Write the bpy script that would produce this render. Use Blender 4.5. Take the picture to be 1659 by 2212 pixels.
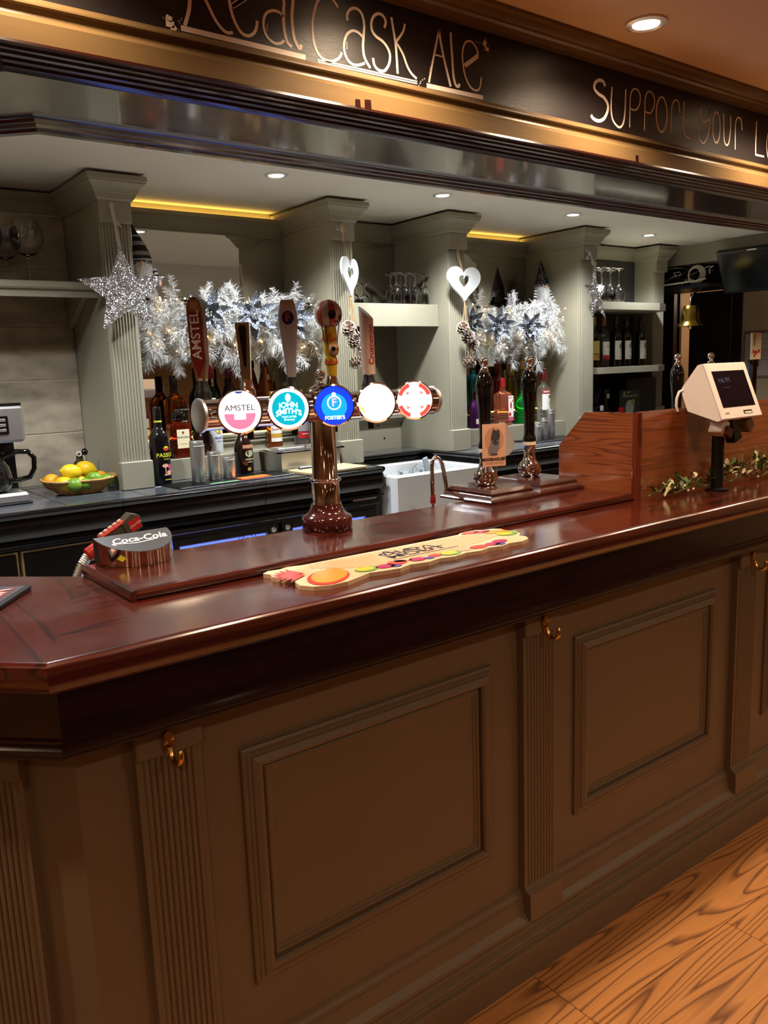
import bpy, math, random
from mathutils import Matrix, Vector
random.seed(7)
PI = math.pi
SC = bpy.context.scene
COL = SC.collection
for o in list(bpy.data.objects): bpy.data.objects.remove(o)

# ------------------------------------------------------------------ camera
RIGHT = Vector((0.793693, -0.60729, -0.03536)); DOWN = Vector((-0.132548, -0.115917, -0.984375)); FWD = Vector((0.593703, 0.785978, -0.172498))
cam = bpy.data.cameras.new('camera'); cam_o = bpy.data.objects.new('camera', cam); COL.objects.link(cam_o)
m = Matrix.Identity(4)
for i in range(3): m[i][0] = RIGHT[i]; m[i][1] = -DOWN[i]; m[i][2] = -FWD[i]
m.translation = (0, 0, 1.55); cam_o.matrix_world = m
cam.sensor_fit = 'VERTICAL'; cam.sensor_height = 36.0; cam.sensor_width = 27.0; cam.lens = 36.0 * 1775 / 2212; cam.clip_start = 0.02
SC.camera = cam_o

# ------------------------------------------------------------------ world, light, exposure
W = bpy.data.worlds.new('world'); SC.world = W; W.use_nodes = True
W.node_tree.nodes['Background'].inputs[0].default_value = (1.0, 0.82, 0.62, 1); W.node_tree.nodes['Background'].inputs[1].default_value = 0.02
SC.view_settings.view_transform = 'Standard'; SC.view_settings.look = 'None'; SC.view_settings.gamma = 1.0
SC.view_settings.use_curve_mapping = False; SC.view_settings.exposure = 0.0
BAR_SPOT_W = 80.0; PUB_SPOT_W = 35.0; ROOM_SPOT_W = 41.0
COOL = (0.93, 0.97, 1.0); WARM = (1.0, 0.75, 0.50)
CEIL = 2.30; PUBCEIL = 2.28
CY = SC.cycles; CY.max_bounces = 8; CY.diffuse_bounces = 4; CY.glossy_bounces = 4; CY.transmission_bounces = 7; CY.transparent_max_bounces = 4
CY.caustics_reflective = False; CY.caustics_refractive = False; CY.use_adaptive_sampling = True; CY.adaptive_threshold = 0.04; CY.adaptive_min_samples = 16

# ------------------------------------------------------------------ colours and materials
def lin(c):
    return tuple((x / 12.92 if x <= 0.04045 else ((x + 0.055) / 1.055) ** 2.4) for x in (v / 255.0 for v in c))
def nodes(mt): return mt.node_tree.nodes, mt.node_tree.links
def mat(name, c, rough=0.5, metal=0.0, coat=0.0, trans=0.0, ior=1.45, emit=None, es=0.0, vary=None, bump=None, alpha=1.0, spec=0.5, sheen=0.0, stretch=(1, 1, 1)):
    mt = bpy.data.materials.new(name); mt.use_nodes = True
    n, l = nodes(mt); b = n['Principled BSDF']; I = b.inputs
    col = lin(c); I['Base Color'].default_value = (*col, 1); I['Roughness'].default_value = rough; I['Metallic'].default_value = metal
    I['Coat Weight'].default_value = coat; I['Coat Roughness'].default_value = 0.06; I['Transmission Weight'].default_value = trans; I['IOR'].default_value = ior
    I['Specular IOR Level'].default_value = spec; I['Alpha'].default_value = alpha; I['Sheen Weight'].default_value = sheen
    if emit: I['Emission Color'].default_value = (*lin(emit), 1); I['Emission Strength'].default_value = es
    tc = None
    if vary or bump:
        tc = n.new('ShaderNodeTexCoord'); mp = n.new('ShaderNodeMapping'); mp.inputs['Scale'].default_value = stretch; l.new(tc.outputs['Object'], mp.inputs[0])
    if vary:
        sc, amt = vary
        nz = n.new('ShaderNodeTexNoise'); nz.inputs['Scale'].default_value = sc; nz.inputs['Detail'].default_value = 5; l.new(mp.outputs[0], nz.inputs['Vector'])
        rp = n.new('ShaderNodeValToRGB'); rp.color_ramp.elements[0].position = 0.3; rp.color_ramp.elements[1].position = 0.7
        rp.color_ramp.elements[0].color = (*[x * (1 - amt) for x in col], 1); rp.color_ramp.elements[1].color = (*[min(1, x * (1 + amt)) for x in col], 1)
        l.new(nz.outputs['Fac'], rp.inputs[0]); l.new(rp.outputs[0], I['Base Color'])
    if bump:
        sc, st = bump
        nb = n.new('ShaderNodeTexNoise'); nb.inputs['Scale'].default_value = sc; nb.inputs['Detail'].default_value = 3; l.new(mp.outputs[0], nb.inputs['Vector'])
        bp = n.new('ShaderNodeBump'); bp.inputs['Strength'].default_value = st; bp.inputs['Distance'].default_value = 0.002; l.new(nb.outputs['Fac'], bp.inputs['Height']); l.new(bp.outputs[0], I['Normal'])
    return mt
def wood(name, dark, light, rough=0.25, coat=0.6, stretch=(1.2, 9, 9), bands=9.0, sharp=0.16, scale=1.0, fine=0.35, spec=0.5):
    """contour-line grain: bands of a low noise stretched along the board, plus fine pores"""
    mt = bpy.data.materials.new(name); mt.use_nodes = True
    n, l = nodes(mt); b = n['Principled BSDF']; I = b.inputs
    tc = n.new('ShaderNodeTexCoord'); mp = n.new('ShaderNodeMapping'); mp.inputs['Scale'].default_value = stretch; l.new(tc.outputs['Object'], mp.inputs[0])
    oi = n.new('ShaderNodeObjectInfo')
    wm = n.new('ShaderNodeMath'); wm.operation = 'MULTIPLY'; wm.inputs[1].default_value = 37.0; l.new(oi.outputs['Random'], wm.inputs[0])
    nz = n.new('ShaderNodeTexNoise'); nz.noise_dimensions = '4D'; nz.inputs['Scale'].default_value = scale; nz.inputs['Detail'].default_value = 1.6; nz.inputs['Roughness'].default_value = 0.4
    l.new(mp.outputs[0], nz.inputs['Vector']); l.new(wm.outputs[0], nz.inputs['W'])
    mu = n.new('ShaderNodeMath'); mu.operation = 'MULTIPLY'; mu.inputs[1].default_value = bands; l.new(nz.outputs['Fac'], mu.inputs[0])
    fr = n.new('ShaderNodeMath'); fr.operation = 'FRACT'; l.new(mu.outputs[0], fr.inputs[0])
    rp = n.new('ShaderNodeValToRGB'); e = rp.color_ramp.elements
    e[0].position = 0.0; e[0].color = (*lin(dark), 1); e[1].position = 1.0; e[1].color = (*lin(dark), 1)
    x = e.new(sharp); x.color = (*lin(light), 1); x = e.new(0.9); x.color = (*[a * 0.85 + c * 0.15 for a, c in zip(lin(light), lin(dark))], 1)
    l.new(fr.outputs[0], rp.inputs[0])
    mp2 = n.new('ShaderNodeMapping'); mp2.inputs['Scale'].default_value = tuple(s * (1.5 if s < 3 else 14) for s in stretch); l.new(tc.outputs['Object'], mp2.inputs[0])
    n2 = n.new('ShaderNodeTexNoise'); n2.inputs['Scale'].default_value = 2.0; n2.inputs['Detail'].default_value = 4; l.new(mp2.outputs[0], n2.inputs['Vector'])
    r2 = n.new('ShaderNodeValToRGB'); r2.color_ramp.elements[0].position = 0.35; r2.color_ramp.elements[1].position = 0.65
    r2.color_ramp.elements[0].color = (1 - fine,) * 3 + (1,); r2.color_ramp.elements[1].color = (1, 1, 1, 1); l.new(n2.outputs['Fac'], r2.inputs[0])
    mx = n.new('ShaderNodeMix'); mx.data_type = 'RGBA'; mx.blend_type = 'MULTIPLY'; mx.inputs['Factor'].default_value = 1.0
    l.new(rp.outputs[0], mx.inputs[6]); l.new(r2.outputs[0], mx.inputs[7]); l.new(mx.outputs[2], I['Base Color'])
    n3 = n.new('ShaderNodeTexNoise'); n3.inputs['Scale'].default_value = 7.0; n3.inputs['Detail'].default_value = 8; l.new(tc.outputs['Object'], n3.inputs['Vector'])
    mr = n.new('ShaderNodeMapRange'); mr.inputs['From Min'].default_value = 0.35; mr.inputs['From Max'].default_value = 0.7; mr.inputs['To Min'].default_value = 0.05; mr.inputs['To Max'].default_value = 0.22; l.new(n3.outputs['Fac'], mr.inputs[0]); l.new(mr.outputs[0], I['Coat Roughness'])
    I['Roughness'].default_value = rough; I['Coat Weight'].default_value = coat; I['Specular IOR Level'].default_value = spec
    bp = n.new('ShaderNodeBump'); bp.inputs['Strength'].default_value = 0.08; bp.inputs['Distance'].default_value = 0.001; l.new(n2.outputs['Fac'], bp.inputs['Height']); l.new(bp.outputs[0], I['Normal'])
    return mt
def glitter(name, c, scale=500.0, amt=0.75, rough=0.25, metal=1.0):
    mt = mat(name, c, rough, metal); n, l = nodes(mt); b = n['Principled BSDF']
    tc = n.new('ShaderNodeTexCoord'); vo = n.new('ShaderNodeTexVoronoi'); vo.inputs['Scale'].default_value = scale; l.new(tc.outputs['Object'], vo.inputs['Vector'])
    sb = n.new('ShaderNodeVectorMath'); sb.operation = 'SUBTRACT'; sb.inputs[1].default_value = (.5, .5, .5); l.new(vo.outputs['Color'], sb.inputs[0])
    ml = n.new('ShaderNodeVectorMath'); ml.operation = 'SCALE'; ml.inputs['Scale'].default_value = amt * 2; l.new(sb.outputs[0], ml.inputs[0])
    ge = n.new('ShaderNodeNewGeometry'); ad = n.new('ShaderNodeVectorMath'); l.new(ge.outputs['Normal'], ad.inputs[0]); l.new(ml.outputs[0], ad.inputs[1])
    nm = n.new('ShaderNodeVectorMath'); nm.operation = 'NORMALIZE'; l.new(ad.outputs[0], nm.inputs[0]); l.new(nm.outputs[0], b.inputs['Normal'])
    return mt

PAINT = mat('grey_paint', (150, 145, 126), 0.42, vary=(3, 0.05), bump=(60, 0.05))
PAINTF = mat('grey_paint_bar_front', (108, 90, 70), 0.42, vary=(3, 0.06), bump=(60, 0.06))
PAINTG = mat('bronze_fascia_paint', (106, 84, 54), 0.33, vary=(5, 0.10), bump=(40, 0.1), stretch=(0.3, 4, 4))
WHITE = mat('white_ceiling_paint', (222, 217, 205), 0.7, vary=(2, 0.03))
CREAM = mat('cream_ceiling_paint', (224, 202, 180), 0.75, vary=(2, 0.03))
BEIGE = mat('beige_wall_paint', (196, 170, 134), 0.7, vary=(3, 0.05))
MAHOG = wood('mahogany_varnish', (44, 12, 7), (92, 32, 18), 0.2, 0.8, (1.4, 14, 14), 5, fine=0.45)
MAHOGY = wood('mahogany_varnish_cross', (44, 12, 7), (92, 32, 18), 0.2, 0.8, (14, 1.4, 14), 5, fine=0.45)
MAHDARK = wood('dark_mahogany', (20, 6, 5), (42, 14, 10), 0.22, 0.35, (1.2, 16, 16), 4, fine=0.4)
ELM = wood('varnished_elm', (122, 60, 30), (148, 78, 40), 0.22, 0.7, (1.0, 24, 24), 9, sharp=0.4, fine=0.25)
ELMY = wood('varnished_elm_side', (112, 54, 27), (156, 84, 44), 0.22, 0.7, (24, 1.6, 24), 11, sharp=0.35, fine=0.25)
OAKFLOOR = wood('oak_floor', (120, 74, 42), (208, 142, 80), 0.36, 0.15, (0.6, 8.5, 8.5), 22, sharp=0.28, fine=0.18)
WALNUT = wood('walnut_pump_base', (30, 12, 8), (74, 32, 20), 0.2, 0.8, (3, 16, 16), 5)
BLACKW = mat('black_gloss_paint', (7, 7, 8), 0.24, coat=0.15, vary=(9, 0.3), bump=(50, 0.08))
BLACK = mat('black_plastic', (12, 12, 13), 0.35)
BLACKG = mat('black_gloss', (6, 6, 7), 0.08, coat=0.8)
CHROME = mat('chrome', (225, 214, 208), 0.06, 1.0)
STEEL = mat('brushed_steel', (226, 226, 224), 0.38, 1.0, bump=(200, 0.05), stretch=(1, 1, 30))
BRASS = mat('brass', (214, 168, 96), 0.2, 1.0)
SOFFIT = mat('soffit_lacquer', (70, 62, 44), 0.22, coat=0.9, vary=(8, 0.2), stretch=(1, 12, 12))
CHALK = mat('blackboard', (30, 25, 26), 0.40, vary=(4, 0.25), bump=(70, 0.12), stretch=(1, 3, 3))
CHALKW = mat('chalk_pen_white', (246, 230, 216), 0.6)
SLATE = mat('slate_tile', (78, 82, 88), 0.2, coat=0.3, vary=(6, 0.25), bump=(30, 0.06))
GROUT = mat('pale_grout', (150, 142, 128), 0.9)
GROUTD = mat('dark_grout', (96, 92, 84), 0.9)
STONE = mat('stone_tile', (166, 152, 132), 0.5, vary=(5, 0.5), bump=(14, 0.2), stretch=(1, 1, 2.2))
MIRROR = mat('mirror', (196, 190, 178), 0.015, 1.0)
GLASS = mat('clear_glass', (255, 255, 255), 0.0, trans=1.0, ior=1.45)
SHELFGLASS = mat('shelf_glass', (214, 232, 222), 0.02, trans=1.0, ior=1.3)
CERAMIC = mat('white_ceramic', (232, 234, 234), 0.12, coat=0.6)
WHITEP = mat('white_plastic', (236, 226, 220), 0.32)
PAPER = mat('paper_white', (232, 230, 224), 0.7)
PAPERC = mat('paper_cream', (226, 214, 176), 0.7)
INK = mat('ink_black', (16, 15, 16), 0.5)
INKR = mat('ink_red', (186, 26, 34), 0.5)
INKG = mat('ink_gold', (196, 150, 60), 0.4)
INKW = mat('ink_white', (236, 234, 230), 0.5)
INKY = mat('ink_yellow', (226, 226, 60), 0.5)
INKO = mat('ink_orange', (226, 116, 40), 0.5)
INKP = mat('ink_pink', (206, 80, 120), 0.5)
INKB = mat('ink_blue', (34, 46, 130), 0.5)
SILVERG = glitter('silver_glitter', (222, 224, 230), 420, 0.85, 0.2)
PETAL = glitter('silver_petal', (132, 138, 148), 420, 0.6, 0.34, 0.7)
FEATHER = mat('white_feather', (200, 200, 198), 0.85, sheen=0.4)
FEATHER.node_tree.nodes['Principled BSDF'].inputs['Subsurface Weight'].default_value = 0.0
FAIRY = mat('fairy_light', (255, 214, 140), 0.3, emit=(255, 206, 130), es=40.0)
LEDY = mat('yellow_led_strip', (255, 224, 130), 0.4, emit=(255, 206, 100), es=6.0)
LAMPC = mat('cool_lamp', (255, 255, 255), 0.3, emit=(238, 246, 255), es=26.0)
LAMPW = mat('warm_lamp', (255, 240, 220), 0.3, emit=(255, 214, 168), es=22.0)

# ------------------------------------------------------------------ mesh builder
WM = {}
def link(o): COL.objects.link(o); return o
def tag(o, label, cat=None, group=None, kind=None):
    if label: o['label'] = label
    if cat: o['category'] = cat
    if group: o['group'] = group
    if kind: o['kind'] = kind
    return o
def thing(name, label, cat, loc=(0, 0, 0), rz=0.0, group=None, kind=None, mtx=None):
    o = bpy.data.objects.new(name, None); link(o); o.empty_display_size = 0.05
    mw = mtx if mtx is not None else Matrix.Translation(Vector(loc)) @ Matrix.Rotation(rz, 4, 'Z')
    o.matrix_world = mw; WM[o.name] = mw
    return tag(o, label, cat, group, kind)
_TX = {}
def text_geo(s, size=1.0, shear=0.0, bold=0.0):
    k = (s, shear, bold)
    if k not in _TX:
        cu = bpy.data.curves.new('t', 'FONT'); cu.body = s; cu.size = 1.0; cu.align_x = 'CENTER'; cu.align_y = 'CENTER'; cu.shear = shear; cu.offset = bold; cu.resolution_u = 3
        ob = bpy.data.objects.new('t', cu); link(ob); bpy.context.view_layer.update()
        me = bpy.data.meshes.new_from_object(ob)
        _TX[k] = ([(v.co.x, v.co.y) for v in me.vertices], [tuple(p.vertices) for p in me.polygons])
        bpy.data.objects.remove(ob); bpy.data.meshes.remove(me); bpy.data.curves.remove(cu)
    v, f = _TX[k]
    return [(x * size, y * size) for x, y in v], f
class MB:
    def __init__(s): s.v = []; s.f = []; s.T = None
    def add(s, vs, fs):
        b = len(s.v)
        s.v += [tuple(s.T @ Vector(p)) for p in vs] if s.T is not None else [tuple(p) for p in vs]
        s.f += [tuple(i + b for i in f) for f in fs]; return s
    def box(s, x0, x1, y0, y1, z0, z1, bev=0.0):
        if bev <= 0:
            return s.add([(x0, y0, z0), (x1, y0, z0), (x1, y1, z0), (x0, y1, z0), (x0, y0, z1), (x1, y0, z1), (x1, y1, z1), (x0, y1, z1)],
                         [(3, 2, 1, 0), (4, 5, 6, 7), (0, 1, 5, 4), (1, 2, 6, 5), (2, 3, 7, 6), (3, 0, 4, 7)])
        c = bev; vs = []; idx = {}
        cx, cy, cz = (x0 + x1) / 2, (y0 + y1) / 2, (z0 + z1) / 2; hx, hy, hz = (x1 - x0) / 2, (y1 - y0) / 2, (z1 - z0) / 2
        for sx in (-1, 1):
            for sy in (-1, 1):
                for sz in (-1, 1):
                    for a in range(3):
                        d = [hx - c, hy - c, hz - c]; d[a] += c
                        idx[(sx, sy, sz, a)] = len(vs); vs.append((cx + sx * d[0], cy + sy * d[1], cz + sz * d[2]))
        fs = []
        for a in range(3):
            u, w = (a + 1) % 3, (a + 2) % 3
            for sg in (-1, 1):
                q = []
                for su, sw in ((-1, -1), (1, -1), (1, 1), (-1, 1)):
                    t = [0, 0, 0]; t[a] = sg; t[u] = su; t[w] = sw; q.append(idx[(*t, a)])
                fs.append(tuple(q if sg > 0 else q[::-1]))
            for su in (-1, 1):
                for sw in (-1, 1):
                    q = []
                    for sa in (-1, 1):
                        t = [0, 0, 0]; t[a] = sa; t[u] = su; t[w] = sw; q.append((idx[(*t, u)], idx[(*t, w)]))
                    f = (q[0][0], q[1][0], q[1][1], q[0][1]); fs.append(f if su * sw > 0 else f[::-1])
        for sx in (-1, 1):
            for sy in (-1, 1):
                for sz in (-1, 1):
                    f = tuple(idx[(sx, sy, sz, a)] for a in range(3)); fs.append(f if sx * sy * sz > 0 else f[::-1])
        return s.add(vs, fs)
    def prism(s, poly, axis, a0, a1):
        n = len(poly)
        def P(u, w, a): return {0: (a, u, w), 1: (u, a, w), 2: (u, w, a)}[axis]
        vs = [P(u, w, a0) for u, w in poly] + [P(u, w, a1) for u, w in poly]
        fs = [tuple(range(n))[::-1], tuple(range(n, 2 * n))] + [(i, (i + 1) % n, (i + 1) % n + n, i + n) for i in range(n)]
        return s.add(vs, fs)
    def lathe(s, prof, seg=24, c=(0, 0, 0), sq=0, axis='Z', rot=0.0, cap=True, a0=0.0, a1=2 * PI):
        full = abs(a1 - a0 - 2 * PI) < 1e-6; m_ = seg if full else seg + 1
        vs = []
        for r, z in prof:
            for i in range(m_):
                a = a0 + (a1 - a0) * i / seg + rot
                k = 1.0
                if sq: k = 1.0 / (abs(math.cos(a - rot)) ** sq + abs(math.sin(a - rot)) ** sq) ** (1.0 / sq)
                x, y = r * k * math.cos(a), r * k * math.sin(a)
                p = (x, y, z) if axis == 'Z' else ((z, x, y) if axis == 'X' else (y, z, x))
                vs.append((c[0] + p[0], c[1] + p[1], c[2] + p[2]))
        fs = []
        for j in range(len(prof) - 1):
            for i in range(seg):
                i2 = (i + 1) % m_
                fs.append((j * m_ + i, j * m_ + i2, (j + 1) * m_ + i2, (j + 1) * m_ + i))
        if cap and full:
            if prof[0][0] > 1e-5: fs.append(tuple(range(m_))[::-1])
            if prof[-1][0] > 1e-5: fs.append(tuple(range((len(prof) - 1) * m_, len(prof) * m_)))
        return s.add(vs, fs)
    def tube(s, pts, r, seg=8, closed=False, cap=True):
        pts = [Vector(p) for p in pts]; n = len(pts); vs = []; up = Vector((0.31, 0.17, 0.94)); prev = None
        for i, p in enumerate(pts):
            if closed: t = pts[(i + 1) % n] - pts[i - 1]
            else: t = pts[min(i + 1, n - 1)] - pts[max(i - 1, 0)]
            t = t.normalized() if t.length > 1e-9 else Vector((0, 0, 1))
            if prev is None:
                a = t.cross(up); a = a if a.length > 1e-3 else t.cross(Vector((1, 0, 0))); a.normalize()
            else:
                a = prev - t * prev.dot(t); a = a.normalized() if a.length > 1e-6 else t.orthogonal().normalized()
            prev = a; b = t.cross(a); rr = r[i] if isinstance(r, (list, tuple)) else r
            for k in range(seg):
                th = 2 * PI * k / seg; vs.append(p + a * (rr * math.cos(th)) + b * (rr * math.sin(th)))
        fs = []
        for i in range(n if closed else n - 1):
            j = (i + 1) % n
            for k in range(seg): fs.append((i * seg + k, i * seg + (k + 1) % seg, j * seg + (k + 1) % seg, j * seg + k))
        if cap and not closed: fs += [tuple(range(seg))[::-1], tuple(range((n - 1) * seg, n * seg))]
        return s.add(vs, fs)
    def sweep(s, prof, path, closed=False, only=None):
        """profile [(out, z)] run along a horizontal path [(x, y)]; out is to the right of travel; mitred; only = one segment"""
        n = len(path); P = [Vector((x, y)) for x, y in path]; k = len(prof)
        segs = list(range(n if closed else n - 1)) if only is None else [only]
        def row(i):
            i %= n
            d0 = (P[i] - P[i - 1]).normalized() if (i > 0 or closed) else None
            d1 = (P[(i + 1) % n] - P[i]).normalized() if (i < n - 1 or closed) else None
            d0 = d0 or d1; d1 = d1 or d0
            n0 = Vector((d0.y, -d0.x)); n1 = Vector((d1.y, -d1.x)); mt = n0 + n1; mt = mt / max(mt.length_squared / 2, 1e-6)
            return [(*(P[i] + mt * o), z) for o, z in prof]
        rows = [row(segs[0])] + [row(i + 1) for i in segs]
        vs = [p for r in rows for p in r]; fs = []
        for i in range(len(segs)):
            for a in range(k):
                b = (a + 1) % k; fs.append((i * k + a, (i + 1) * k + a, (i + 1) * k + b, i * k + b))
        if only is not None or not closed: fs += [tuple(range(k)), tuple(range(len(segs) * k, (len(segs) + 1) * k))[::-1]]
        return s.add(vs, fs)
    def text(s, t, size, fn, shear=0.0, bold=0.0):
        v, f = text_geo(t, size, shear, bold); return s.add([fn(x, y) for x, y in v], f)
    def ribbon(s, pts, w, fn, thick=0.0):
        """stroke of width w along 2-D pts, mapped by fn(u, v)"""
        P = [Vector(p) for p in pts]
        if len(P) > 2:   # Catmull-Rom smoothing
            Q = []
            for i in range(len(P) - 1):
                a, b, c, d = P[max(i - 1, 0)], P[i], P[i + 1], P[min(i + 2, len(P) - 1)]
                for q in range(4):
                    t = q / 4; Q.append(0.5 * ((2 * b) + (c - a) * t + (2 * a - 5 * b + 4 * c - d) * t * t + (3 * b - a - 3 * c + d) * t ** 3))
            Q.append(P[-1]); P = Q
        vs = []; n = len(P)
        for i, p in enumerate(P):
            t = (P[min(i + 1, n - 1)] - P[max(i - 1, 0)]); t = t.normalized() if t.length > 1e-9 else Vector((1, 0)); q = Vector((-t.y, t.x)) * (w / 2)
            vs += [fn(*(p + q)), fn(*(p - q))]
        return s.add(vs, [(2 * i, 2 * i + 1, 2 * i + 3, 2 * i + 2) for i in range(n - 1)])
    def build(s, name, mt, parent=None, local=False, smooth=None, label=None):
        me = bpy.data.meshes.new(name); vs = s.v
        if parent is not None and not local:
            inv = WM[parent.name].inverted(); vs = [tuple(inv @ Vector(p)) for p in vs]
        me.from_pydata(vs, [], s.f); me.update()
        if smooth is not None:
            me.shade_smooth(); me.set_sharp_from_angle(angle=math.radians(smooth))
        me.materials.append(mt)
        o = bpy.data.objects.new(name, me); link(o)
        if parent is not None: o.parent = parent; WM[o.name] = WM[parent.name]
        else: WM[o.name] = Matrix.Identity(4)
        if label: o['label'] = label
        return o
def struct(o): o['kind'] = 'structure'; return o
def inst(src, parent=None, loc=None, name=None):
    o = src.copy(); link(o)
    if parent is not None: o.parent = parent
    if loc is not None: o.location = loc
    WM[o.name] = WM[parent.name] if parent is not None else o.matrix_world
    return o
def copy_tree(root, loc, rz=0.0, label=None, group=None, scale=None):
    r = root.copy(); link(r); r.location = loc; r.rotation_euler = (0, 0, rz)
    if scale: r.scale = (scale,) * 3
    if label: r['label'] = label
    if group: r['group'] = group
    for ch in root.children:
        c = ch.copy(); link(c); c.parent = r
        for g in ch.children:
            d = g.copy(); link(d); d.parent = c
    return r
def box(name, mt, parent, *b, bev=0.0, label=None): return MB().box(*b, bev=bev).build(name, mt, parent, label=label)
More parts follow.
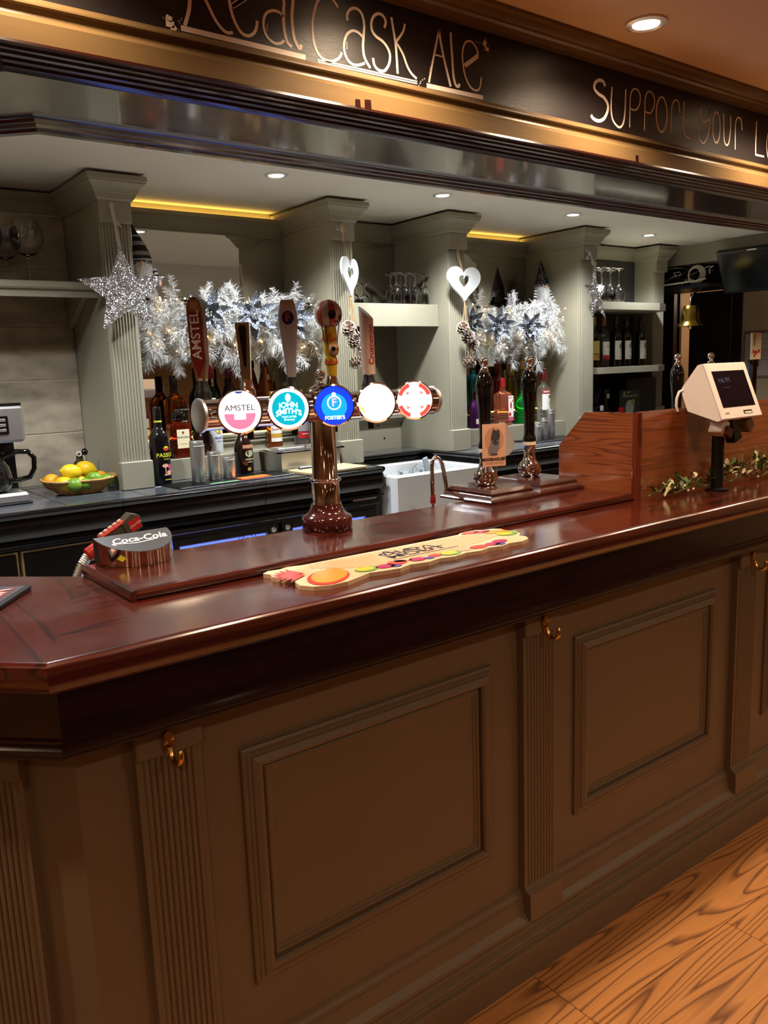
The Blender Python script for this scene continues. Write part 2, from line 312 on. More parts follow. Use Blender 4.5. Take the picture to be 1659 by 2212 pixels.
STROKES=[(0,0.0057,[(0.6785,2.2125),(0.6729,2.1686),(0.6695,2.1507),(0.6605,2.1265)]),
(0,0.0047,[(0.6785,2.2125),(0.7031,2.2166),(0.7123,2.2032),(0.7006,2.185),(0.6942,2.1819),(0.7018,2.1749),(0.7091,2.1625),(0.7183,2.1469),(0.73,2.1352),(0.7403,2.131),(0.7501,2.1338)]),
(1,0.0047,[(0.751,2.175),(0.7726,2.1903),(0.7888,2.2028),(0.7921,2.2178),(0.7794,2.2238),(0.7615,2.2144),(0.7494,2.1958),(0.7472,2.1812),(0.7512,2.1626),(0.7586,2.1463),(0.7687,2.1357),(0.7817,2.1343),(0.7934,2.1424),(0.7987,2.1543),(0.7997,2.1627)]),
(1,0.0078,[(0.7518,2.176),(0.7795,2.1954)]),
(2,0.0052,[(0.8232,2.2013),(0.8206,2.2116),(0.8306,2.2265),(0.8467,2.2283),(0.8569,2.2086),(0.8557,2.1899),(0.8545,2.1712),(0.8558,2.1547),(0.8606,2.1388),(0.8696,2.133)]),
(2,0.0042,[(0.8551,2.1805),(0.8462,2.1861),(0.8324,2.1859),(0.8194,2.1786),(0.8128,2.1645),(0.814,2.1483),(0.8223,2.137),(0.8357,2.1322),(0.8475,2.1354),(0.8537,2.1412)]),
(3,0.0057,[(0.8789,2.2411),(0.8771,2.213),(0.8733,2.1899),(0.873,2.1674),(0.8754,2.1492),(0.8807,2.1389),(0.8864,2.1333),(0.8904,2.1407)]),
(4,0.0078,[(0.6531,2.1216),(0.8983,2.1203)]),
(5,0.0042,[(0.9761,2.222),(0.964,2.2329),(0.9465,2.2328),(0.9338,2.2263),(0.9256,2.2122),(0.918,2.1879),(0.9167,2.1648),(0.9192,2.1462),(0.9282,2.1305),(0.9428,2.1235),(0.958,2.1243),(0.9738,2.133),(0.9808,2.1441)]),
(6,0.0047,[(0.9968,2.2031),(0.9966,2.2137),(1.0044,2.2241),(1.0177,2.2289),(1.0306,2.2228),(1.0363,2.2042),(1.0333,2.1797),(1.0316,2.1615),(1.0347,2.144),(1.0475,2.1281)]),
(6,0.0042,[(1.0317,2.1814),(1.0209,2.1872),(1.0078,2.1876),(0.9942,2.1781),(0.9869,2.1609),(0.9873,2.1453),(0.9945,2.1328),(1.0073,2.1271),(1.0233,2.1299),(1.0343,2.1349)]),
(7,0.0047,[(1.0854,2.2081),(1.0895,2.219),(1.0849,2.2281),(1.0741,2.2313),(1.0615,2.2253),(1.0541,2.2118),(1.0548,2.1979),(1.0639,2.1887),(1.0801,2.1827),(1.0922,2.1728),(1.0977,2.1595),(1.0936,2.1424),(1.0819,2.129),(1.0666,2.1284),(1.0574,2.136),(1.0552,2.1477)]),
(8,0.0047,[(1.1039,2.231),(1.1078,2.2105),(1.1124,2.1869),(1.1142,2.1625),(1.1157,2.1297)]),
(8,0.0042,[(1.1382,2.2258),(1.1318,2.2091),(1.1139,2.1882)]),
(8,0.0042,[(1.1152,2.1864),(1.1302,2.1696),(1.1409,2.1486),(1.1521,2.1359),(1.1651,2.1286)]),
(9,0.0023,[(0.9252,2.1213),(1.1664,2.1235)]),
(9,0.0023,[(0.925,2.1174),(1.1662,2.1192)]),
(10,0.0042,[(1.2288,2.2335),(1.2185,2.1986),(1.2065,2.158),(1.1979,2.1266)]),
(10,0.0052,[(1.2288,2.2335),(1.234,2.2058),(1.2438,2.1711),(1.2582,2.1289)]),
(10,0.0026,[(1.2165,2.1833),(1.238,2.183)]),
(11,0.0052,[(1.2612,2.2346),(1.2621,2.2111),(1.2644,2.1813),(1.2667,2.1511),(1.2726,2.1346),(1.2806,2.1326),(1.2833,2.1385)]),
(12,0.0078,[(1.2994,2.1765),(1.3392,2.2036)]),
(12,0.0036,[(1.3392,2.2036),(1.3346,2.2182),(1.3185,2.2284),(1.3021,2.222),(1.2936,2.2018),(1.2946,2.1801),(1.3005,2.1569),(1.3131,2.139),(1.3294,2.1327),(1.3428,2.1393),(1.3483,2.1627)]),
(13,0.0078,[(1.1916,2.1202),(1.3525,2.1217)]),
(100,0.0078,[(0.6277,2.1335),(0.6381,2.1305)]),
(100,0.0088,[(0.6269,2.124),(0.6415,2.1235)]),
(100,0.0068,[(0.6367,2.114),(0.6442,2.1215)]),
(100,0.0088,[(1.3632,2.237),(1.3563,2.2268)]),
(100,0.0068,[(1.3612,2.2232),(1.3713,2.2206)]),
(100,0.0021,[(0.6227,2.1316),(0.6238,2.1308)]),
(100,0.0021,[(0.6264,2.1298),(0.6275,2.129)]),
(100,0.0021,[(0.649,2.1319),(0.6502,2.1311)]),
(100,0.0021,[(0.6531,2.1336),(0.6543,2.1328)]),
(100,0.0021,[(0.6554,2.1375),(0.6566,2.1367)]),
(100,0.0021,[(0.6508,2.1288),(0.6519,2.128)]),
(100,0.0021,[(0.627,2.1143),(0.6281,2.1135)]),
(100,0.0021,[(0.6309,2.1141),(0.632,2.1133)]),
(100,0.0021,[(0.6489,2.1182),(0.65,2.1174)]),
(100,0.0021,[(0.8194,2.1613),(0.8207,2.1604)]),
(100,0.0021,[(0.8192,2.1581),(0.8205,2.1573)]),
(100,0.0021,[(0.819,2.1551),(0.8203,2.1543)]),
(100,0.0021,[(0.8187,2.1518),(0.82,2.1509)]),
(100,0.0021,[(1.3332,2.2308),(1.3352,2.2298)]),
(100,0.0021,[(1.3388,2.231),(1.3408,2.23)]),
(100,0.0021,[(1.3441,2.2302),(1.346,2.2293)]),
(100,0.0021,[(1.3616,2.2411),(1.3636,2.2402)]),
(100,0.0021,[(1.3714,2.2296),(1.3734,2.2287)]),
(100,0.0021,[(1.3545,2.2193),(1.3565,2.2183)]),
(100,0.0021,[(1.1697,2.1166),(1.1714,2.1156)]),
(100,0.0021,[(1.1728,2.1214),(1.1746,2.1204)]),
(100,0.0021,[(1.18,2.1296),(1.1817,2.1286)]),
(100,0.0021,[(1.1851,2.1324),(1.1869,2.1314)]),
(100,0.0021,[(1.1753,2.1254),(1.1771,2.1244)]),
(100,0.0021,[(0.9925,2.164),(0.994,2.1631)]),
(100,0.0021,[(0.9923,2.1604),(0.9938,2.1595)]),
(100,0.0021,[(0.9926,2.1571),(0.9941,2.1562)]),
(100,0.0021,[(0.9925,2.1541),(0.994,2.1532)]),
(100,0.0021,[(1.2019,2.1562),(1.2037,2.1552)]),
(100,0.0021,[(1.2009,2.1517),(1.2026,2.1507)]),
(100,0.0021,[(1.2001,2.1462),(1.2019,2.1453)]),
(14,0.0068,[(1.7698,2.2124),(1.7629,2.222),(1.7471,2.2228),(1.7317,2.2141),(1.7297,2.2006),(1.7454,2.1911),(1.7657,2.1863),(1.781,2.1725),(1.7799,2.156),(1.7666,2.1378),(1.7463,2.1296),(1.7261,2.1321),(1.7172,2.1388)]),
(15,0.0047,[(1.7972,2.2155),(1.7946,2.1854),(1.7951,2.1583),(1.8034,2.1376),(1.8271,2.1258),(1.8434,2.1377),(1.8498,2.1663),(1.8519,2.2189)]),
(16,0.0036,[(1.8699,2.1316),(1.8701,2.1776),(1.8705,2.1998),(1.8772,2.2189),(1.8915,2.2267),(1.9088,2.2197),(1.9119,2.2007),(1.9026,2.1824),(1.8881,2.1753),(1.8735,2.1767)]),
(17,0.0036,[(1.9314,2.1329),(1.9323,2.1812),(1.9329,2.2095),(1.9433,2.2275),(1.9609,2.228),(1.9731,2.2129),(1.9697,2.1925),(1.955,2.1775),(1.9349,2.1788)]),
(18,0.0042,[(2.0034,2.2247),(2.0108,2.2238),(2.0177,2.2187),(2.0234,2.21),(2.0273,2.1985),(2.029,2.1853),(2.0284,2.1718),(2.0254,2.1592),(2.0205,2.1488),(2.014,2.1418),(2.0067,2.1387),(1.9993,2.1398),(1.9925,2.145),(1.9869,2.1539),(1.9831,2.1654),(1.9815,2.1784),(1.9821,2.1918),(1.985,2.2042),(1.9899,2.2144),(1.9962,2.2215),(2.0034,2.2247)]),
(19,0.0034,[(2.0474,2.1382),(2.0487,2.1955),(2.0547,2.2168),(2.0702,2.2279),(2.083,2.2181),(2.0851,2.1964)]),
(20,0.0039,[(2.1064,2.2291),(2.1029,2.1886),(2.1031,2.1619),(2.115,2.1426),(2.1362,2.14)]),
(20,0.0026,[(2.0953,2.1875),(2.1214,2.1823)]),
(21,0.0034,[(2.1892,2.2282),(2.1846,2.2094),(2.1941,2.1926),(2.2085,2.1916),(2.2282,2.2035),(2.2324,2.2316),(2.2303,2.1977),(2.2249,2.1601),(2.2059,2.1361),(2.1854,2.1427),(2.1745,2.1641)]),
(22,0.0034,[(2.2634,2.2261),(2.2693,2.2249),(2.2749,2.22),(2.2797,2.2116),(2.2831,2.2007),(2.2849,2.1882),(2.2847,2.1755),(2.2828,2.1638),(2.2791,2.1542),(2.2742,2.1477),(2.2684,2.1449),(2.2624,2.1462),(2.2568,2.1513),(2.2521,2.1598),(2.2487,2.1707),(2.247,2.1831),(2.2472,2.1957),(2.2492,2.2073),(2.2528,2.2168),(2.2577,2.2232),(2.2634,2.2261)]),
(23,0.0042,[(2.301,2.2278),(2.3038,2.1861),(2.3088,2.1554),(2.3218,2.145),(2.3334,2.1554),(2.339,2.1909),(2.3379,2.2254)]),
(24,0.0036,[(2.3676,2.1389),(2.3645,2.2007),(2.3693,2.2204),(2.3813,2.2284),(2.3945,2.2208),(2.4014,2.1961)]),
(25,0.0047,[(2.4793,2.2311),(2.4788,2.1804),(2.4805,2.1428),(2.4855,2.1385),(2.5293,2.1386)]),
(26,0.0036,[(2.5697,2.2254),(2.5801,2.2244),(2.5899,2.2186),(2.5983,2.2086),(2.6043,2.1953),(2.6073,2.18),(2.6071,2.1643),(2.6037,2.1497),(2.5973,2.1377),(2.5887,2.1295),(2.5786,2.1258),(2.5682,2.1271),(2.5584,2.1332),(2.5502,2.1434),(2.5444,2.1567),(2.5414,2.1718),(2.5417,2.1872),(2.5451,2.2016),(2.5513,2.2134),(2.5598,2.2217),(2.5697,2.2254)]),
(27,0.0036,[(2.6802,2.22),(2.6506,2.2263),(2.632,2.1967),(2.6404,2.1465),(2.6637,2.1286),(2.6876,2.1451)]),
(28,0.0036,[(2.7123,2.12),(2.7318,2.2198),(2.7765,2.1181)]),
(28,0.0026,[(2.7191,2.1626),(2.7567,2.1618)]),
(29,0.0042,[(2.7997,2.2216),(2.8071,2.1196),(2.8503,2.1187)])]
# ------------------------------------------------------------------ lamps
def downlight(x, y, z, warm, watt, label, angle=110, r=0.045, spot=True):
    t = thing('ceiling_downlight', label, 'downlight', (x, y, z), group='warm downlights in the pub ceiling' if warm else 'cool downlights in the bar ceiling')
    MB().lathe([(r * 0.66, 0.004), (r * 0.66, -0.004), (r * 0.8, -0.007), (r, -0.004), (r, 0.004)], 28, (x, y, z)).build('trim_ring', STEEL, t, smooth=40)
    MB().lathe([(0.0, 0.002), (r * 0.66, 0.002), (r * 0.66, -0.001), (0.0, -0.0025)], 24, (x, y, z)).build('lamp_lens', LAMPW if warm else LAMPC, t, smooth=40)
    if spot:
        L = bpy.data.lights.new('downlight_beam', 'SPOT'); L.energy = watt; L.color = WARM if warm else COOL; L.spot_size = math.radians(angle); L.spot_blend = 0.75; L.shadow_soft_size = 0.045
        o = bpy.data.objects.new('downlight_beam', L); link(o); o.parent = t; o.location = (0, 0, -0.03)
for i, (x, y, lab) in enumerate([(0.05, 2.9, 'cool downlight above the coffee machine end of the back counter'), (0.62, 2.55, 'cool downlight in bar ceiling hidden by the canopy, above the soda gun'),
        (1.727, 2.90, 'cool downlight in bar ceiling before the first tall mirror bay'), (2.566, 2.88, 'cool downlight in bar ceiling before the bay of upside-down glasses'),
        (3.51, 2.93, 'cool downlight in bar ceiling before the second garland bay'), (4.52, 3.18, 'cool downlight in bar ceiling before the wine bottle shelves')]):
    downlight(x, y, CEIL, False, BAR_SPOT_W, lab, 140)
names = ['outside the canted corner', 'over the canted end of the bar', 'before the words Real Cask', 'in the pub ceiling before the blank middle of the blackboard', 'before the word your on the blackboard', 'further along the fascia past the till', 'towards the far end of the fascia', 'at the far end of the bar front']
for i, x in enumerate([-0.35, 0.38, 1.06, 1.68, 2.44, 3.15, 3.85, 4.6]):
    downlight(x, 1.20 if i > 1 else 1.25, PUBCEIL, True, PUB_SPOT_W * (0.55 if i < 2 else 1.0), 'warm downlight ' + names[i], 144)
downlight(-0.95, 1.75, CEIL, True, 60.0, 'unseen warm downlight added to light the canted end of the bar', 150)  # unseen lamp, added to brighten the canted apron and panel from the left
k = 0
for y in (-0.7, -2.6):
    for x in (-2.6, -0.6, 1.6, 3.6, 5.2):
        k += 1
        downlight(x, y, PUBCEIL, True, ROOM_SPOT_W * (1.0 if y > -1 else 0.4), 'warm room downlight, %s row, %s of five' % ('near' if y > -1 else 'far', ['first', 'second', 'third', 'fourth', 'fifth'][(k - 1) % 5]), 165)

# ------------------------------------------------------------------ shell
XL, XR, YB, YF, YBACK = -2.6, 6.2, 4.6, -4.2, 3.62
fl = struct(MB().box(XL - 1, XR + 1.5, YF, YB, -0.06, -0.008).build('floor', mat('floor_base', (70, 42, 24), 0.6)))
tag(fl, 'orange oak plank floor in front of the bar')
sf = struct(MB().box(-0.14, XR, 1.40, YBACK, -0.007, 0.004).build('floor', mat('pale_bounce_floor', (214, 208, 196), 0.5, vary=(4, 0.06)))); sf['label'] = 'unseen floor behind the bar, made pale to bounce light up'  # unseen slab, kept pale so light bounces up to the bar ceiling
PW = 0.207; pm = {}
def plank(x0, x1, y0, y1):
    key = (round(x1 - x0, 3), round(y1 - y0, 3))
    if key not in pm:
        pm[key] = MB().box(0, x1 - x0 - 0.0015, 0, y1 - y0 - 0.0015, -0.012, 0, bev=0.001).build('plank', OAKFLOOR, fl, local=True); o = pm[key]
    else: o = inst(pm[key], fl)
    o.location = (x0, y0, 0)
row = 0; y1 = 1.292
while y1 > 0.2:
    x = [-2.0, -2.77, -2.3, -1.6][row % 4] + (0.0 if row != 1 else 0.42)
    if row == 1: x = 1.961 - 4.0
    while x < XR:
        ln = 2.0 if row == 1 else 1.7
        plank(max(x, XL), min(x + ln, XR), y1 - PW, y1); x += ln
    y1 -= PW; row += 1
cq = struct(MB().box(XL, XR, YF, y1, -0.007, 0.0).build('floor', mat('low_bounce_carpet', (62, 30, 28), 0.95, vary=(40, 0.3)))); cq['label'] = 'unseen dark red carpet added to cut light bounce onto the bar'  # unseen carpet, added to cut floor bounce and darken apron reflections
struct(MB().box(XL, XR, YF, 1.40, PUBCEIL, PUBCEIL + 0.06).build('ceiling', CREAM))['label'] = 'cream pub ceiling in front of the fascia'
struct(MB().box(XL, XR + 1.5, 1.40, YB, CEIL, CEIL + 0.06).build('ceiling', WHITE))['label'] = 'white ceiling over the serving area'
struct(MB().box(XL, 5.20, YBACK, YBACK + 0.08, 0, CEIL).build('wall_back', PAINT))
struct(MB().box(XL - 0.08, XL, YF, YB, 0, 2.34).build('wall_left', BEIGE))
struct(MB().box(XL - 0.08, XR + 1.5, YF - 0.08, YF, 0, 2.34).build('wall_front', BEIGE))
wr = struct(MB().box(XR, XR + 0.08, YF, 3.54, 0, CEIL).box(XR, XR + 0.08, 4.10, YB, 0, CEIL).box(XR, XR + 0.08, 3.54, 4.10, 2.08, CEIL).build('wall_right', BEIGE))
struct(MB().box(5.1, XR + 1.5, YB, YB + 0.08, 0, CEIL).build('wall_far', BEIGE))
struct(MB().box(XR + 1.42, XR + 1.5, YF, YB, 0, CEIL).build('wall_passage', mat('passage_paint', (232, 196, 160), 0.7)))
struct(box('beam', CREAM, None, 2.6, 2.9, -4.2, 0.55, PUBCEIL - 0.05, PUBCEIL))['label'] = 'cream ceiling beam across the pub'

# ------------------------------------------------------------------ bar front
CORN = (0.3504, 1.35)
PATH = [(-0.10, 2.90), (-0.10, 1.8004), CORN, (6.19, 1.35)]
bf = thing('panelled_bar', 'long panelled bar front in brown-grey paint with reeded pilasters', 'bar front', (0.35, 1.35, 0))
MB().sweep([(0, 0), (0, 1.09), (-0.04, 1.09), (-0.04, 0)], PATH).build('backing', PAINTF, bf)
PLP = [(0, 0.0), (0.062, 0.0), (0.062, 0.078), (0.060, 0.082), (0.050, 0.085), (0.048, 0.090), (0.0515, 0.096), (0.050, 0.103), (0.043, 0.107), (0.036, 0.110), (0.033, 0.118), (0.037, 0.127), (0.036, 0.136), (0.029, 0.142),
       (0.022, 0.148), (0.019, 0.158), (0.018, 0.170), (0.013, 0.183), (0.0145, 0.190), (0.012, 0.196), (0.007, 0.200), (0.006, 0.206), (0, 0.209)]
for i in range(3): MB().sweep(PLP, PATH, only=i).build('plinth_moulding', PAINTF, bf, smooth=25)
FT = Matrix(((1, 0, 0, 0), (0, 0, -1, 1.35), (0, 1, 0, 0), (0, 0, 0, 1)))
FR_OUT = [(0, 0), (0, 0.007), (-0.004, 0.010), (-0.009, 0.009), (-0.011, 0.012), (-0.017, 0.012), (-0.019, 0.016), (-0.030, 0.021), (-0.037, 0.020), (-0.041, 0.014), (-0.041, 0)]
FR_IN = [(0, 0), (0, 0.007), (-0.003, 0.010), (-0.008, 0.010), (-0.010, 0.006), (-0.016, 0.004), (-0.017, 0)]
def framed(x0, x1, z0, z1):
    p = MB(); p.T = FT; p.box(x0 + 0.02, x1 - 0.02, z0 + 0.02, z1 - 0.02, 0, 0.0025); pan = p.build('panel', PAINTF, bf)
    R = [(x0, z0), (x1, z0), (x1, z1), (x0, z1)]; d = 0.046; R2 = [(x0 + d, z0 + d), (x1 - d, z0 + d), (x1 - d, z1 - d), (x0 + d, z1 - d)]
    for i in range(4):
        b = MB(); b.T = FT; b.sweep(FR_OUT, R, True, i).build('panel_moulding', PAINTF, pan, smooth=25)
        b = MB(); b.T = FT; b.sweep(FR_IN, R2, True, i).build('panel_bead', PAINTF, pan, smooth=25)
for a, b in ((0.652, 1.320), (1.624, 2.292), (2.60, 3.268), (3.572, 4.24), (4.544, 5.21)): framed(a, b, 0.337, 0.842)
def reeds(mb_fn, x0, x1, z0, z1, n, depth):
    w = (x1 - x0) / n
    for i in range(n):
        poly = [(x0 + w * (i + 0.5) + 0.46 * w * math.sin(t), -depth * math.cos(t)) for t in [(-90 + 30 * q) * PI / 180 for q in range(7)]]
        mb_fn(poly, z0, z1)
def bar_pilaster(T, right=True):
    """local frame: x along the wall, y out of the wall is negative, z up"""
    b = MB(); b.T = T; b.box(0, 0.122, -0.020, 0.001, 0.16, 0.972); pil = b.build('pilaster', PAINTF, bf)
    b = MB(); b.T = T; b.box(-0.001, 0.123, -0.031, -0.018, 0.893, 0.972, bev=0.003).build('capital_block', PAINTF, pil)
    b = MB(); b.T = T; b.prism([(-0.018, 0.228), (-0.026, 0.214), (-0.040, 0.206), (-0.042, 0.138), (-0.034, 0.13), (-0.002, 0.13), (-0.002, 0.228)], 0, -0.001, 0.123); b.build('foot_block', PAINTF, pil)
    n = 9; w = 0.100 / n
    for i in range(n):
        poly = [(0.012 + w * (i + 0.5) + 0.46 * w * math.sin(t), -0.019 - 0.0055 * math.cos(t)) for t in [(-90 + 36 * q) * PI / 180 for q in range(6)]]
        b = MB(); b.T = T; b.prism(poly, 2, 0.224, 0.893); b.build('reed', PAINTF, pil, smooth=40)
for x in (0.446, 1.415, 2.388, 3.36, 4.33, 5.30): bar_pilaster(Matrix.Translation((x, 1.35, 0)))
cd = Vector((-0.70711, 0.70711, 0)); cx = Vector((0.70711, -0.70711, 0)); cy = Vector((0.70711, 0.70711, 0))
CT = Matrix.Identity(4)
o_ = Vector((CORN[0], CORN[1], 0)) + cd * 0.207
for i in range(3): CT[i][0] = cx[i]; CT[i][1] = cy[i]; CT[i][2] = (0, 0, 1)[i]; CT[i][3] = o_[i]
bar_pilaster(CT)
# worktop
wt = thing('bar_worktop', 'dark red mahogany bar top with deep apron and canted corner', 'counter', (0.35, 1.35, 1.09))
NOSE = [(-0.352, 1.100), (-0.352, 1.1465), (-0.3515, 1.147), (-0.350, 1.147), (0.1425, 1.147), (0.1435, 1.147), (0.150, 1.1455), (0.154, 1.142), (0.156, 1.136), (0.156, 1.118), (0.153, 1.106), (0.146, 1.098), (0.13, 1.092), (0.09, 1.090), (-0.3, 1.090)]
for i, (nm, mm) in enumerate((('plank', MAHOGY), ('plank', MAHOGY), ('plank', MAHOG))): MB().sweep(NOSE, PATH, only=i).build(nm, mm, wt, smooth=30)
APR = [(0.002, 1.092), (0.094, 1.092), (0.094, 1.004), (0.002, 1.004)]
AMO = [(0.004, 1.005), (0.094, 1.005), (0.098, 1.001), (0.098, 0.997), (0.101, 0.994), (0.106, 0.989), (0.107, 0.984), (0.104, 0.980), (0.105, 0.976), (0.101, 0.972), (0.004, 0.972)]
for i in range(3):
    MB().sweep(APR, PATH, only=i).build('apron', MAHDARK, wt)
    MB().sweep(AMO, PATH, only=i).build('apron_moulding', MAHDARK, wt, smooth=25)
for (x, z) in ((0.50, 1.035), (0.535, 1.030), (0.49, 1.02), (0.52, 1.005), (1.44, 1.04), (1.425, 1.025), (1.452, 1.012)):
    MB().lathe([(0.0, 0), (0.0028, 0), (0.0028, 0.0006), (0, 0.0006)], 8, (x, 1.2565, z), axis='Y').build('screw_mark', BRASS, wt)
# raised shelf on the worktop
rs = thing('raised_shelf', 'raised mahogany shelf board along the back of the bar top, carrying the taps', 'shelf', (0.51, 1.57, 1.147))
MB().prism([(1.436, 1.1475), (1.432, 1.153), (1.432, 1.160), (1.436, 1.166), (1.442, 1.168), (1.706, 1.168), (1.706, 1.1475)], 0, 0.510, 1.985).build('board', MAHOG, rs)
MB().prism([(0.501, 1.1475), (0.498, 1.153), (0.498, 1.160), (0.502, 1.166), (0.511, 1.168), (0.511, 1.1475)], 1, 1.432, 1.706).build('end_cap', MAHOGY, rs)
# cup hooks
def hook(x, lab):
    t = thing('bag_hook', lab, 'hook', (x, 1.318, 0.915), group='brass bag hooks under the bar')
    T = Matrix.Translation((x, 1.3165, 0.915))
    b = MB(); b.T = T; b.prism([(0.012 * math.sin(a) * (1 if math.cos(a) > 0 else 0.75), 0.024 * math.cos(a)) for a in [i * PI / 10 for i in range(20)]], 1, -0.004, 0.002).build('backplate', BRASS, t, smooth=40)
    pts = [(0, -0.004, -0.006), (0.0, -0.010, -0.020), (0.0, -0.020, -0.030), (0.002, -0.032, -0.030), (0.004, -0.040, -0.020), (0.005, -0.041, -0.008), (0.005, -0.038, -0.002)]
    b = MB(); b.T = T; b.tube(pts, [0.006, 0.0055, 0.005, 0.005, 0.0055, 0.006, 0.0045], 10).build('hook_arm', BRASS, t, smooth=50)
    for dx, dz in ((-0.006, 0.004), (0.006, 0.009)):
        b = MB(); b.T = T; b.lathe([(0, -0.0065), (0.0035, -0.005), (0.0035, -0.003), (0, -0.003)], 8, (dx, 0, dz), axis='Y').build('screw', BRASS, t, smooth=40)
hook(0.502, 'brass bag hook on the pilaster beside the canted corner')
hook(1.478, 'brass bag hook on the pilaster between the two square panels in full view')
hook(2.450, 'brass bag hook on the pilaster below the till')

# ------------------------------------------------------------------ canopy
cp = thing('bar_canopy', 'low canopy over the bar with chalk-lettered fascia and dark glossy underside', 'canopy', (0.36, 1.38, 2.01))
cc = 0.3504 + 0.4142 * 0.03
CP = [(-0.10 - 0.0 + 0.03, 3.0), (-0.10 + 0.03, 1.38 + (cc + 0.07)), (cc, 1.38), (6.19, 1.38)]
def cpart(nm, mt, prof, sm=25):
    for i in range(3): MB().sweep(prof, CP, only=i).build(nm, mt, cp, smooth=sm)
cpart('fascia_core', PAINTG, [(-0.004, 2.05), (-0.004, 2.28), (-0.05, 2.28), (-0.05, 2.05)])
cpart('blackboard', CHALK, [(0, 2.108), (0, 2.268), (-0.006, 2.268), (-0.006, 2.108)])
cpart('top_moulding', PAINTG, [(-0.005, 2.256), (0.006, 2.256), (0.008, 2.262), (0.014, 2.264), (0.022, 2.266), (0.030, 2.2625), (0.036, 2.266), (0.05, 2.264), (0.062, 2.268), (0.075, 2.268), (0.080, 2.273), (0.080, 2.281), (-0.005, 2.281)])
cpart('lower_moulding', PAINTG, [(-0.005, 2.114), (0.004, 2.114), (0.016, 2.103), (0.016, 2.100), (0.010, 2.098), (0.006, 2.092), (0.008, 2.086), (0.016, 2.082), (0.020, 2.079), (0.024, 2.074), (0.022, 2.043), (-0.005, 2.043)])
cpart('reeded_edge', MAHDARK, [(-0.03, 2.0445), (0.023, 2.0445), (0.024, 2.040), (0.018, 2.037), (0.017, 2.033), (0.012, 2.031), (0.011, 2.027), (0.005, 2.025), (0.003, 2.021), (-0.004, 2.019), (-0.006, 2.015), (-0.013, 2.013), (-0.022, 2.012), (-0.028, 2.016), (-0.030, 2.036)])
cpart('soffit', SOFFIT, [(-0.028, 2.034), (-0.028, 2.050), (-0.315, 2.050), (-0.315, 2.034)])
cpart('inner_moulding', MAHDARK, [(-0.285, 2.0345), (-0.292, 2.031), (-0.300, 2.0305), (-0.305, 2.026), (-0.314, 2.025), (-0.318, 2.021), (-0.327, 2.020), (-0.332, 2.016), (-0.346, 2.015), (-0.352, 2.018), (-0.352, 2.052), (-0.285, 2.052)])
cpart('inner_bulkhead', WHITE, [(-0.318, 2.05), (-0.318, 2.299), (-0.360, 2.299), (-0.360, 2.05)])
MB().box(-0.02, 6.1, 1.43, 1.72, 2.27, 2.3).build('roof_board', WHITE, cp)
fb = lambda u, v: (u, 1.3793, v)
for gi in sorted(set(s_[0] for s_ in STROKES)):
    b = MB()
    for g_, w, pts in STROKES:
        if g_ == gi: b.ribbon(pts, w * 1.15, fb)
    o = b.build('chalk_letter' if gi < 100 else 'chalk_drops', CHALKW, cp)
    if gi == 100: o['kind'] = 'stuff'
for (x, z, s) in ((0.998, 2.052, 0.009), (1.022, 2.055, 0.012), (1.872, 2.0545, 0.010)):
    b = MB(); b.ribbon([(x - s * 0.6, z - 0.004), (x + s * 0.6, z - 0.003)], 0.018, lambda u, v: (u, 1.3563, v)); b.build('paint_chip', MAHDARK, cp)
# ------------------------------------------------------------------ back bar
BC = 1.11
PILS = [(1.12, 1.242, 3.17, 'carrying the big star beside the stone tiles'), (2.16, 2.282, 3.17, 'with the keys, before the first heart'), (2.86, 2.982, 3.17, 'behind the second heart'),
        (3.89, 4.012, 3.17, 'with the small hanging star'), (4.97, 5.092, 3.43, 'at the far end beside the brass bell')]
for x0, x1, yf, lab in PILS:
    t = thing('back_bar_pilaster', 'grey fluted pilaster ' + lab, 'pilaster', ((x0 + x1) / 2, yf, BC), group='fluted pilasters of the back bar')
    yb = YBACK - 0.001
    MB().box(x0, x1, yf + 0.022, yb, BC, 2.205).build('partition_panel', PAINT, t)
    MB().box(x0 - 0.002, x1 + 0.002, yf, yf + 0.03, 2.125, 2.207, bev=0.002).build('capital_block', PAINT, t)
    MB().box(x0 - 0.004, x1 + 0.004, yf - 0.002, yf + 0.032, BC, 1.221, bev=0.003).build('base_block', PAINT, t)
    n = 9; w = (x1 - x0 - 0.014) / n
    for i in range(n):
        poly = [(x0 + 0.007 + w * (i + 0.5) + 0.44 * w * math.sin(a), yf + 0.0225 - 0.0055 * math.cos(a)) for a in [(-90 + 36 * q) * PI / 180 for q in range(6)]]
        MB().prism(poly, 2, 1.219, 2.127).build('reed', PAINT, t, smooth=40)
CROWN = [(0, 2.203), (0.005, 2.203), (0.009, 2.209), (0.012, 2.211), (0.013, 2.217), (0.017, 2.219), (0.018, 2.226), (0.022, 2.229), (0.026, 2.238), (0.033, 2.250), (0.043, 2.259), (0.047, 2.263), (0.047, 2.268), (0.052, 2.271), (0.052, 2.289), (0, 2.289)]
cpath = [(XL + 0.01, YBACK)]
for x0, x1, yf, lab in PILS: cpath += [(x0, YBACK), (x0, yf), (x1, yf), (x1, YBACK)]
cpath = cpath[:-1] + [(PILS[-1][1], YBACK + 0.0)]
xa = XL + 0.01; k = 0
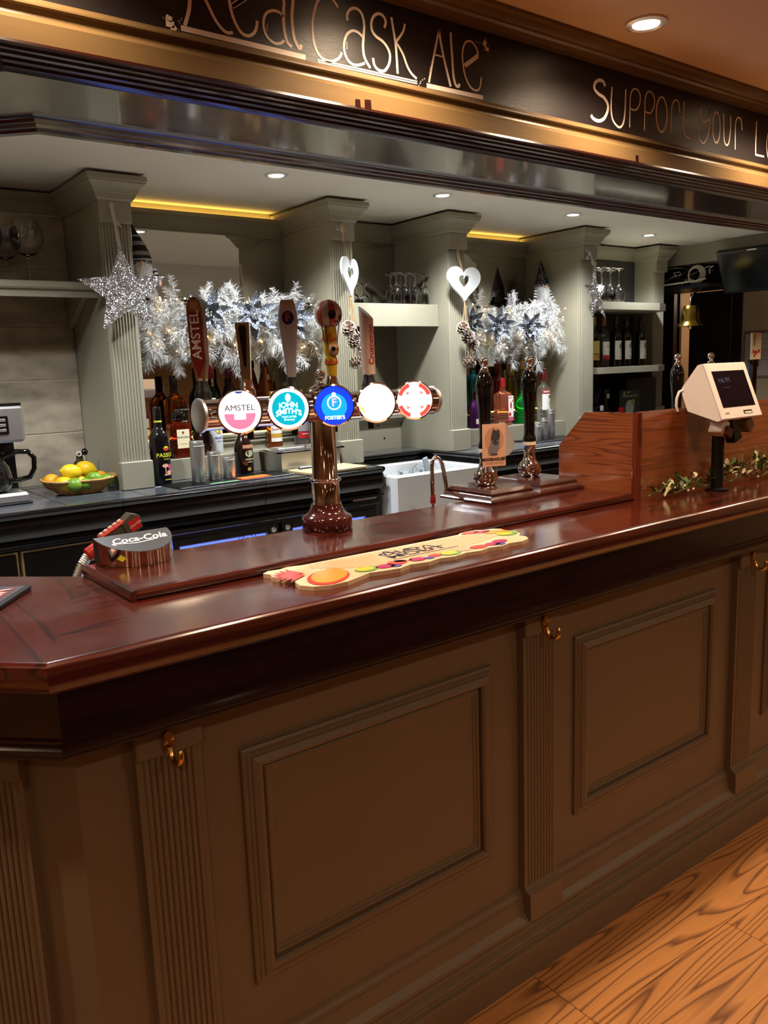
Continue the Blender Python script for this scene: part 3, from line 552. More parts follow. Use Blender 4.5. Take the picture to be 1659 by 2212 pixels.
for x0, x1, yf, lab in PILS:
    dz = -0.022 if k in (1, 3) else 0.0
    cr = struct(MB().sweep([(o_, z_ + dz) for o_, z_ in CROWN], [(xa, YBACK), (x0 + 0.001, YBACK)]).build('trim_1', PAINT, smooth=25)); cr['label'] = 'grey crown moulding along the wall between back bar pilasters'
    cr = struct(MB().sweep(CROWN, [(x0, YBACK), (x0, yf), (x1, yf), (x1, YBACK)]).build('trim_1', PAINT, smooth=25)); cr['label'] = 'grey crown moulding round the top of a back bar pilaster'
    xa = x1 - 0.001; k += 1
struct(MB().box(-2.5, 1.12, 3.612, 3.62, 2.14, 2.206).build('trim_2', PAINT))
# LED strips above the crown, washing the ceiling yellow
for x0, x1, lab in ((1.25, 2.15, 'yellow light strip above the crown of the first mirror bay'), (2.99, 3.88, 'yellow light strip above the crown of the second mirror bay')):
    tag(MB().box(x0, x1, 3.594, 3.616, 2.268, 2.2715).build('led_strip', LEDY), lab, 'light strip', 'hidden yellow light strips')
# mirrors
for x0, x1, z0, lab in ((1.244, 2.158, 1.27, 'tall mirror behind the first feather garland'), (2.284, 2.858, 1.30, 'dark mirror behind the upside-down glasses'), (2.984, 3.888, 1.27, 'tall mirror behind the second feather garland')):
    tag(MB().box(x0, x1, 3.612, 3.6195, z0, 2.203).build('wall_mirror', MIRROR), lab, 'mirror', 'back bar mirrors')
# stone tile wall
ts = struct(MB().box(-2.5, 1.119, 3.606, 3.6195, BC, 2.21).build('tile_wall_backing', mat('cream_grout', (196, 184, 160), 0.9))); ts['label'] = 'large stone tiles on the wall behind the coffee machine'
TH = 0.2225; tm = {}
zz = [1.111, 1.3275, 1.549, 1.7705, 1.993, 2.2085]
for r in range(5):
    x = 1.118
    k = 0
    while x > -2.4:
        wdt = 0.46
        key = (r,)
        if key not in tm: o = tm[key] = MB().box(-wdt + 0.004, 0, -0.003, 0, zz[r] + 0.0025, zz[r + 1] - 0.0025, bev=0.0015).build('tile', STONE, ts, local=True)
        else: o = inst(tm[key], ts)
        o.location = (x, 3.606, 0); x -= wdt; k += 1
# ---- back counter
bc = thing('back_counter', 'black back bar counter with slate tile top and rounded nosing', 'counter', (1.0, 3.2, 0))
CEND = 2.225
MB().box(-2.3, CEND, 2.965, 3.612, 1.085, BC - 0.012).box(2.865, 5.3, 2.965, 3.612, 1.085, BC - 0.012).box(2.28, 2.86, 3.40, 3.612, 1.02, BC - 0.012).build('substrate', GROUTD, bc)
tcache = {}
def top_tile(x0, x1, y0, y1):
    key = (round(x1 - x0, 3), round(y1 - y0, 3))
    if key not in tcache: o = tcache[key] = MB().box(0, x1 - x0 - 0.004, 0, y1 - y0 - 0.004, -0.012, 0, bev=0.0012).build('tile', SLATE, bc, local=True)
    else: o = inst(tcache[key], bc)
    o.location = Vector((x0 + 0.002, y0 + 0.002, BC)) - Vector((1.0, 3.2, 0))
for (a, bb) in ((-1.1, CEND), (2.865, 5.2)):
    x = a if a < 0 else a
    xs = [v for v in [0.255 + 0.2935 * i for i in range(-6, 20)] if a < v < bb]
    xs = [a] + xs + [bb]
    for i in range(len(xs) - 1):
        for y0, y1 in ((2.968, 3.17), (3.17, 3.40), (3.40, 3.612)): top_tile(xs[i], xs[i + 1], y0, y1)
x = 2.284
while x < 2.85: top_tile(x, min(x + 0.29, 2.858), 3.40, 3.612); x += 0.29
NOS = [(0.0, 1.086), (0.0, 1.1105), (0.018, 1.1105), (0.026, 1.109), (0.031, 1.105), (0.033, 1.099), (0.031, 1.092), (0.026, 1.087), (0.018, 1.085)]
FAC = [(-0.02, 0.975), (-0.02, 1.086), (0.016, 1.086), (0.024, 1.070), (0.027, 1.05), (0.024, 1.03), (0.014, 1.012), (0.006, 1.004), (0.006, 0.999), (0.016, 0.997), (0.022, 0.992), (0.022, 0.984), (0.016, 0.979), (0.0, 0.976)]
def nosing(path, cuts):
    for a, b_ in cuts:
        pass
xs = [-1.1, -0.2, 0.36, 1.03, 1.62, CEND]
for i in range(len(xs) - 1):
    MB().sweep(NOS, [(xs[i] + 0.0012, 2.968), (xs[i + 1] - 0.0012, 2.968)]).build('nosing_tile', BLACKW, bc, smooth=30)
    MB().sweep(FAC, [(xs[i] + 0.0012, 2.968), (xs[i + 1] - 0.0012, 2.968)]).build('fascia_tile', BLACKW, bc, smooth=30)
MB().sweep(NOS, [(CEND, 2.968), (CEND, 3.40), (2.862, 3.40), (2.862, 2.968), (3.6, 2.968), (5.2, 2.968)]).build('nosing_return', BLACKW, bc, smooth=30)
MB().sweep(FAC, [(CEND, 2.968), (CEND, 3.40), (2.862, 3.40), (2.862, 2.968), (3.6, 2.968), (5.2, 2.968)]).build('fascia_return', BLACKW, bc, smooth=30)
MB().box(-1.1, 1.14, 3.05, 3.6, 0, 0.99).box(2.215, 2.245, 2.99, 3.6, 0, 0.99).box(2.87, 5.2, 3.05, 3.6, 0, 0.99).build('carcass', BLACKW, bc)
# black tiled doors at the left under the counter
for x0, x1, lab in ((0.10, 0.664, 'black tiled cupboard door under the coffee machine'), (0.676, 1.16, 'black tiled cupboard door with pale edges left of the bottle fridge')):
    t = thing('cupboard_door', lab, 'cupboard door', ((x0 + x1) / 2, 2.99, 0.5), group='black tiled cupboard doors')
    MB().box(x0, x1, 2.995, 3.045, 0.1, 0.966).build('edging', mat('pale_edge', (206, 186, 140), 0.6), t)
    MB().box(x0 + 0.006, x1 - 0.006, 2.988, 2.996, 0.1, 0.958, bev=0.002).build('tile', BLACKW, t)
    if x0 > 0.5: MB().box(x0 + 0.2, x1 - 0.02, 2.975, 2.989, 0.1, 0.90, bev=0.006).build('raised_panel', BLACKW, t)
# low step and upper shelf behind the bottles
for x0, x1, lab in ((1.244, 2.158, 'two-tier grey bottle step in the first mirror bay'), (2.984, 3.888, 'two-tier grey bottle step in the second mirror bay')):
    t = thing('bottle_step', lab, 'shelf', ((x0 + x1) / 2, 3.45, BC), group='stepped bottle shelves')
    MB().box(x0, x1, 3.30, 3.46, BC, 1.200, bev=0.002).build('low_step', PAINT, t)
    MB().box(x0, x1, 3.455, 3.611, BC, 1.268).build('riser', PAINT, t)
    MB().prism([(3.442, 1.252), (3.448, 1.256), (3.440, 1.264), (3.440, 1.270), (3.444, 1.274), (3.611, 1.274), (3.611, 1.25), (3.455, 1.25)], 0, x0, x1).build('upper_shelf', PAINT, t)
    MB().prism([(3.30, 1.222), (3.446, 1.222)][:0] or [(3.448, 1.226), (3.456, 1.226), (3.456, 1.240), (3.446, 1.240), (3.444, 1.233)], 0, x0, x1).build('bead', PAINT, t, smooth=40)
    MB().box(x0 + 0.02, x1 - 0.02, 3.452, 3.462, 1.2745, 1.279).build('light_strip', LEDY, t)
    MB().box(x0, x1, 3.36, 3.606, 1.8565, 1.8635).build('glass_shelf', SHELFGLASS, t)
# dado under the middle mirror
t = thing('dado_panel', 'grey dado panel with moulded ledge behind the white sink', 'panel', (2.57, 3.6, BC))
MB().box(2.283, 2.859, 3.600, 3.611, BC, 1.255).build('board', PAINT, t)
MB().prism([(3.600, 1.245), (3.592, 1.248), (3.590, 1.256), (3.580, 1.262), (3.572, 1.275), (3.560, 1.279), (3.560, 1.296), (3.611, 1.296), (3.611, 1.245)], 0, 2.283, 2.859).build('ledge_moulding', PAINT, t, smooth=25)
for (x, z) in ((2.74, 1.17), (2.70, 1.243)): MB().lathe([(0, 0), (0.006, 0), (0.006, 0.001), (0, 0.001)], 8, (x, 3.5985, z), axis='Y').build('cable_hole', BLACK, t)
# box shelf in the middle bay
t = thing('box_shelf', 'deep-edged grey shelf holding upside-down glasses between two fluted pilasters', 'shelf', (2.57, 3.4, 1.86))
MB().box(2.283, 2.859, 3.262, 3.282, 1.750, 1.860, bev=0.002).build('front_board', PAINT, t)
MB().box(2.283, 2.859, 3.282, 3.611, 1.845, 1.859).build('top_board', PAINT, t)
# left shelf over the tiles
t = thing('wall_shelf', 'grey shelf with rounded edge across the stone tiles', 'shelf', (0.3, 3.4, 1.9))
MB().prism([(3.25, 1.884), (3.244, 1.890), (3.244, 1.906), (3.25, 1.912), (3.598, 1.912), (3.598, 1.884)], 0, -1.1, 1.119).build('board', PAINT, t, smooth=40)
MB().prism([(3.262, 1.856), (3.262, 1.8845), (3.28, 1.8845), (3.28, 1.856)], 0, -1.1, 1.119).build('front_batten', PAINT, t)
MB().prism([(3.598, 1.8845), (3.598, 1.76), (3.58, 1.765), (3.40, 1.86), (3.30, 1.8845)], 0, 1.095, 1.118).build('bracket', PAINT, t)
# shelves of the wine bay
for z, th, yf, lab in ((1.900, 0.045, 3.25, 'thick grey shelf carrying the wine glasses'), (1.505, 0.038, 3.25, 'rounded grey shelf carrying the wine bottles')):
    t = thing('wine_shelf', lab, 'shelf', (4.49, 3.4, z), group='shelves of the wine bay')
    MB().prism([(4.013, 3.611), (4.013, yf), (4.75, yf), (4.86, yf + 0.03), (4.93, yf + 0.10), (4.969, yf + 0.22), (4.969, 3.611)], 2, z - th, z).build('board', PAINT, t)
tag(MB().box(4.014, 4.968, 3.605, 3.6195, BC, 2.203).build('wall_panel_board', mat('dark_panel', (58, 56, 54), 0.5)), 'dark back panel of the wine bay', 'panel')
tag(MB().box(4.03, 4.54, 3.594, 3.604, 1.93, 2.19).build('splash_board', mat('greige_board', (150, 140, 122), 0.6)), 'beige board behind the wine glasses', 'panel')
# ---- bottle fridge
BLUE = mat('fridge_glow', (90, 120, 255), 0.3, emit=(110, 134, 255), es=1.2)
fr = thing('bottle_fridge', 'black two-door bottle fridge glowing blue under the back counter', 'fridge', (1.72, 3.0, 0))
MB().box(1.18, 2.21, 3.00, 3.58, 0.05, 0.945).build('body', BLACK, fr)
MB().box(1.178, 2.214, 2.955, 3.10, 0.945, 0.968, bev=0.003).build('top_panel', BLACKG, fr)
MB().box(1.19, 2.20, 2.972, 3.0, 0.925, 0.945).build('vent_rail', BLACK, fr)
for x0, x1 in ((1.192, 1.690), (1.702, 2.200)):
    d = MB().box(x0, x0 + 0.055, 2.968, 3.0, 0.1, 0.925, bev=0.004).box(x1 - 0.055, x1, 2.968, 3.0, 0.1, 0.925, bev=0.004).box(x0 + 0.05, x1 - 0.05, 2.968, 3.0, 0.893, 0.925, bev=0.004).box(x0 + 0.05, x1 - 0.05, 2.968, 3.0, 0.1, 0.15, bev=0.004).build('door', BLACKG, fr)
    MB().box(x0 + 0.05, x1 - 0.05, 2.990, 2.994, 0.15, 0.893).build('glowing_pane', BLUE, d)
    lx = x1 - 0.028 if x0 < 1.5 else x0 + 0.028
    MB().lathe([(0, -0.006), (0.010, -0.005), (0.012, 0), (0, 0)], 14, (lx, 2.968, 0.902), axis='Y').build('lock', STEEL, d, smooth=40)
bm = mat('fan_guard', (40, 44, 60), 0.4)
for r_ in (0.02, 0.032, 0.044): MB().tube([(1.55 + r_ * math.cos(a), 2.9885, 0.862 + r_ * math.sin(a)) for a in [i * PI / 10 for i in range(20)]], 0.0015, 5, closed=True).build('fan_guard', bm, fr)
MB().box(2.07, 2.20, 2.965, 2.99, 0.968, 0.976).build('label_plate', PAPER, fr)
# ---- Belfast sink
sk = thing('belfast_sink', 'white ceramic butler sink full of ice in a gap of the back counter', 'sink', (2.52, 3.1, 0.6))
def ring(b, x0, x1, y0, y1, z0, z1, wth):
    b.box(x0, x1, y0, y0 + wth, z0, z1, bev=0.008).box(x0, x1, y1 - wth, y1, z0, z1, bev=0.008).box(x0, x0 + wth, y0 + wth * 0.8, y1 - wth * 0.8, z0, z1, bev=0.008).box(x1 - wth, x1, y0 + wth * 0.8, y1 - wth * 0.8, z0, z1, bev=0.008)
b = MB(); ring(b, 2.262, 2.828, 2.895, 3.345, 0.55, 1.066, 0.04); b.box(2.27, 2.82, 2.9, 3.34, 0.55, 0.62); b.build('basin', CERAMIC, sk, smooth=30)
MB().box(2.3, 2.79, 2.94, 3.3, 0.62, 0.98).build('pedestal_fill', CERAMIC, sk)
ice = MB()
rnd = random.Random(3)
for i in range(150):
    x, y, z, a = rnd.uniform(2.33, 2.77), rnd.uniform(2.955, 3.28), rnd.uniform(0.975, 1.03), rnd.uniform(0, PI)
    ice.T = Matrix.Translation((x, y, z)) @ Matrix.Rotation(a, 4, (rnd.random(), rnd.random(), rnd.random() + 0.1)); s_ = rnd.uniform(0.010, 0.016); ice.box(-s_, s_, -s_, s_, -s_, s_, bev=0.004)
io = ice.build('ice', mat('ice', (225, 235, 240), 0.1, trans=0.6, ior=1.31)); tag(io, 'heap of ice cubes in the white sink', 'ice', kind='stuff')
t = thing('ice_scoop', 'clear plastic scoop standing in the ice of the white sink', 'scoop', (2.66, 3.14, 1.02))
b = MB(); b.T = Matrix.Translation((2.66, 3.14, 1.02)) @ Matrix.Rotation(-0.25, 4, 'Y'); b.box(-0.016, 0.016, -0.006, 0.006, 0, 0.085, bev=0.004).build('handle', mat('grey_plastic', (150, 158, 164), 0.2), t)
b = MB(); b.T = Matrix.Translation((2.66, 3.14, 1.01)) @ Matrix.Rotation(-1.2, 4, 'Y'); b.lathe([(0.035, 0), (0.035, 0.08), (0.032, 0.08), (0.032, 0.0)], 14, a0=0, a1=PI).build('cup', GLASS, t, smooth=50)
t = thing('sink_hose', 'coiled clear hose end lying on the white sink front', 'hose', (2.33, 2.88, 0.86))
MB().tube([(2.30 + 0.035 * math.cos(a), 2.886, 0.865 + 0.03 * math.sin(a)) for a in [i * PI / 9 for i in range(11)]], 0.004, 6).build('tube', mat('clear_hose', (205, 210, 205), 0.2, trans=0.5), t, smooth=60)
MB().box(2.352, 2.362, 2.876, 2.892, 0.868, 0.905, bev=0.003).build('clip', BLACK, t)
# ------------------------------------------------------------------ beer font on the bar
FX, FY, FZ = 1.084, 1.668, 1.168
ft = thing('beer_font', 'chrome T-bar beer tower with five lit lenses and five tap handles on the bar', 'beer tap', (FX, FY, FZ))
MB().lathe([(0.0, 0.0005), (0.060, 0.0005), (0.062, 0.004), (0.062, 0.026), (0.059, 0.032), (0.050, 0.037), (0.043, 0.044), (0.039, 0.053), (0.037, 0.062), (0.0, 0.062)], 40, (FX, FY, FZ)).build('wooden_base', mat('lacquered_base', (66, 24, 22), 0.12, coat=1.0), ft, smooth=35)
MB().lathe([(0.035, 0.060), (0.0335, 0.07), (0.0335, 0.118), (0.031, 0.122), (0.0305, 0.26), (0.0305, 0.30)], 40, (FX, FY, FZ)).build('column', CHROME, ft, smooth=40)
MB().tube([(FX + 0.035 * math.cos(a), FY + 0.035 * math.sin(a), FZ + 0.120) for a in [i * PI / 16 for i in range(32)]], 0.0045, 10, closed=True).build('collar_ring', CHROME, ft, smooth=60)
BZ = 1.462
MB().lathe([(0.034, 0.772), (0.034, 1.428)], 36, (0, FY, BZ), axis='X', cap=True).build('crossbar', CHROME, ft, smooth=40)
for xa, xb in ((0.762, 0.774), (1.426, 1.438)):
    MB().lathe([(0.0, xa), (0.028, xa), (0.037, xa + 0.003), (0.038, (xa + xb) / 2), (0.037, xb - 0.002), (0.0, xb)], 32, (0, FY, BZ), axis='X').build('end_cap', STEEL, ft, smooth=40)
MB().lathe([(0.0335, 0.025), (0.0345, 0.036), (0.033, 0.042), (0.027, 0.046), (0.024, 0.050), (0.018, 0.053), (0.009, 0.057), (0.006, 0.061), (0.006, 0.066), (0.010, 0.069), (0.0125, 0.076), (0.0125, 0.081), (0.009, 0.088), (0.0, 0.091)], 28, (FX, FY, BZ)).build('finial', CHROME, ft, smooth=45)
LX = [0.824, 0.944, 1.066, 1.188, 1.306]
LENS_BASE = [(252, 250, 255), (240, 250, 255), (20, 60, 235), (255, 252, 236), (255, 230, 228)]
LENS_ES = [1.35, 1.1, 1.0, 1.5, 1.35]
def disc(b, r, y, fn, seg=40, r0=0.0, a0=0.0, a1=2 * PI, cx=0.0, cz=0.0, ry=None):
    ry = ry or r; vs = []; n = seg
    if r0 <= 0:
        vs = [fn(cx, y, cz)] + [fn(cx + r * math.cos(a0 + (a1 - a0) * i / n), y, cz + ry * math.sin(a0 + (a1 - a0) * i / n)) for i in range(n + 1)]
        b.add(vs, [(0, i + 1, i + 2) for i in range(n)])
    else:
        for i in range(n + 1):
            a = a0 + (a1 - a0) * i / n; vs += [fn(cx + r * math.cos(a), y, cz + r * math.sin(a)), fn(cx + r0 * math.cos(a), y, cz + r0 * math.sin(a))]
        b.add(vs, [(2 * i, 2 * i + 1, 2 * i + 3, 2 * i + 2) for i in range(n)])
def glow(name, c, s): return mat(name, c, 0.3, emit=c, es=s)
GW = glow('lens_white_glow', (250, 250, 255), 2.6)
def lens_parts(i):
    x = LX[i]; T = Matrix.Translation((x, 1.588, 1.469)) @ Matrix.Rotation(-0.42, 4, 'Z') @ Matrix.Rotation(-0.08, 4, 'X')
    f = lambda u, v, w: tuple(T @ Vector((u, v, w)))
    b = MB(); b.T = T; b.lathe([(0.015, 0.055), (0.030, 0.030), (0.044, 0.012), (0.0485, 0.004), (0.0485, -0.003), (0.045, -0.005), (0.044, 0.0)], 40, axis='Y', cap=False); lens = b.build('lens', CHROME, ft, smooth=40)
    def flat(nm, mt, fn_, **k):
        bb = MB(); fn_(bb); bb.build(nm, mt, lens)
    es = LENS_ES[i]
    flat('lens_face', glow('lens_face_glow', LENS_BASE[i], 0.92 if i < 3 else 1.3), lambda bb: disc(bb, 0.0445, -0.0035, f))
    if i == 0:
        flat('lens_half', glow('lens_pink', (214, 120, 160), 0.9), lambda bb: disc(bb, 0.033, -0.0042, f, a0=PI, a1=2 * PI, cz=-0.004))
        flat('lens_block', GW, lambda bb: bb.add([f(-0.012, -0.0048, -0.0165), f(0.012, -0.0048, -0.0165), f(0.012, -0.0048, -0.003), f(-0.012, -0.0048, -0.003)], [(0, 1, 2, 3)]))
        flat('lens_word', mat('lens_word_grey', (70, 66, 78), 0.5), lambda bb: bb.text('AMSTEL', 0.0175, lambda u, v: f(u * 1.05, -0.0052, v + 0.0075)))
        flat('lens_crest', glow('lens_blue', (40, 70, 160), 0.6), lambda bb: disc(bb, 0.008, -0.0045, f, a0=PI, a1=2 * PI, cz=0.0425, ry=0.004, seg=12))
    elif i == 1:
        flat('lens_disc', glow('lens_teal', (0, 158, 186), 1.0), lambda bb: disc(bb, 0.0365, -0.0042, f))
        wt2 = glow('lens_print_white', (235, 252, 255), 1.3)
        flat('lens_word', wt2, lambda bb: (bb.text('JOHN', 0.0165, lambda u, v: f(u, -0.0048, v + 0.008 - u * u * 6), bold=0.03), bb.text("SMITH'S", 0.0165, lambda u, v: f(u, -0.0048, v - 0.006 - u * u * 8), bold=0.03), bb.text('TADCASTER', 0.006, lambda u, v: f(u, -0.0048, v - 0.0185)), bb.text('Brewery', 0.007, lambda u, v: f(u, -0.0048, v - 0.0245), shear=0.3)))
        flat('lens_hop', wt2, lambda bb: disc(bb, 0.006, -0.0048, f, cz=0.0235, ry=0.009, seg=14))
    elif i == 2:
        flat('lens_disc', glow('lens_cyan', (20, 150, 255), 1.0), lambda bb: disc(bb, 0.030, -0.0042, f, cz=-0.002))
        wt2 = glow('lens_print_pale', (225, 245, 255), 1.3)
        flat('lens_oval', wt2, lambda bb: (disc(bb, 0.0165, -0.0048, f, r0=0.0135, cz=0.006), disc(bb, 0.005, -0.0048, f, cz=0.026, ry=0.004, seg=10)))
        flat('lens_letter', glow('lens_letter_pink', (250, 170, 190), 1.2), lambda bb: bb.text('F', 0.026, lambda u, v: f(u, -0.005, v + 0.006), bold=0.02))
        flat('lens_word', wt2, lambda bb: bb.text("FOSTER'S", 0.0115, lambda u, v: f(u, -0.0048, v - 0.0285), bold=0.03))
    elif i == 3:
        flat('lens_spots', glow('lens_pale_blue', (196, 228, 224), 1.2), lambda bb: (disc(bb, 0.009, -0.0042, f, cx=0.026, cz=0.02, seg=7), disc(bb, 0.004, -0.0042, f, cx=-0.005, cz=0.034, seg=6), disc(bb, 0.003, -0.0042, f, cx=-0.022, cz=0.012, seg=6)))
        flat('lens_fleck', glow('lens_yellow', (232, 214, 110), 1.0), lambda bb: (disc(bb, 0.005, -0.0042, f, cx=-0.037, cz=-0.012, seg=6), disc(bb, 0.0035, -0.0042, f, cx=-0.031, cz=-0.020, seg=5)))
    else:
        rd = glow('lens_red', (232, 70, 66), 1.0)
        for a in (45, 135, 225, 315):
            flat('lens_corner', rd, lambda bb: disc(bb, 0.0435, -0.0042, f, r0=0.034, a0=math.radians(a - 26), a1=math.radians(a + 26), seg=12))
            flat('lens_rosette', glow('lens_rose', (226, 120, 116), 1.0), lambda bb: disc(bb, 0.006, -0.0045, f, cx=0.025 * math.cos(math.radians(a)), cz=0.025 * math.sin(math.radians(a)), seg=3))
for i in range(5): lens_parts(i)
TAPX = [0.815, 0.928, 1.050, 1.168, 1.283]; TY = 1.742
def tapT(i, z, rz=0.0, tx=-0.02): return Matrix.Translation((TAPX[i], TY, z)) @ Matrix.Rotation(tx, 4, 'Y') @ Matrix.Rotation(rz, 4, 'Z')
for i in range(5):
    b = MB(); b.T = Matrix.Translation((TAPX[i], TY, 0)); b.box(-0.012, 0.012, -0.05, 0.006, 1.452, 1.476, bev=0.004); b.lathe([(0.0, 1.40), (0.008, 1.395), (0.009, 1.44), (0.013, 1.45), (0.013, 1.48), (0.0, 1.48)], 16)
    b.build('tap_body', BLACK, ft, smooth=35)
    cm = CHROME if i in (1, 3) else BLACK
    b = MB(); b.T = tapT(i, 1.478); b.lathe([(0.0, 0), (0.021, 0), (0.021, 0.008), (0.019, 0.010), (0.0195, 0.030), (0.016, 0.038), (0.0115, 0.058), (0.0, 0.058)], 22).build('tap_collar', cm, ft, smooth=35)
# handle 1: wooden paddle with red printed face
T = tapT(0, 1.534, -0.85)
b = MB(); b.T = T; b.prism([(-0.010, 0), (0.010, 0), (0.012, 0.022), (0.0175, 0.045), (0.0185, 0.16), (0.015, 0.176), (0.008, 0.184), (0.0, 0.186), (-0.008, 0.184), (-0.015, 0.176), (-0.0185, 0.16), (-0.0175, 0.045), (-0.012, 0.022)], 1, -0.010, 0.010)
h = b.build('tap_handle', wood('handle_oak', (112, 74, 40), (156, 112, 66), 0.4, 0.2, (20, 20, 4), 4), ft, label='wooden paddle handle with a red face')
b = MB(); b.T = T; b.prism([(-0.002, 0.012), (0.002, 0.012), (0.0145, 0.046), (0.0155, 0.153), (-0.0155, 0.153), (-0.0145, 0.046)], 1, -0.0108, -0.009).build('red_face', mat('amber_red', (128, 22, 26), 0.4), h)
b = MB(); b.text('AMSTEL', 0.0305, lambda u, v: tuple(T @ Vector((-v, -0.0113, u * 1.0 + 0.103))), bold=0.015); b.build('face_word', INKW, h)
b = MB(); disc(b, 0.010, -0.0105, lambda u, v, w: tuple(T @ Vector((u, v, w))), cz=0.168, seg=20); b.build('crest', mat('crest_tan', (170, 138, 104), 0.5), h)
b = MB(); b.T = T; b.lathe([(0.011, 0.0), (0.0115, 0.004), (0.011, 0.007), (0, 0.007)], 16).build('ferrule', STEEL, h, smooth=40)
# handle 2: square chrome lever with a dark inlay
T = tapT(1, 1.534, -0.6)
b = MB(); b.T = T; b.prism([(-0.010, 0), (0.010, 0), (0.0165, 0.128), (0.0150, 0.131), (-0.0150, 0.131), (-0.0165, 0.128)], 1, -0.011, 0.011); h = b.build('tap_handle', CHROME, ft, label='square chrome lever with a dark inlay')
b = MB(); b.T = T; b.prism([(-0.003, 0.030), (0.003, 0.030), (0.009, 0.118), (0.006, 0.125), (-0.006, 0.125), (-0.009, 0.118)], 1, -0.0118, -0.010).build('inlay', BLACKG, h)
# handle 3: satin silver tapering lever with an oval badge
T = tapT(2, 1.534, -0.5)
prof = [(0.010, 0.0), (0.0125, 0.02), (0.0145, 0.05), (0.0185, 0.09), (0.0225, 0.125), (0.0235, 0.145), (0.021, 0.165), (0.0175, 0.181), (0.016, 0.184)]
b = MB(); b.T = T @ Matrix.Diagonal((1, 0.6, 1, 1)); b.lathe(prof, 24, sq=4); h = b.build('tap_handle', mat('satin_mauve_silver', (190, 180, 188), 0.36, 0.7), ft, smooth=40, label='satin silver lever with an oval badge')
fT = lambda u, v, w: tuple(T @ Vector((u, v, w)))
b = MB(); disc(b, 0.0165, -0.0142, fT, cz=0.142, ry=0.0185); b.build('badge_rim', STEEL, h)
b = MB(); disc(b, 0.0148, -0.0148, fT, cz=0.142, ry=0.0165); b.build('badge', mat('badge_blue', (34, 40, 104), 0.3), h)
b = MB(); b.text('F', 0.027, lambda u, v: fT(u, -0.0153, v + 0.142), bold=0.02); b.build('badge_letter', mat('badge_red', (196, 70, 84), 0.4), h)
# handle 4: striped balloon skull over a painted column
T = tapT(3, 1.534, -0.55)
fT = lambda u, v, w: tuple(T @ Vector((u, v, w)))
ORG = mat('handle_orange', (196, 84, 42), 0.35); WHT = mat('handle_white', (214, 194, 184), 0.35); YEL = mat('handle_yellow', (206, 164, 40), 0.45, bump=(90, 0.6))
b = MB(); b.T = T; b.lathe([(0.0115, 0), (0.013, 0.012), (0.015, 0.035), (0.0135, 0.05), (0.0165, 0.062), (0.016, 0.085), (0.0185, 0.095), (0.018, 0.118), (0.015, 0.124)], 11, sq=2.5); h = b.build('tap_handle', YEL, ft, label='painted handle with striped balloon head')
n = 12
for k in range(n):
    a0, a1 = 2 * PI * k / n, 2 * PI * (k + 1) / n; vs = []; fs = []; m_ = 10
    for j in range(m_ + 1):
        p = -PI / 2 * 0.8 + (PI / 2 * 1.8) * j / m_
        for q in range(4):
            a = a0 + (a1 - a0) * q / 3; r_ = 0.0345 * math.cos(p); vs.append(fT(r_ * math.cos(a) * 1.0, r_ * math.sin(a) * 0.9, 0.152 + 0.036 * math.sin(p)))
    for j in range(m_):
        for q in range(3): fs.append((j * 4 + q, j * 4 + q + 1, j * 4 + 5 + q, j * 4 + 4 + q))
    b = MB(); b.add(vs, fs); b.build('balloon_gore', ORG if k % 2 else WHT, h, smooth=60)
def on_ball(cx, cz, rx, rz, mt, nm, off=0.0008):
    vs = []
    for i in range(16):
        a = i * PI / 8; u, w = cx + rx * math.cos(a), cz + rz * math.sin(a)
        q = max(0.0, 1 - (u / 0.0345) ** 2 - (w / 0.036) ** 2); vs.append(fT(u, -(0.0311 * math.sqrt(q) + off), 0.152 + w))
    q = max(0.0, 1 - (cx / 0.0345) ** 2 - (cz / 0.036) ** 2); vs.append(fT(cx, -(0.0311 * math.sqrt(q) + off + 0.0008), 0.152 + cz))
    b = MB(); b.add(vs, [(16, i, (i + 1) % 16) for i in range(16)]); b.build(nm, mt, h)
on_ball(0.008, -0.002, 0.0095, 0.011, BLACKG, 'eye_socket'); on_ball(0.0275, -0.009, 0.004, 0.007, BLACKG, 'eye_socket')
on_ball(0.0165, -0.019, 0.0018, 0.0025, BLACKG, 'nostril'); on_ball(0.0215, -0.019, 0.0018, 0.0025, BLACKG, 'nostril')
for (z0, z1, zz_) in ((0.088, 0.112, 0.02), (0.030, 0.046, 0.012)):
    b = MB(); vs = []
    for i in range(13):
        a = -PI + i * 2 * PI / 12; rr = 0.0192 if z0 > 0.05 else 0.0168; up = z1 if i % 2 else z0 + 0.004
        vs += [fT(rr * math.cos(a), rr * math.sin(a), z0), fT(rr * math.cos(a), rr * math.sin(a), up)]
    b.add(vs, [(2 * i, 2 * i + 2, 2 * i + 3, 2 * i + 1) for i in range(12)]); b.build('painted_peak', ORG, h)
b = MB(); b.T = T @ Matrix.Translation((0.008, -0.012, 0.066)) @ Matrix.Diagonal((1, 0.9, 1.15, 1)); b.lathe([(0.0, -0.0145), (0.008, -0.012), (0.0125, -0.005), (0.0135, 0.003), (0.011, 0.010), (0.006, 0.0135), (0, 0.0145)], 18).build('small_egg_head', mat('egg_tan', (212, 160, 112), 0.35), h, smooth=60)
b = MB(); disc(b, 0.005, -0.0245, fT, cx=0.007, cz=0.067, ry=0.0055, seg=14); disc(b, 0.0016, -0.0235, fT, cx=0.0165, cz=0.066, ry=0.003, seg=10); b.build('small_eyes', BLACKG, h)
for x in (-0.013, -0.006, 0.016):
    b = MB(); b.tube([fT(x * 1.5, -0.018, 0.128), fT(x, -0.021, 0.08)], 0.0012, 5); b.build('balloon_rope', BLACK, h)
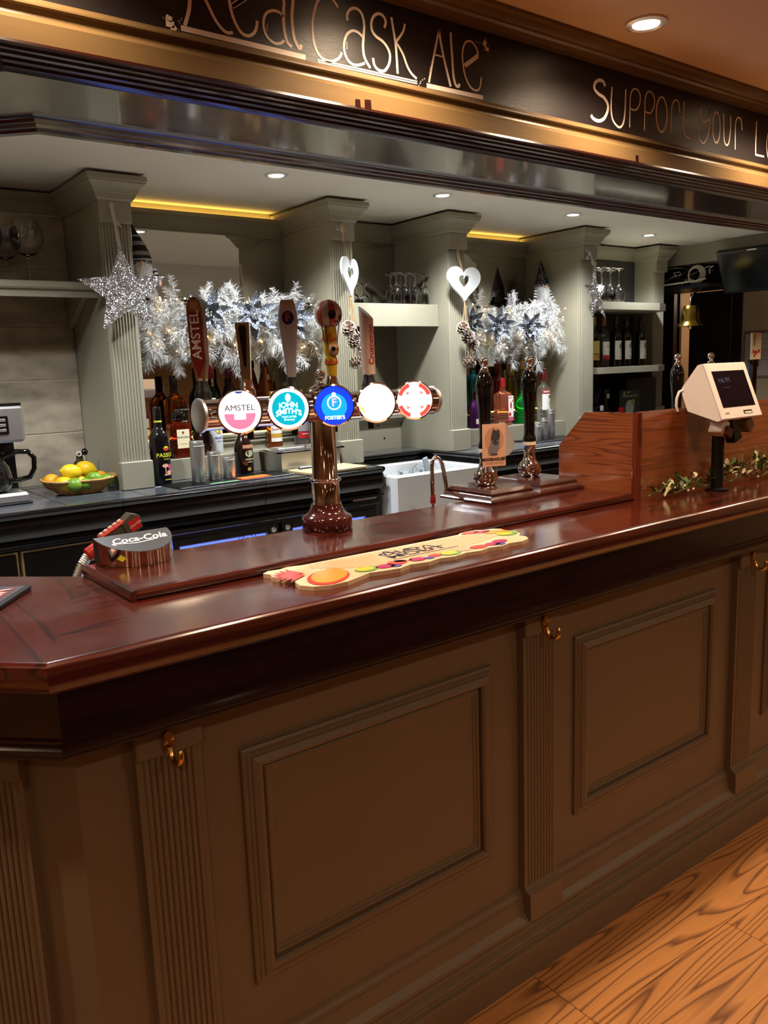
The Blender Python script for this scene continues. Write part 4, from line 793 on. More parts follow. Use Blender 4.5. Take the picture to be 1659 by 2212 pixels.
# handle 5: pale cylinder with slanted top and vertical word
T = tapT(4, 1.536, -0.35)
vs = []; fs = []; n = 32
for i in range(n):
    a = 2 * PI * i / n; c_, s_ = math.cos(a), math.sin(a)
    vs += [tuple(T @ Vector((0.0172 * c_, 0.0172 * s_, 0.0))), tuple(T @ Vector((0.0182 * c_, 0.0182 * s_, 0.155 - 0.012 * c_ * 1.2 + 0.010 * s_)))]
fs = [(2 * i, (2 * i + 2) % (2 * n), (2 * i + 3) % (2 * n), 2 * i + 1) for i in range(n)] + [tuple(2 * i + 1 for i in range(n)), tuple(2 * i for i in range(n))[::-1]]
b = MB(); b.add(vs, fs); h = b.build('tap_handle', mat('handle_blush', (222, 190, 178), 0.3), ft, smooth=35, label='pale slant-topped cylinder handle with a red word')
b = MB(); b.text('Cruzcampo', 0.0215, lambda u, v: tuple(T @ Vector((0.0186 * math.sin(0.30 - v / 0.018), -0.0186 * math.cos(0.30 - v / 0.018), u + 0.075))), bold=0.02); b.build('handle_word', INKR, h)
b = MB(); b.T = T; b.lathe([(0.013, -0.003), (0.013, 0.001), (0, 0.001)], 16).build('ferrule', STEEL, h)

# ------------------------------------------------------------------ hand pumps
def hand_pump(x, y, z, bx0, bx1, by0, by1, label):
    t = thing('hand_pump', label, 'hand pump', (x, y, z), group='black hand pumps')
    P = [(bx0, by0), (bx1, by0), (bx1, by1), (bx0, by1)]
    b = MB(); b.sweep([(-0.08, 0.0005), (0.010, 0.0005), (0.010, 0.006), (0.004, 0.010), (0.0, 0.016), (-0.006, 0.020), (-0.006, 0.026), (-0.012, 0.034), (-0.014, 0.036), (-0.08, 0.036)], P, True)
    b.v = [(q[0], q[1], q[2] + z) for q in b.v]; b.build('base', WALNUT, t, smooth=25)
    MB().lathe([(0.0, 0.030), (0.018, 0.030), (0.030, 0.040), (0.0355, 0.054), (0.035, 0.066), (0.029, 0.078), (0.021, 0.086), (0.0175, 0.10), (0.0165, 0.115), (0.018, 0.128), (0.020, 0.134), (0.0, 0.134)], 30, (x, y, z)).build('bulb', CHROME, t, smooth=45)
    MB().lathe([(0.0, 0.133), (0.0205, 0.133), (0.0205, 0.143), (0.0, 0.143)], 24, (x, y, z)).build('band', mat('band_cream', (226, 206, 178), 0.3), t, smooth=40)
    MB().lathe([(0.0, 0.142), (0.019, 0.142), (0.021, 0.148), (0.019, 0.155), (0.016, 0.165), (0.0165, 0.20), (0.0185, 0.25), (0.023, 0.29), (0.0255, 0.312), (0.0245, 0.33), (0.020, 0.348), (0.014, 0.36), (0.0, 0.361)], 30, (x, y, z)).build('handle', BLACKG, t, smooth=45)
    MB().lathe([(0.013, 0.360), (0.0135, 0.366), (0.008, 0.371), (0.0065, 0.376), (0.0115, 0.381), (0.0135, 0.389), (0.0115, 0.397), (0.006, 0.4005), (0.0, 0.4015)], 22, (x, y, z)).build('finial', CHROME, t, smooth=50)
    return t
hp1 = hand_pump(1.668, 1.712, FZ, 1.586, 1.766, 1.607, 1.800, 'black hand pump wearing the square pink pump clip')
hp2 = hand_pump(1.893, 1.748, FZ, 1.797, 1.972, 1.617, 1.830, 'black hand pump beside the wooden screen with a round grey clip')
# spout of the first pump
MB().tube([(1.592, 1.80, 1.172), (1.598, 1.805, 1.20), (1.594, 1.81, 1.24), (1.588, 1.812, 1.268), (1.578, 1.814, 1.284), (1.566, 1.815, 1.289), (1.556, 1.815, 1.280), (1.552, 1.815, 1.262), (1.553, 1.815, 1.175)], 0.0062, 10).build('swan_neck_spout', CHROME, hp1, smooth=60)
MB().lathe([(0.0, 1.143), (0.003, 1.143), (0.004, 1.150), (0.008, 1.154), (0.0085, 1.172), (0.007, 1.174), (0.007, 1.180), (0.0, 1.18)], 14, (1.553, 1.815, 0)).build('red_sparkler', mat('red_plastic', (150, 26, 26), 0.3), hp1, smooth=40)
TC = Matrix.Translation((1.664, 1.672, 1.262)) @ Matrix.Rotation(-0.32, 4, 'Z')
fc = lambda u, v: tuple(TC @ Vector((u, -0.0022, v)))
b = MB(); b.T = TC; b.box(-0.036, 0.036, -0.0018, 0.0018, 0, 0.121); cl = b.build('pump_clip', mat('clip_pink', (206, 158, 132), 0.45), hp1, label='square pink pump clip with a grey animal and black lettering')
b = MB(); b.add([fc(0.030 * math.cos(a), 0.076 + 0.036 * math.sin(a)) for a in [i * PI / 14 for i in range(28)]], [tuple(range(28))]); b.build('clip_oval', mat('clip_tan', (182, 134, 104), 0.45), cl)
fc2 = lambda u, v: tuple(TC @ Vector((u, -0.0028, v)))
GREY1, GREY2 = mat('clip_grey', (112, 106, 112), 0.5), mat('clip_grey_dark', (58, 54, 60), 0.5)
b = MB(); b.add([fc2(u, v) for u, v in [(-0.020, 0.040), (-0.018, 0.055), (-0.012, 0.066), (-0.011, 0.078), (0.014, 0.082), (0.017, 0.066), (0.014, 0.050), (0.008, 0.037), (-0.004, 0.036)]], [tuple(range(9))]); b.build('clip_body', GREY1, cl)
fc3 = lambda u, v: tuple(TC @ Vector((u, -0.0032, v)))
b = MB(); b.add([fc3(u, v) for u, v in [(-0.011, 0.076), (-0.009, 0.090), (-0.006, 0.100), (-0.004, 0.109), (0.001, 0.103), (0.010, 0.102), (0.014, 0.107), (0.0165, 0.098), (0.018, 0.088), (0.016, 0.078), (0.004, 0.072)]], [tuple(range(11))]); b.build('clip_head', GREY2, cl); b = MB(); b.add([fc3(u, v) for u, v in [(-0.022, 0.034), (-0.006, 0.036), (0.010, 0.036), (0.010, 0.033), (-0.006, 0.033)]], [tuple(range(5))]); b.build('clip_feet', GREY2, cl); b = MB(); b.add([fc3(u, v) for u, v in [(-0.008, 0.070), (0.004, 0.074), (0.014, 0.066), (0.004, 0.060)]], [tuple(range(4))]); b.build('clip_arms', GREY2, cl)
b = MB(); b.text("MOORHOUSE'S", 0.0115, fc2 and (lambda u, v: fc2(u, v + 0.0205)), bold=0.04); b.build('clip_word', INK, cl)
b = MB(); b.text('WHITE WITCH', 0.0085, lambda u, v: fc2(u, v + 0.0095)); b.build('clip_subtitle', mat('clip_brown', (150, 104, 82), 0.5), cl)
b = MB(); b.T = TC; b.box(0.004, 0.010, 0.002, 0.006, -0.055, 0.10); b.build('clip_stem', GLASS, cl)
# round clip seen from behind
TC2 = Matrix.Translation((1.818, 1.79, 1.268)) @ Matrix.Rotation(-0.45, 4, 'Z')
poly = [(0.0, 0.0), (0.018, 0.004), (0.032, 0.016), (0.038, 0.034), (0.036, 0.056), (0.028, 0.076), (0.020, 0.086), (0.016, 0.098), (0.006, 0.106), (-0.006, 0.106), (-0.014, 0.098), (-0.020, 0.084), (-0.030, 0.074), (-0.037, 0.056), (-0.038, 0.034), (-0.032, 0.016), (-0.018, 0.004)]
b = MB(); b.T = TC2; b.prism(poly, 1, -0.002, 0.002).build('round_clip', mat('clip_back_grey', (176, 166, 162), 0.4, vary=(30, 0.12), stretch=(1, 1, 4)), hp2, label='round grey back of a pump clip')
for (x, lab) in ((2.735, 'hand pump standing behind the till, nearer the wooden screen corner'), (2.955, 'hand pump hidden by the till but for its chrome finial')):
    copy_tree(hp1, (x, 1.79, FZ - 0.006), 0, lab)
for o in list(bpy.data.objects):
    if o.parent and o.parent.type == 'EMPTY' and o.parent.get('label', '').startswith('hand pump ') and o.name.split('.')[0] in ('pump_clip', 'swan_neck_spout', 'red_sparkler'):
        for c in list(o.children): bpy.data.objects.remove(c)
        bpy.data.objects.remove(o)
kg = thing('keg_tap_sign', 'upright cream sign with printed fruit at the edge of the view beyond the till', 'sign', (3.25, 1.78, FZ))
MB().box(3.222, 3.29, 1.772, 1.782, 1.53, 1.637, bev=0.002).build('sign_board', PAPERC, kg)
MB().lathe([(0.0, 0), (0.03, 0), (0.03, 0.02), (0.016, 0.03), (0.016, 0.33), (0.022, 0.34), (0.022, 0.362), (0, 0.362)], 18, (3.256, 1.785, FZ)).build('post', BLACKG, kg, smooth=40)
b = MB()
for (u, w, r_) in ((3.232, 1.562, 0.008), (3.25, 1.558, 0.009), (3.27, 1.564, 0.008), (3.238, 1.546, 0.006)): disc(b, r_, 1.7712, lambda a, c_, d: (a, c_, d), cx=u, cz=w, seg=14)
b.build('fruit_print', INKR, kg)
b = MB(); b.ribbon([(3.236, 1.585), (3.237, 1.63)], 0.007, lambda u, v: (u, 1.7712, v)); b.build('sign_word', mat('sign_green', (60, 84, 60), 0.5), kg)
# keg lamp glow on the far side stays out of view

# ------------------------------------------------------------------ cola font and soda gun
ck = thing('cola_font', 'chrome half-round soda gun holster with engraved script at the end of the raised shelf', 'dispenser', (0.607, 1.69, FZ))
vs = []; n = 26
arc = [(0.082 * math.cos(PI + PI * i / n), 0.098 * math.sin(PI + PI * i / n)) for i in range(n + 1)]
b = MB(); T = Matrix.Translation((0.607, 1.704, FZ)) @ Matrix.Rotation(0.03, 4, 'Z'); b.T = T
low = [(x, y, 0.0006) for x, y in arc]; top = [(x, y, 0.054 + y * 0.24) for x, y in arc]; k = n + 1
b.add(low + top, [(i, i + 1, i + 1 + k, i + k) for i in range(n)] + [tuple(range(k, 2 * k)), tuple(range(k))[::-1], (n, 0, k, n + k)])
b.build('body', CHROME, ck, smooth=35)
b = MB(); b.T = T; b.add([(x * 0.985, y * 0.985, 0.0546 + y * 0.24) for x, y in arc], [tuple(range(k))]); b.build('top_plate', mat('satin_plate', (136, 136, 138), 0.28, 0.9), ck)
b = MB(); b.text('Coca-Cola', 0.030, lambda u, v: tuple(T @ Vector((u * 0.92 + 0.002, v * 1.2 - 0.034, 0.0551 + (v * 1.2 - 0.034) * 0.24))), shear=0.42, bold=0.02); b.build('engraved_word', INKW, ck)
b = MB(); b.ribbon([(-0.052, -0.052), (-0.058, -0.044), (-0.04, -0.047), (-0.01, -0.053), (0.02, -0.050), (0.04, -0.046)], 0.0035, lambda u, v: tuple(T @ Vector((u, v, 0.0551 + v * 0.24)))); b.build('engraved_swash', INKW, ck)
b = MB(); b.T = T; b.add([(-0.060, -0.0685, 0.018), (-0.052, -0.0765, 0.012), (-0.046, -0.0825, 0.020), (-0.054, -0.0750, 0.027)], [(0, 1, 2, 3)]); b.build('warning_sticker', INKY, ck)
sg = thing('soda_gun', 'soda gun with red collar and coiled steel hose behind the chrome cola holster', 'soda gun', (0.55, 1.775, 1.13))
pts = [(0.470, 1.80, 0.98), (0.488, 1.79, 1.06), (0.503, 1.782, 1.115), (0.522, 1.778, 1.155), (0.538, 1.776, 1.176)]
dense = []
for i in range(len(pts) - 1):
    for q in range(12): dense.append(tuple(Vector(pts[i]).lerp(Vector(pts[i + 1]), q / 12)))
dense.append(pts[-1])
MB().tube(dense, [0.0115 if (i // 1) % 2 else 0.0095 for i in range(len(dense))], 12).build('steel_hose', STEEL, sg, smooth=70)
G = Matrix.Translation((0.536, 1.776, 1.174)) @ Matrix.Rotation(-0.50, 4, 'Y')
RED = mat('gun_red', (172, 36, 26), 0.3); CLR = mat('gun_smoke', (96, 86, 74), 0.12, trans=0.35)
b = MB(); b.T = G; b.lathe([(0.011, -0.004), (0.016, 0.0), (0.016, 0.020), (0.015, 0.026)], 18, axis='X').build('red_collar', RED, sg, smooth=40)
b = MB(); b.T = G; b.lathe([(0.0155, 0.026), (0.0155, 0.034)], 18, axis='X').build('gold_ring', BRASS, sg, smooth=40)
b = MB(); b.T = G; b.box(0.034, 0.112, -0.015, 0.015, -0.016, 0.016, bev=0.003).build('valve_body', CLR, sg)
b = MB(); b.T = G; b.box(0.04, 0.105, -0.016, 0.016, 0.015, 0.020, bev=0.002).build('red_plate', RED, sg)
for i in range(5):
    b = MB(); b.T = G @ Matrix.Translation((0.047 + 0.012 * i, 0, 0.020)); b.lathe([(0, 0), (0.0048, 0), (0.0045, 0.004), (0, 0.005)], 12).build('button', mat('button_pink', (226, 186, 170), 0.4), sg, smooth=40)
b = MB(); b.T = G; b.prism([(0.092, -0.016), (0.128, -0.016), (0.136, 0.010), (0.122, 0.024), (0.092, 0.018)], 1, -0.017, 0.017).build('nozzle_block', CLR, sg)
b = MB(); b.T = G; b.prism([(0.102, -0.012), (0.128, -0.012), (0.131, 0.010), (0.104, 0.012)], 1, -0.0178, -0.0168).build('badge', INKR, sg)
b = MB(); b.text('Coca-Cola', 0.0085, lambda u, v: tuple(G @ Vector((u * 0.8 + 0.116, -0.0182, v))), shear=0.4); b.build('badge_word', INKW, sg)

# ------------------------------------------------------------------ mats on the bar
MATC = mat('mat_cream', (226, 196, 154), 0.6)
n_, l_ = nodes(MATC); vo = n_.new('ShaderNodeTexVoronoi'); vo.inputs['Scale'].default_value = 95; vo.inputs['Randomness'].default_value = 0.0; tcn = n_.new('ShaderNodeTexCoord'); l_.new(tcn.outputs['Object'], vo.inputs['Vector'])
rp = n_.new('ShaderNodeValToRGB'); rp.color_ramp.elements[0].color = (*lin((200, 162, 124)), 1); rp.color_ramp.elements[1].color = (*lin((228, 196, 158)), 1); rp.color_ramp.elements[0].position = 0.35; rp.color_ramp.elements[1].position = 0.5
l_.new(vo.outputs['Distance'], rp.inputs[0]); l_.new(rp.outputs[0], n_['Principled BSDF'].inputs['Base Color'])
MATE = mat('mat_edge', (228, 198, 164), 0.55)
bmz = 1.1472
bmt = thing('bar_mat', 'cream rubber bar mat bordered with printed fruit on the bar top', 'bar mat', (1.08, 1.34, bmz))
out = [(0.855, 1.422), (1.285, 1.414), (1.300, 1.424), (1.325, 1.428), (1.352, 1.424), (1.366, 1.412), (1.392, 1.408), (1.404, 1.392), (1.398, 1.368), (1.408, 1.345), (1.396, 1.318), (1.376, 1.305), (1.380, 1.286), (1.366, 1.266), (1.336, 1.256), (1.300, 1.262), (1.272, 1.254), (1.236, 1.262), (1.205, 1.254), (1.168, 1.262), (1.130, 1.254), (1.096, 1.264), (1.060, 1.256), (1.018, 1.266), (0.985, 1.256), (0.948, 1.262), (0.918, 1.270), (0.886, 1.258), (0.850, 1.246), (0.812, 1.246), (0.782, 1.260), (0.768, 1.286), (0.776, 1.316), (0.790, 1.335), (0.772, 1.352), (0.762, 1.378), (0.770, 1.398), (0.764, 1.418), (0.782, 1.430), (0.806, 1.424), (0.826, 1.432), (0.842, 1.428)]
MB().prism(out[::-1], 2, bmz, bmz + 0.0085).build('mat_body', MATE, bmt)
inn = [(0.865, 1.408), (1.30, 1.400), (1.335, 1.385), (1.335, 1.335), (1.27, 1.318), (1.18, 1.302), (0.96, 1.302), (0.905, 1.335), (0.855, 1.385)]
MB().prism(inn[::-1], 2, bmz + 0.008, bmz + 0.0092).build('honeycomb_field', MATC, bmt)
mz = bmz + 0.0096
def blob(b, cx, cy, rx, ry, rot=0.0, z=mz, n=20):
    b.add([(cx + rx * math.cos(a) * math.cos(rot) - ry * math.sin(a) * math.sin(rot), cy + rx * math.cos(a) * math.sin(rot) + ry * math.sin(a) * math.cos(rot), z) for a in [i * 2 * PI / n for i in range(n)]], [tuple(range(n))])
F_RED, F_PUR, F_LIME, F_GRN, F_ORG, F_BLU, F_PNK = [mat('print_' + nm, c, 0.5) for nm, c in (('strawberry', (214, 66, 52)), ('raspberry', (176, 50, 104)), ('lime', (196, 202, 64)), ('leaf', (106, 168, 84)), ('mango', (228, 156, 56)), ('blueberry', (84, 76, 176)), ('blush', (236, 176, 150)))]
def fruit(nm, mt, *bl):
    for q in bl:
        b = MB(); blob(b, *q); b.build(nm, mt, bmt)
fruit('pineapple_skin', F_RED, (0.842, 1.300, 0.062, 0.040, 0.75)); fruit('pineapple', F_ORG, (0.848, 1.306, 0.056, 0.034, 0.75, mz + 0.0004))
b = MB()
for a in range(9):
    an = 1.6 + a * 0.28; lz = mz + a * 0.00012; b.add([(0.812 + 0.012 * math.cos(an + 1.2), 1.352 + 0.012 * math.sin(an + 1.2), lz), (0.812 + 0.012 * math.cos(an - 1.2), 1.352 + 0.012 * math.sin(an - 1.2), lz), (0.812 + 0.062 * math.cos(an), 1.352 + 0.062 * math.sin(an), lz)], [(0, 1, 2)])
b.build('pineapple_leaves', F_RED, bmt)
fruit('lime_slice', F_GRN, (0.930, 1.296, 0.026, 0.019), (1.142, 1.282, 0.026, 0.019), (1.372, 1.340, 0.028, 0.022)); fruit('lime_flesh', F_LIME, (0.928, 1.298, 0.021, 0.015, 0, mz + 0.0004), (1.140, 1.284, 0.021, 0.015, 0, mz + 0.0004), (1.366, 1.342, 0.022, 0.017, 0, mz + 0.0004))
fruit('raspberry', F_PUR, (0.972, 1.288, 0.022, 0.015), (1.056, 1.288, 0.020, 0.015), (1.268, 1.282, 0.020, 0.014), (1.300, 1.292, 0.02, 0.014), (1.345, 1.395, 0.024, 0.012))
fruit('strawberry', F_RED, (1.008, 1.296, 0.024, 0.017), (1.104, 1.288, 0.016, 0.012), (1.226, 1.282, 0.024, 0.015), (1.318, 1.408, 0.026, 0.012))
fruit('blush_berry', F_PNK, (1.030, 1.304, 0.022, 0.013), (1.186, 1.288, 0.022, 0.015)); fruit('blueberry', F_BLU, (0.990, 1.276, 0.013, 0.009), (1.082, 1.280, 0.012, 0.009), (1.280, 1.270, 0.014, 0.009)); fruit('mango', F_ORG, (1.366, 1.372, 0.032, 0.018, -0.3))
b = MB(); b.text('OLD', 0.042, lambda u, v: (u * 1.3 + 1.075, v * 0.8 + 1.372, mz), bold=0.03); b.text('MOUT', 0.042, lambda u, v: (u * 1.3 + 1.10, v * 0.8 + 1.342, mz), bold=0.03); b.ribbon([(1.02, 1.322), (1.20, 1.320)], 0.0035, lambda u, v: (u, v, mz)); b.ribbon([(1.03, 1.36), (1.05, 1.395), (1.065, 1.345), (1.10, 1.385), (1.12, 1.34), (1.15, 1.38), (1.165, 1.335)], 0.004, lambda u, v: (u, v, mz + 0.0003)); b.build('brush_lettering', INK, bmt)
dm = thing('drip_mat', 'black bar runner with white and red letters at the canted end of the bar', 'bar mat', (0.388, 1.668, 1.1472))
T = Matrix.Translation((0.388, 1.666, 1.1472)) @ Matrix.Rotation(math.radians(-126), 4, 'Z')
b = MB(); b.T = T; b.box(0, 0.22, -0.09, 0, 0, 0.010, bev=0.002).build('tray', BLACK, dm)
b = MB(); b.T = T; b.box(0.008, 0.212, -0.082, -0.008, 0.0095, 0.0105); b.build('tray_bed', mat('runner_brown', (52, 20, 18), 0.5), dm)
b = MB(); b.text('BEER', 0.062, lambda u, v: tuple(T @ Vector((-u * 0.9 + 0.09, -v - 0.044, 0.0112))), bold=0.04); b.build('letter_shadow', F_RED, dm)
b = MB(); b.text('BEER', 0.062, lambda u, v: tuple(T @ Vector((-u * 0.9 + 0.092, -v - 0.046, 0.0117)))); b.build('letters', INKW, dm)

# ------------------------------------------------------------------ wooden screen, till, mistletoe
ws = thing('wooden_screen', 'varnished brown wooden screen with angled end standing on the bar', 'screen', (2.0, 1.45, 1.147))
MB().prism([(1.440, 1.1472), (1.714, 1.1472), (1.714, 1.292), (1.612, 1.398), (1.440, 1.398)], 0, 1.990, 2.008).build('side_board', ELMY, ws)
MB().box(2.008, 3.9, 1.428, 1.446, 1.1472, 1.400).build('front_board', ELM, ws)
MB().lathe([(0.0, 1.1472), (0.0145, 1.1472), (0.0145, 1.399), (0.0, 1.399)], 16, (2.003, 1.437, 0)).build('corner_post', wood('post_wood', (70, 22, 12), (112, 46, 24), 0.22, 0.7, (12, 12, 2), 5), ws, smooth=50)
tl = thing('till_terminal', 'white touchscreen till on a black pole showing 4:46 PM', 'till', (2.302, 1.362, 1.147))
MB().lathe([(0.0, 1.1475), (0.034, 1.1475), (0.034, 1.153), (0.018, 1.156), (0.018, 1.322), (0.0, 1.322)], 22, (2.302, 1.362, 0)).build('pole', BLACK, tl, smooth=40)
MB().lathe([(0.0155, 1.320), (0.0155, 1.40), (0.0, 1.40)], 20, (2.302, 1.362, 0)).build('chrome_stem', BRASS, tl, smooth=40)
A = [(1.292, 1.368), (1.304, 1.364), (1.400, 1.392), (1.424, 1.452), (1.420, 1.462), (1.372, 1.5255), (1.362, 1.528), (1.350, 1.526)]
MB().prism(A, 0, 2.196, 2.404).build('housing', WHITEP, tl)
TT = Matrix.Identity(4)
up = Vector((0, 1.355 - 1.290, 1.527 - 1.366)); hgt = up.length; up.normalize(); nr = Vector((0, -up.z, up.y))
for i in range(3): TT[i][0] = (1, 0, 0)[i]; TT[i][1] = -nr[i]; TT[i][2] = up[i]; TT[i][3] = (2.300, 1.2905, 1.3665)[i]
b = MB(); b.T = TT; b.box(-0.109, 0.109, -0.008, 0.0, 0, hgt, bev=0.003).build('bezel', WHITEP, tl)
b = MB(); b.T = TT; b.box(-0.088, 0.086, -0.0088, -0.006, 0.036, hgt - 0.026).build('display', mat('display_off', (18, 14, 22), 0.12), tl)
b = MB(); b.text('4:46 PM', 0.024, lambda u, v: tuple(TT @ Vector((u * 0.8 - 0.040, -0.0094, v + hgt - 0.056)))); b.ribbon([(-0.055, hgt - 0.078), (-0.02, hgt - 0.078)], 0.001, lambda u, v: tuple(TT @ Vector((u, -0.0094, v)))); b.build('clock_digits', glow('digits', (70, 80, 110), 0.12), tl)
b = MB(); b.T = TT; b.box(0.010, 0.058, -0.0086, -0.006, 0.012, 0.024, bev=0.001); b.build('button_slot', mat('slot_bronze', (96, 76, 52), 0.3, 0.6), tl)
b = MB(); b.T = TT; b.box(0.016, 0.052, -0.0092, -0.006, 0.013, 0.018); b.build('slot_light', INKW, tl)
b = MB(); b.ribbon([(-0.086, 0.018), (-0.066, 0.019)], 0.005, lambda u, v: tuple(TT @ Vector((u, -0.0084, v)))); b.build('maker_mark', mat('mark_grey', (160, 140, 132), 0.5), tl)
MB().tube([(2.200, 1.415, 1.455), (2.188, 1.424, 1.45), (2.180, 1.427, 1.43), (2.180, 1.428, 1.408), (2.186, 1.427, 1.392)], 0.004, 8).build('white_cable', WHITEP, tl, smooth=60)
b = MB(); b.T = Matrix.Translation((2.245, 1.318, 1.35)) @ Matrix.Rotation(0.5, 4, 'Y'); b.box(-0.016, 0.020, -0.012, 0.03, -0.028, 0.018, bev=0.003).build('scanner_head', WHITEP, tl)
b = MB(); b.T = Matrix.Translation((2.252, 1.310, 1.333)) @ Matrix.Rotation(0.5, 4, 'Y'); b.box(-0.014, 0.018, -0.014, 0.0, -0.016, 0.012, bev=0.002).build('scanner_window', mat('scanner_red', (92, 40, 34), 0.15), tl)
b = MB(); b.T = Matrix.Translation((2.325, 1.33, 1.325)) @ Matrix.Rotation(-0.35, 4, 'Y'); b.box(-0.022, 0.022, -0.016, 0.016, -0.03, 0.045, bev=0.004).build('clamp', BLACK, tl)
b = MB(); b.T = Matrix.Translation((2.375, 1.315, 1.343)) @ Matrix.Rotation(-0.7, 4, 'Y'); b.box(-0.016, 0.02, -0.014, 0.016, -0.02, 0.022, bev=0.004).build('card_slot', mat('slot_tan', (120, 98, 72), 0.35), tl)
# mistletoe garland: every leaf its own piece
ml = thing('mistletoe_garland', 'artificial mistletoe garland with white berries lying at the foot of the wooden screen', 'garland', (2.3, 1.40, 1.147))
rnd = random.Random(11)
LEAFG = mat('mistletoe_leaf', (92, 112, 58), 0.45, vary=(25, 0.35)); LEAFP = mat('mistletoe_pale_leaf', (206, 192, 150), 0.5, vary=(30, 0.2)); BERRY = mat('mistletoe_berry', (236, 214, 190), 0.3)
def leaf_mesh(nm, mt, ln, wd):
    vs = []; fs = []; n = 6
    for i in range(n + 1):
        t = i / n; w_ = wd * (math.sin(PI * min(1, t ** 0.8)) ** 0.8) * (0.5 + 0.5 * t) + 0.0006; z = 0.012 * math.sin(t * 2.2) * ln / 0.04
        vs += [(-w_, t * ln, z), (0, t * ln, z - w_ * 0.25), (w_, t * ln, z)]
    for i in range(n):
        for q in range(2): fs.append((3 * i + q, 3 * i + q + 1, 3 * i + 4 + q, 3 * i + 3 + q))
    return MB().add(vs, fs).build(nm, mt, ml, local=True, smooth=60)
lm = [leaf_mesh('leaf', LEAFG, 0.036, 0.007), leaf_mesh('leaf', LEAFG, 0.028, 0.006), leaf_mesh('leaf', LEAFP, 0.034, 0.009)]
bme = MB().lathe([(0.0, -0.0042), (0.003, -0.003), (0.0042, 0), (0.003, 0.003), (0, 0.0042)], 10).build('berry', BERRY, ml, local=True, smooth=60)
stem = [(2.0 + 0.06 * i - 2.3, 1.392 + 0.012 * math.sin(i * 1.7) - 1.40, 0.012 + 0.008 * math.sin(i * 2.3) + 0.004) for i in range(14)]
MB().tube(stem, 0.0022, 6).build('stem', LEAFG, ml, local=True)
used = [0, 0, 0]
for i in range(190):
    t = rnd.random() ** 0.85; x = -0.30 + 0.78 * t; k = 2 if rnd.random() < 0.24 else rnd.randint(0, 1)
    o = lm[k] if used[k] == 0 else inst(lm[k], ml); used[k] = 1
    y = rnd.uniform(-0.022, 0.012) ; z = rnd.uniform(0.006, 0.020 + 0.050 * min(1, t * 1.4)); el = rnd.uniform(0.05, 1.1)
    if abs(x - 0.002) < 0.03 and y > -0.03: y = -0.028
    o.location = (x, y, z); o.rotation_euler = (el, rnd.uniform(-0.5, 0.5), rnd.uniform(0.3, 5.9)); o.scale = (1, 1, 1)
for i in range(22):
    o = bme if i == 0 else inst(bme, ml); x = rnd.uniform(-0.2, 0.44)
    if abs(x) < 0.03: x += 0.07
    o.location = (x, rnd.uniform(-0.035, 0.005), rnd.uniform(0.012, 0.05))
# ------------------------------------------------------------------ bottles
def liquor(nm, c, tr=0.85): return mat(nm, c, 0.02, trans=tr, ior=1.38)
AMBER = liquor('amber_spirit', (196, 96, 24)); REDAMB = liquor('almond_liqueur', (150, 46, 14)); DARKGLASS = mat('dark_bottle_glass', (10, 10, 12), 0.05, coat=0.6); BROWNGLASS = mat('brown_bottle_glass', (30, 14, 10), 0.05, coat=0.6)
GREENGLASS = mat('green_bottle_glass', (16, 34, 18), 0.05, trans=0.25); CLEARLIQ = liquor('clear_spirit', (238, 240, 236), 0.95); PINKLIQ = liquor('pink_gin', (244, 140, 110)); GREENBR = liquor('bright_green_glass', (20, 150, 52), 0.7)
BLUELIQ = liquor('blue_glass', (60, 190, 220), 0.8); REDGLASS = mat('red_bottle_glass', (130, 10, 18), 0.05, trans=0.3); PURPLE = mat('purple_bottle', (70, 24, 84), 0.08, trans=0.2); GOLDLIQ = liquor('gold_spirit', (214, 190, 110)); COGNAC = liquor('cognac', (206, 110, 50))
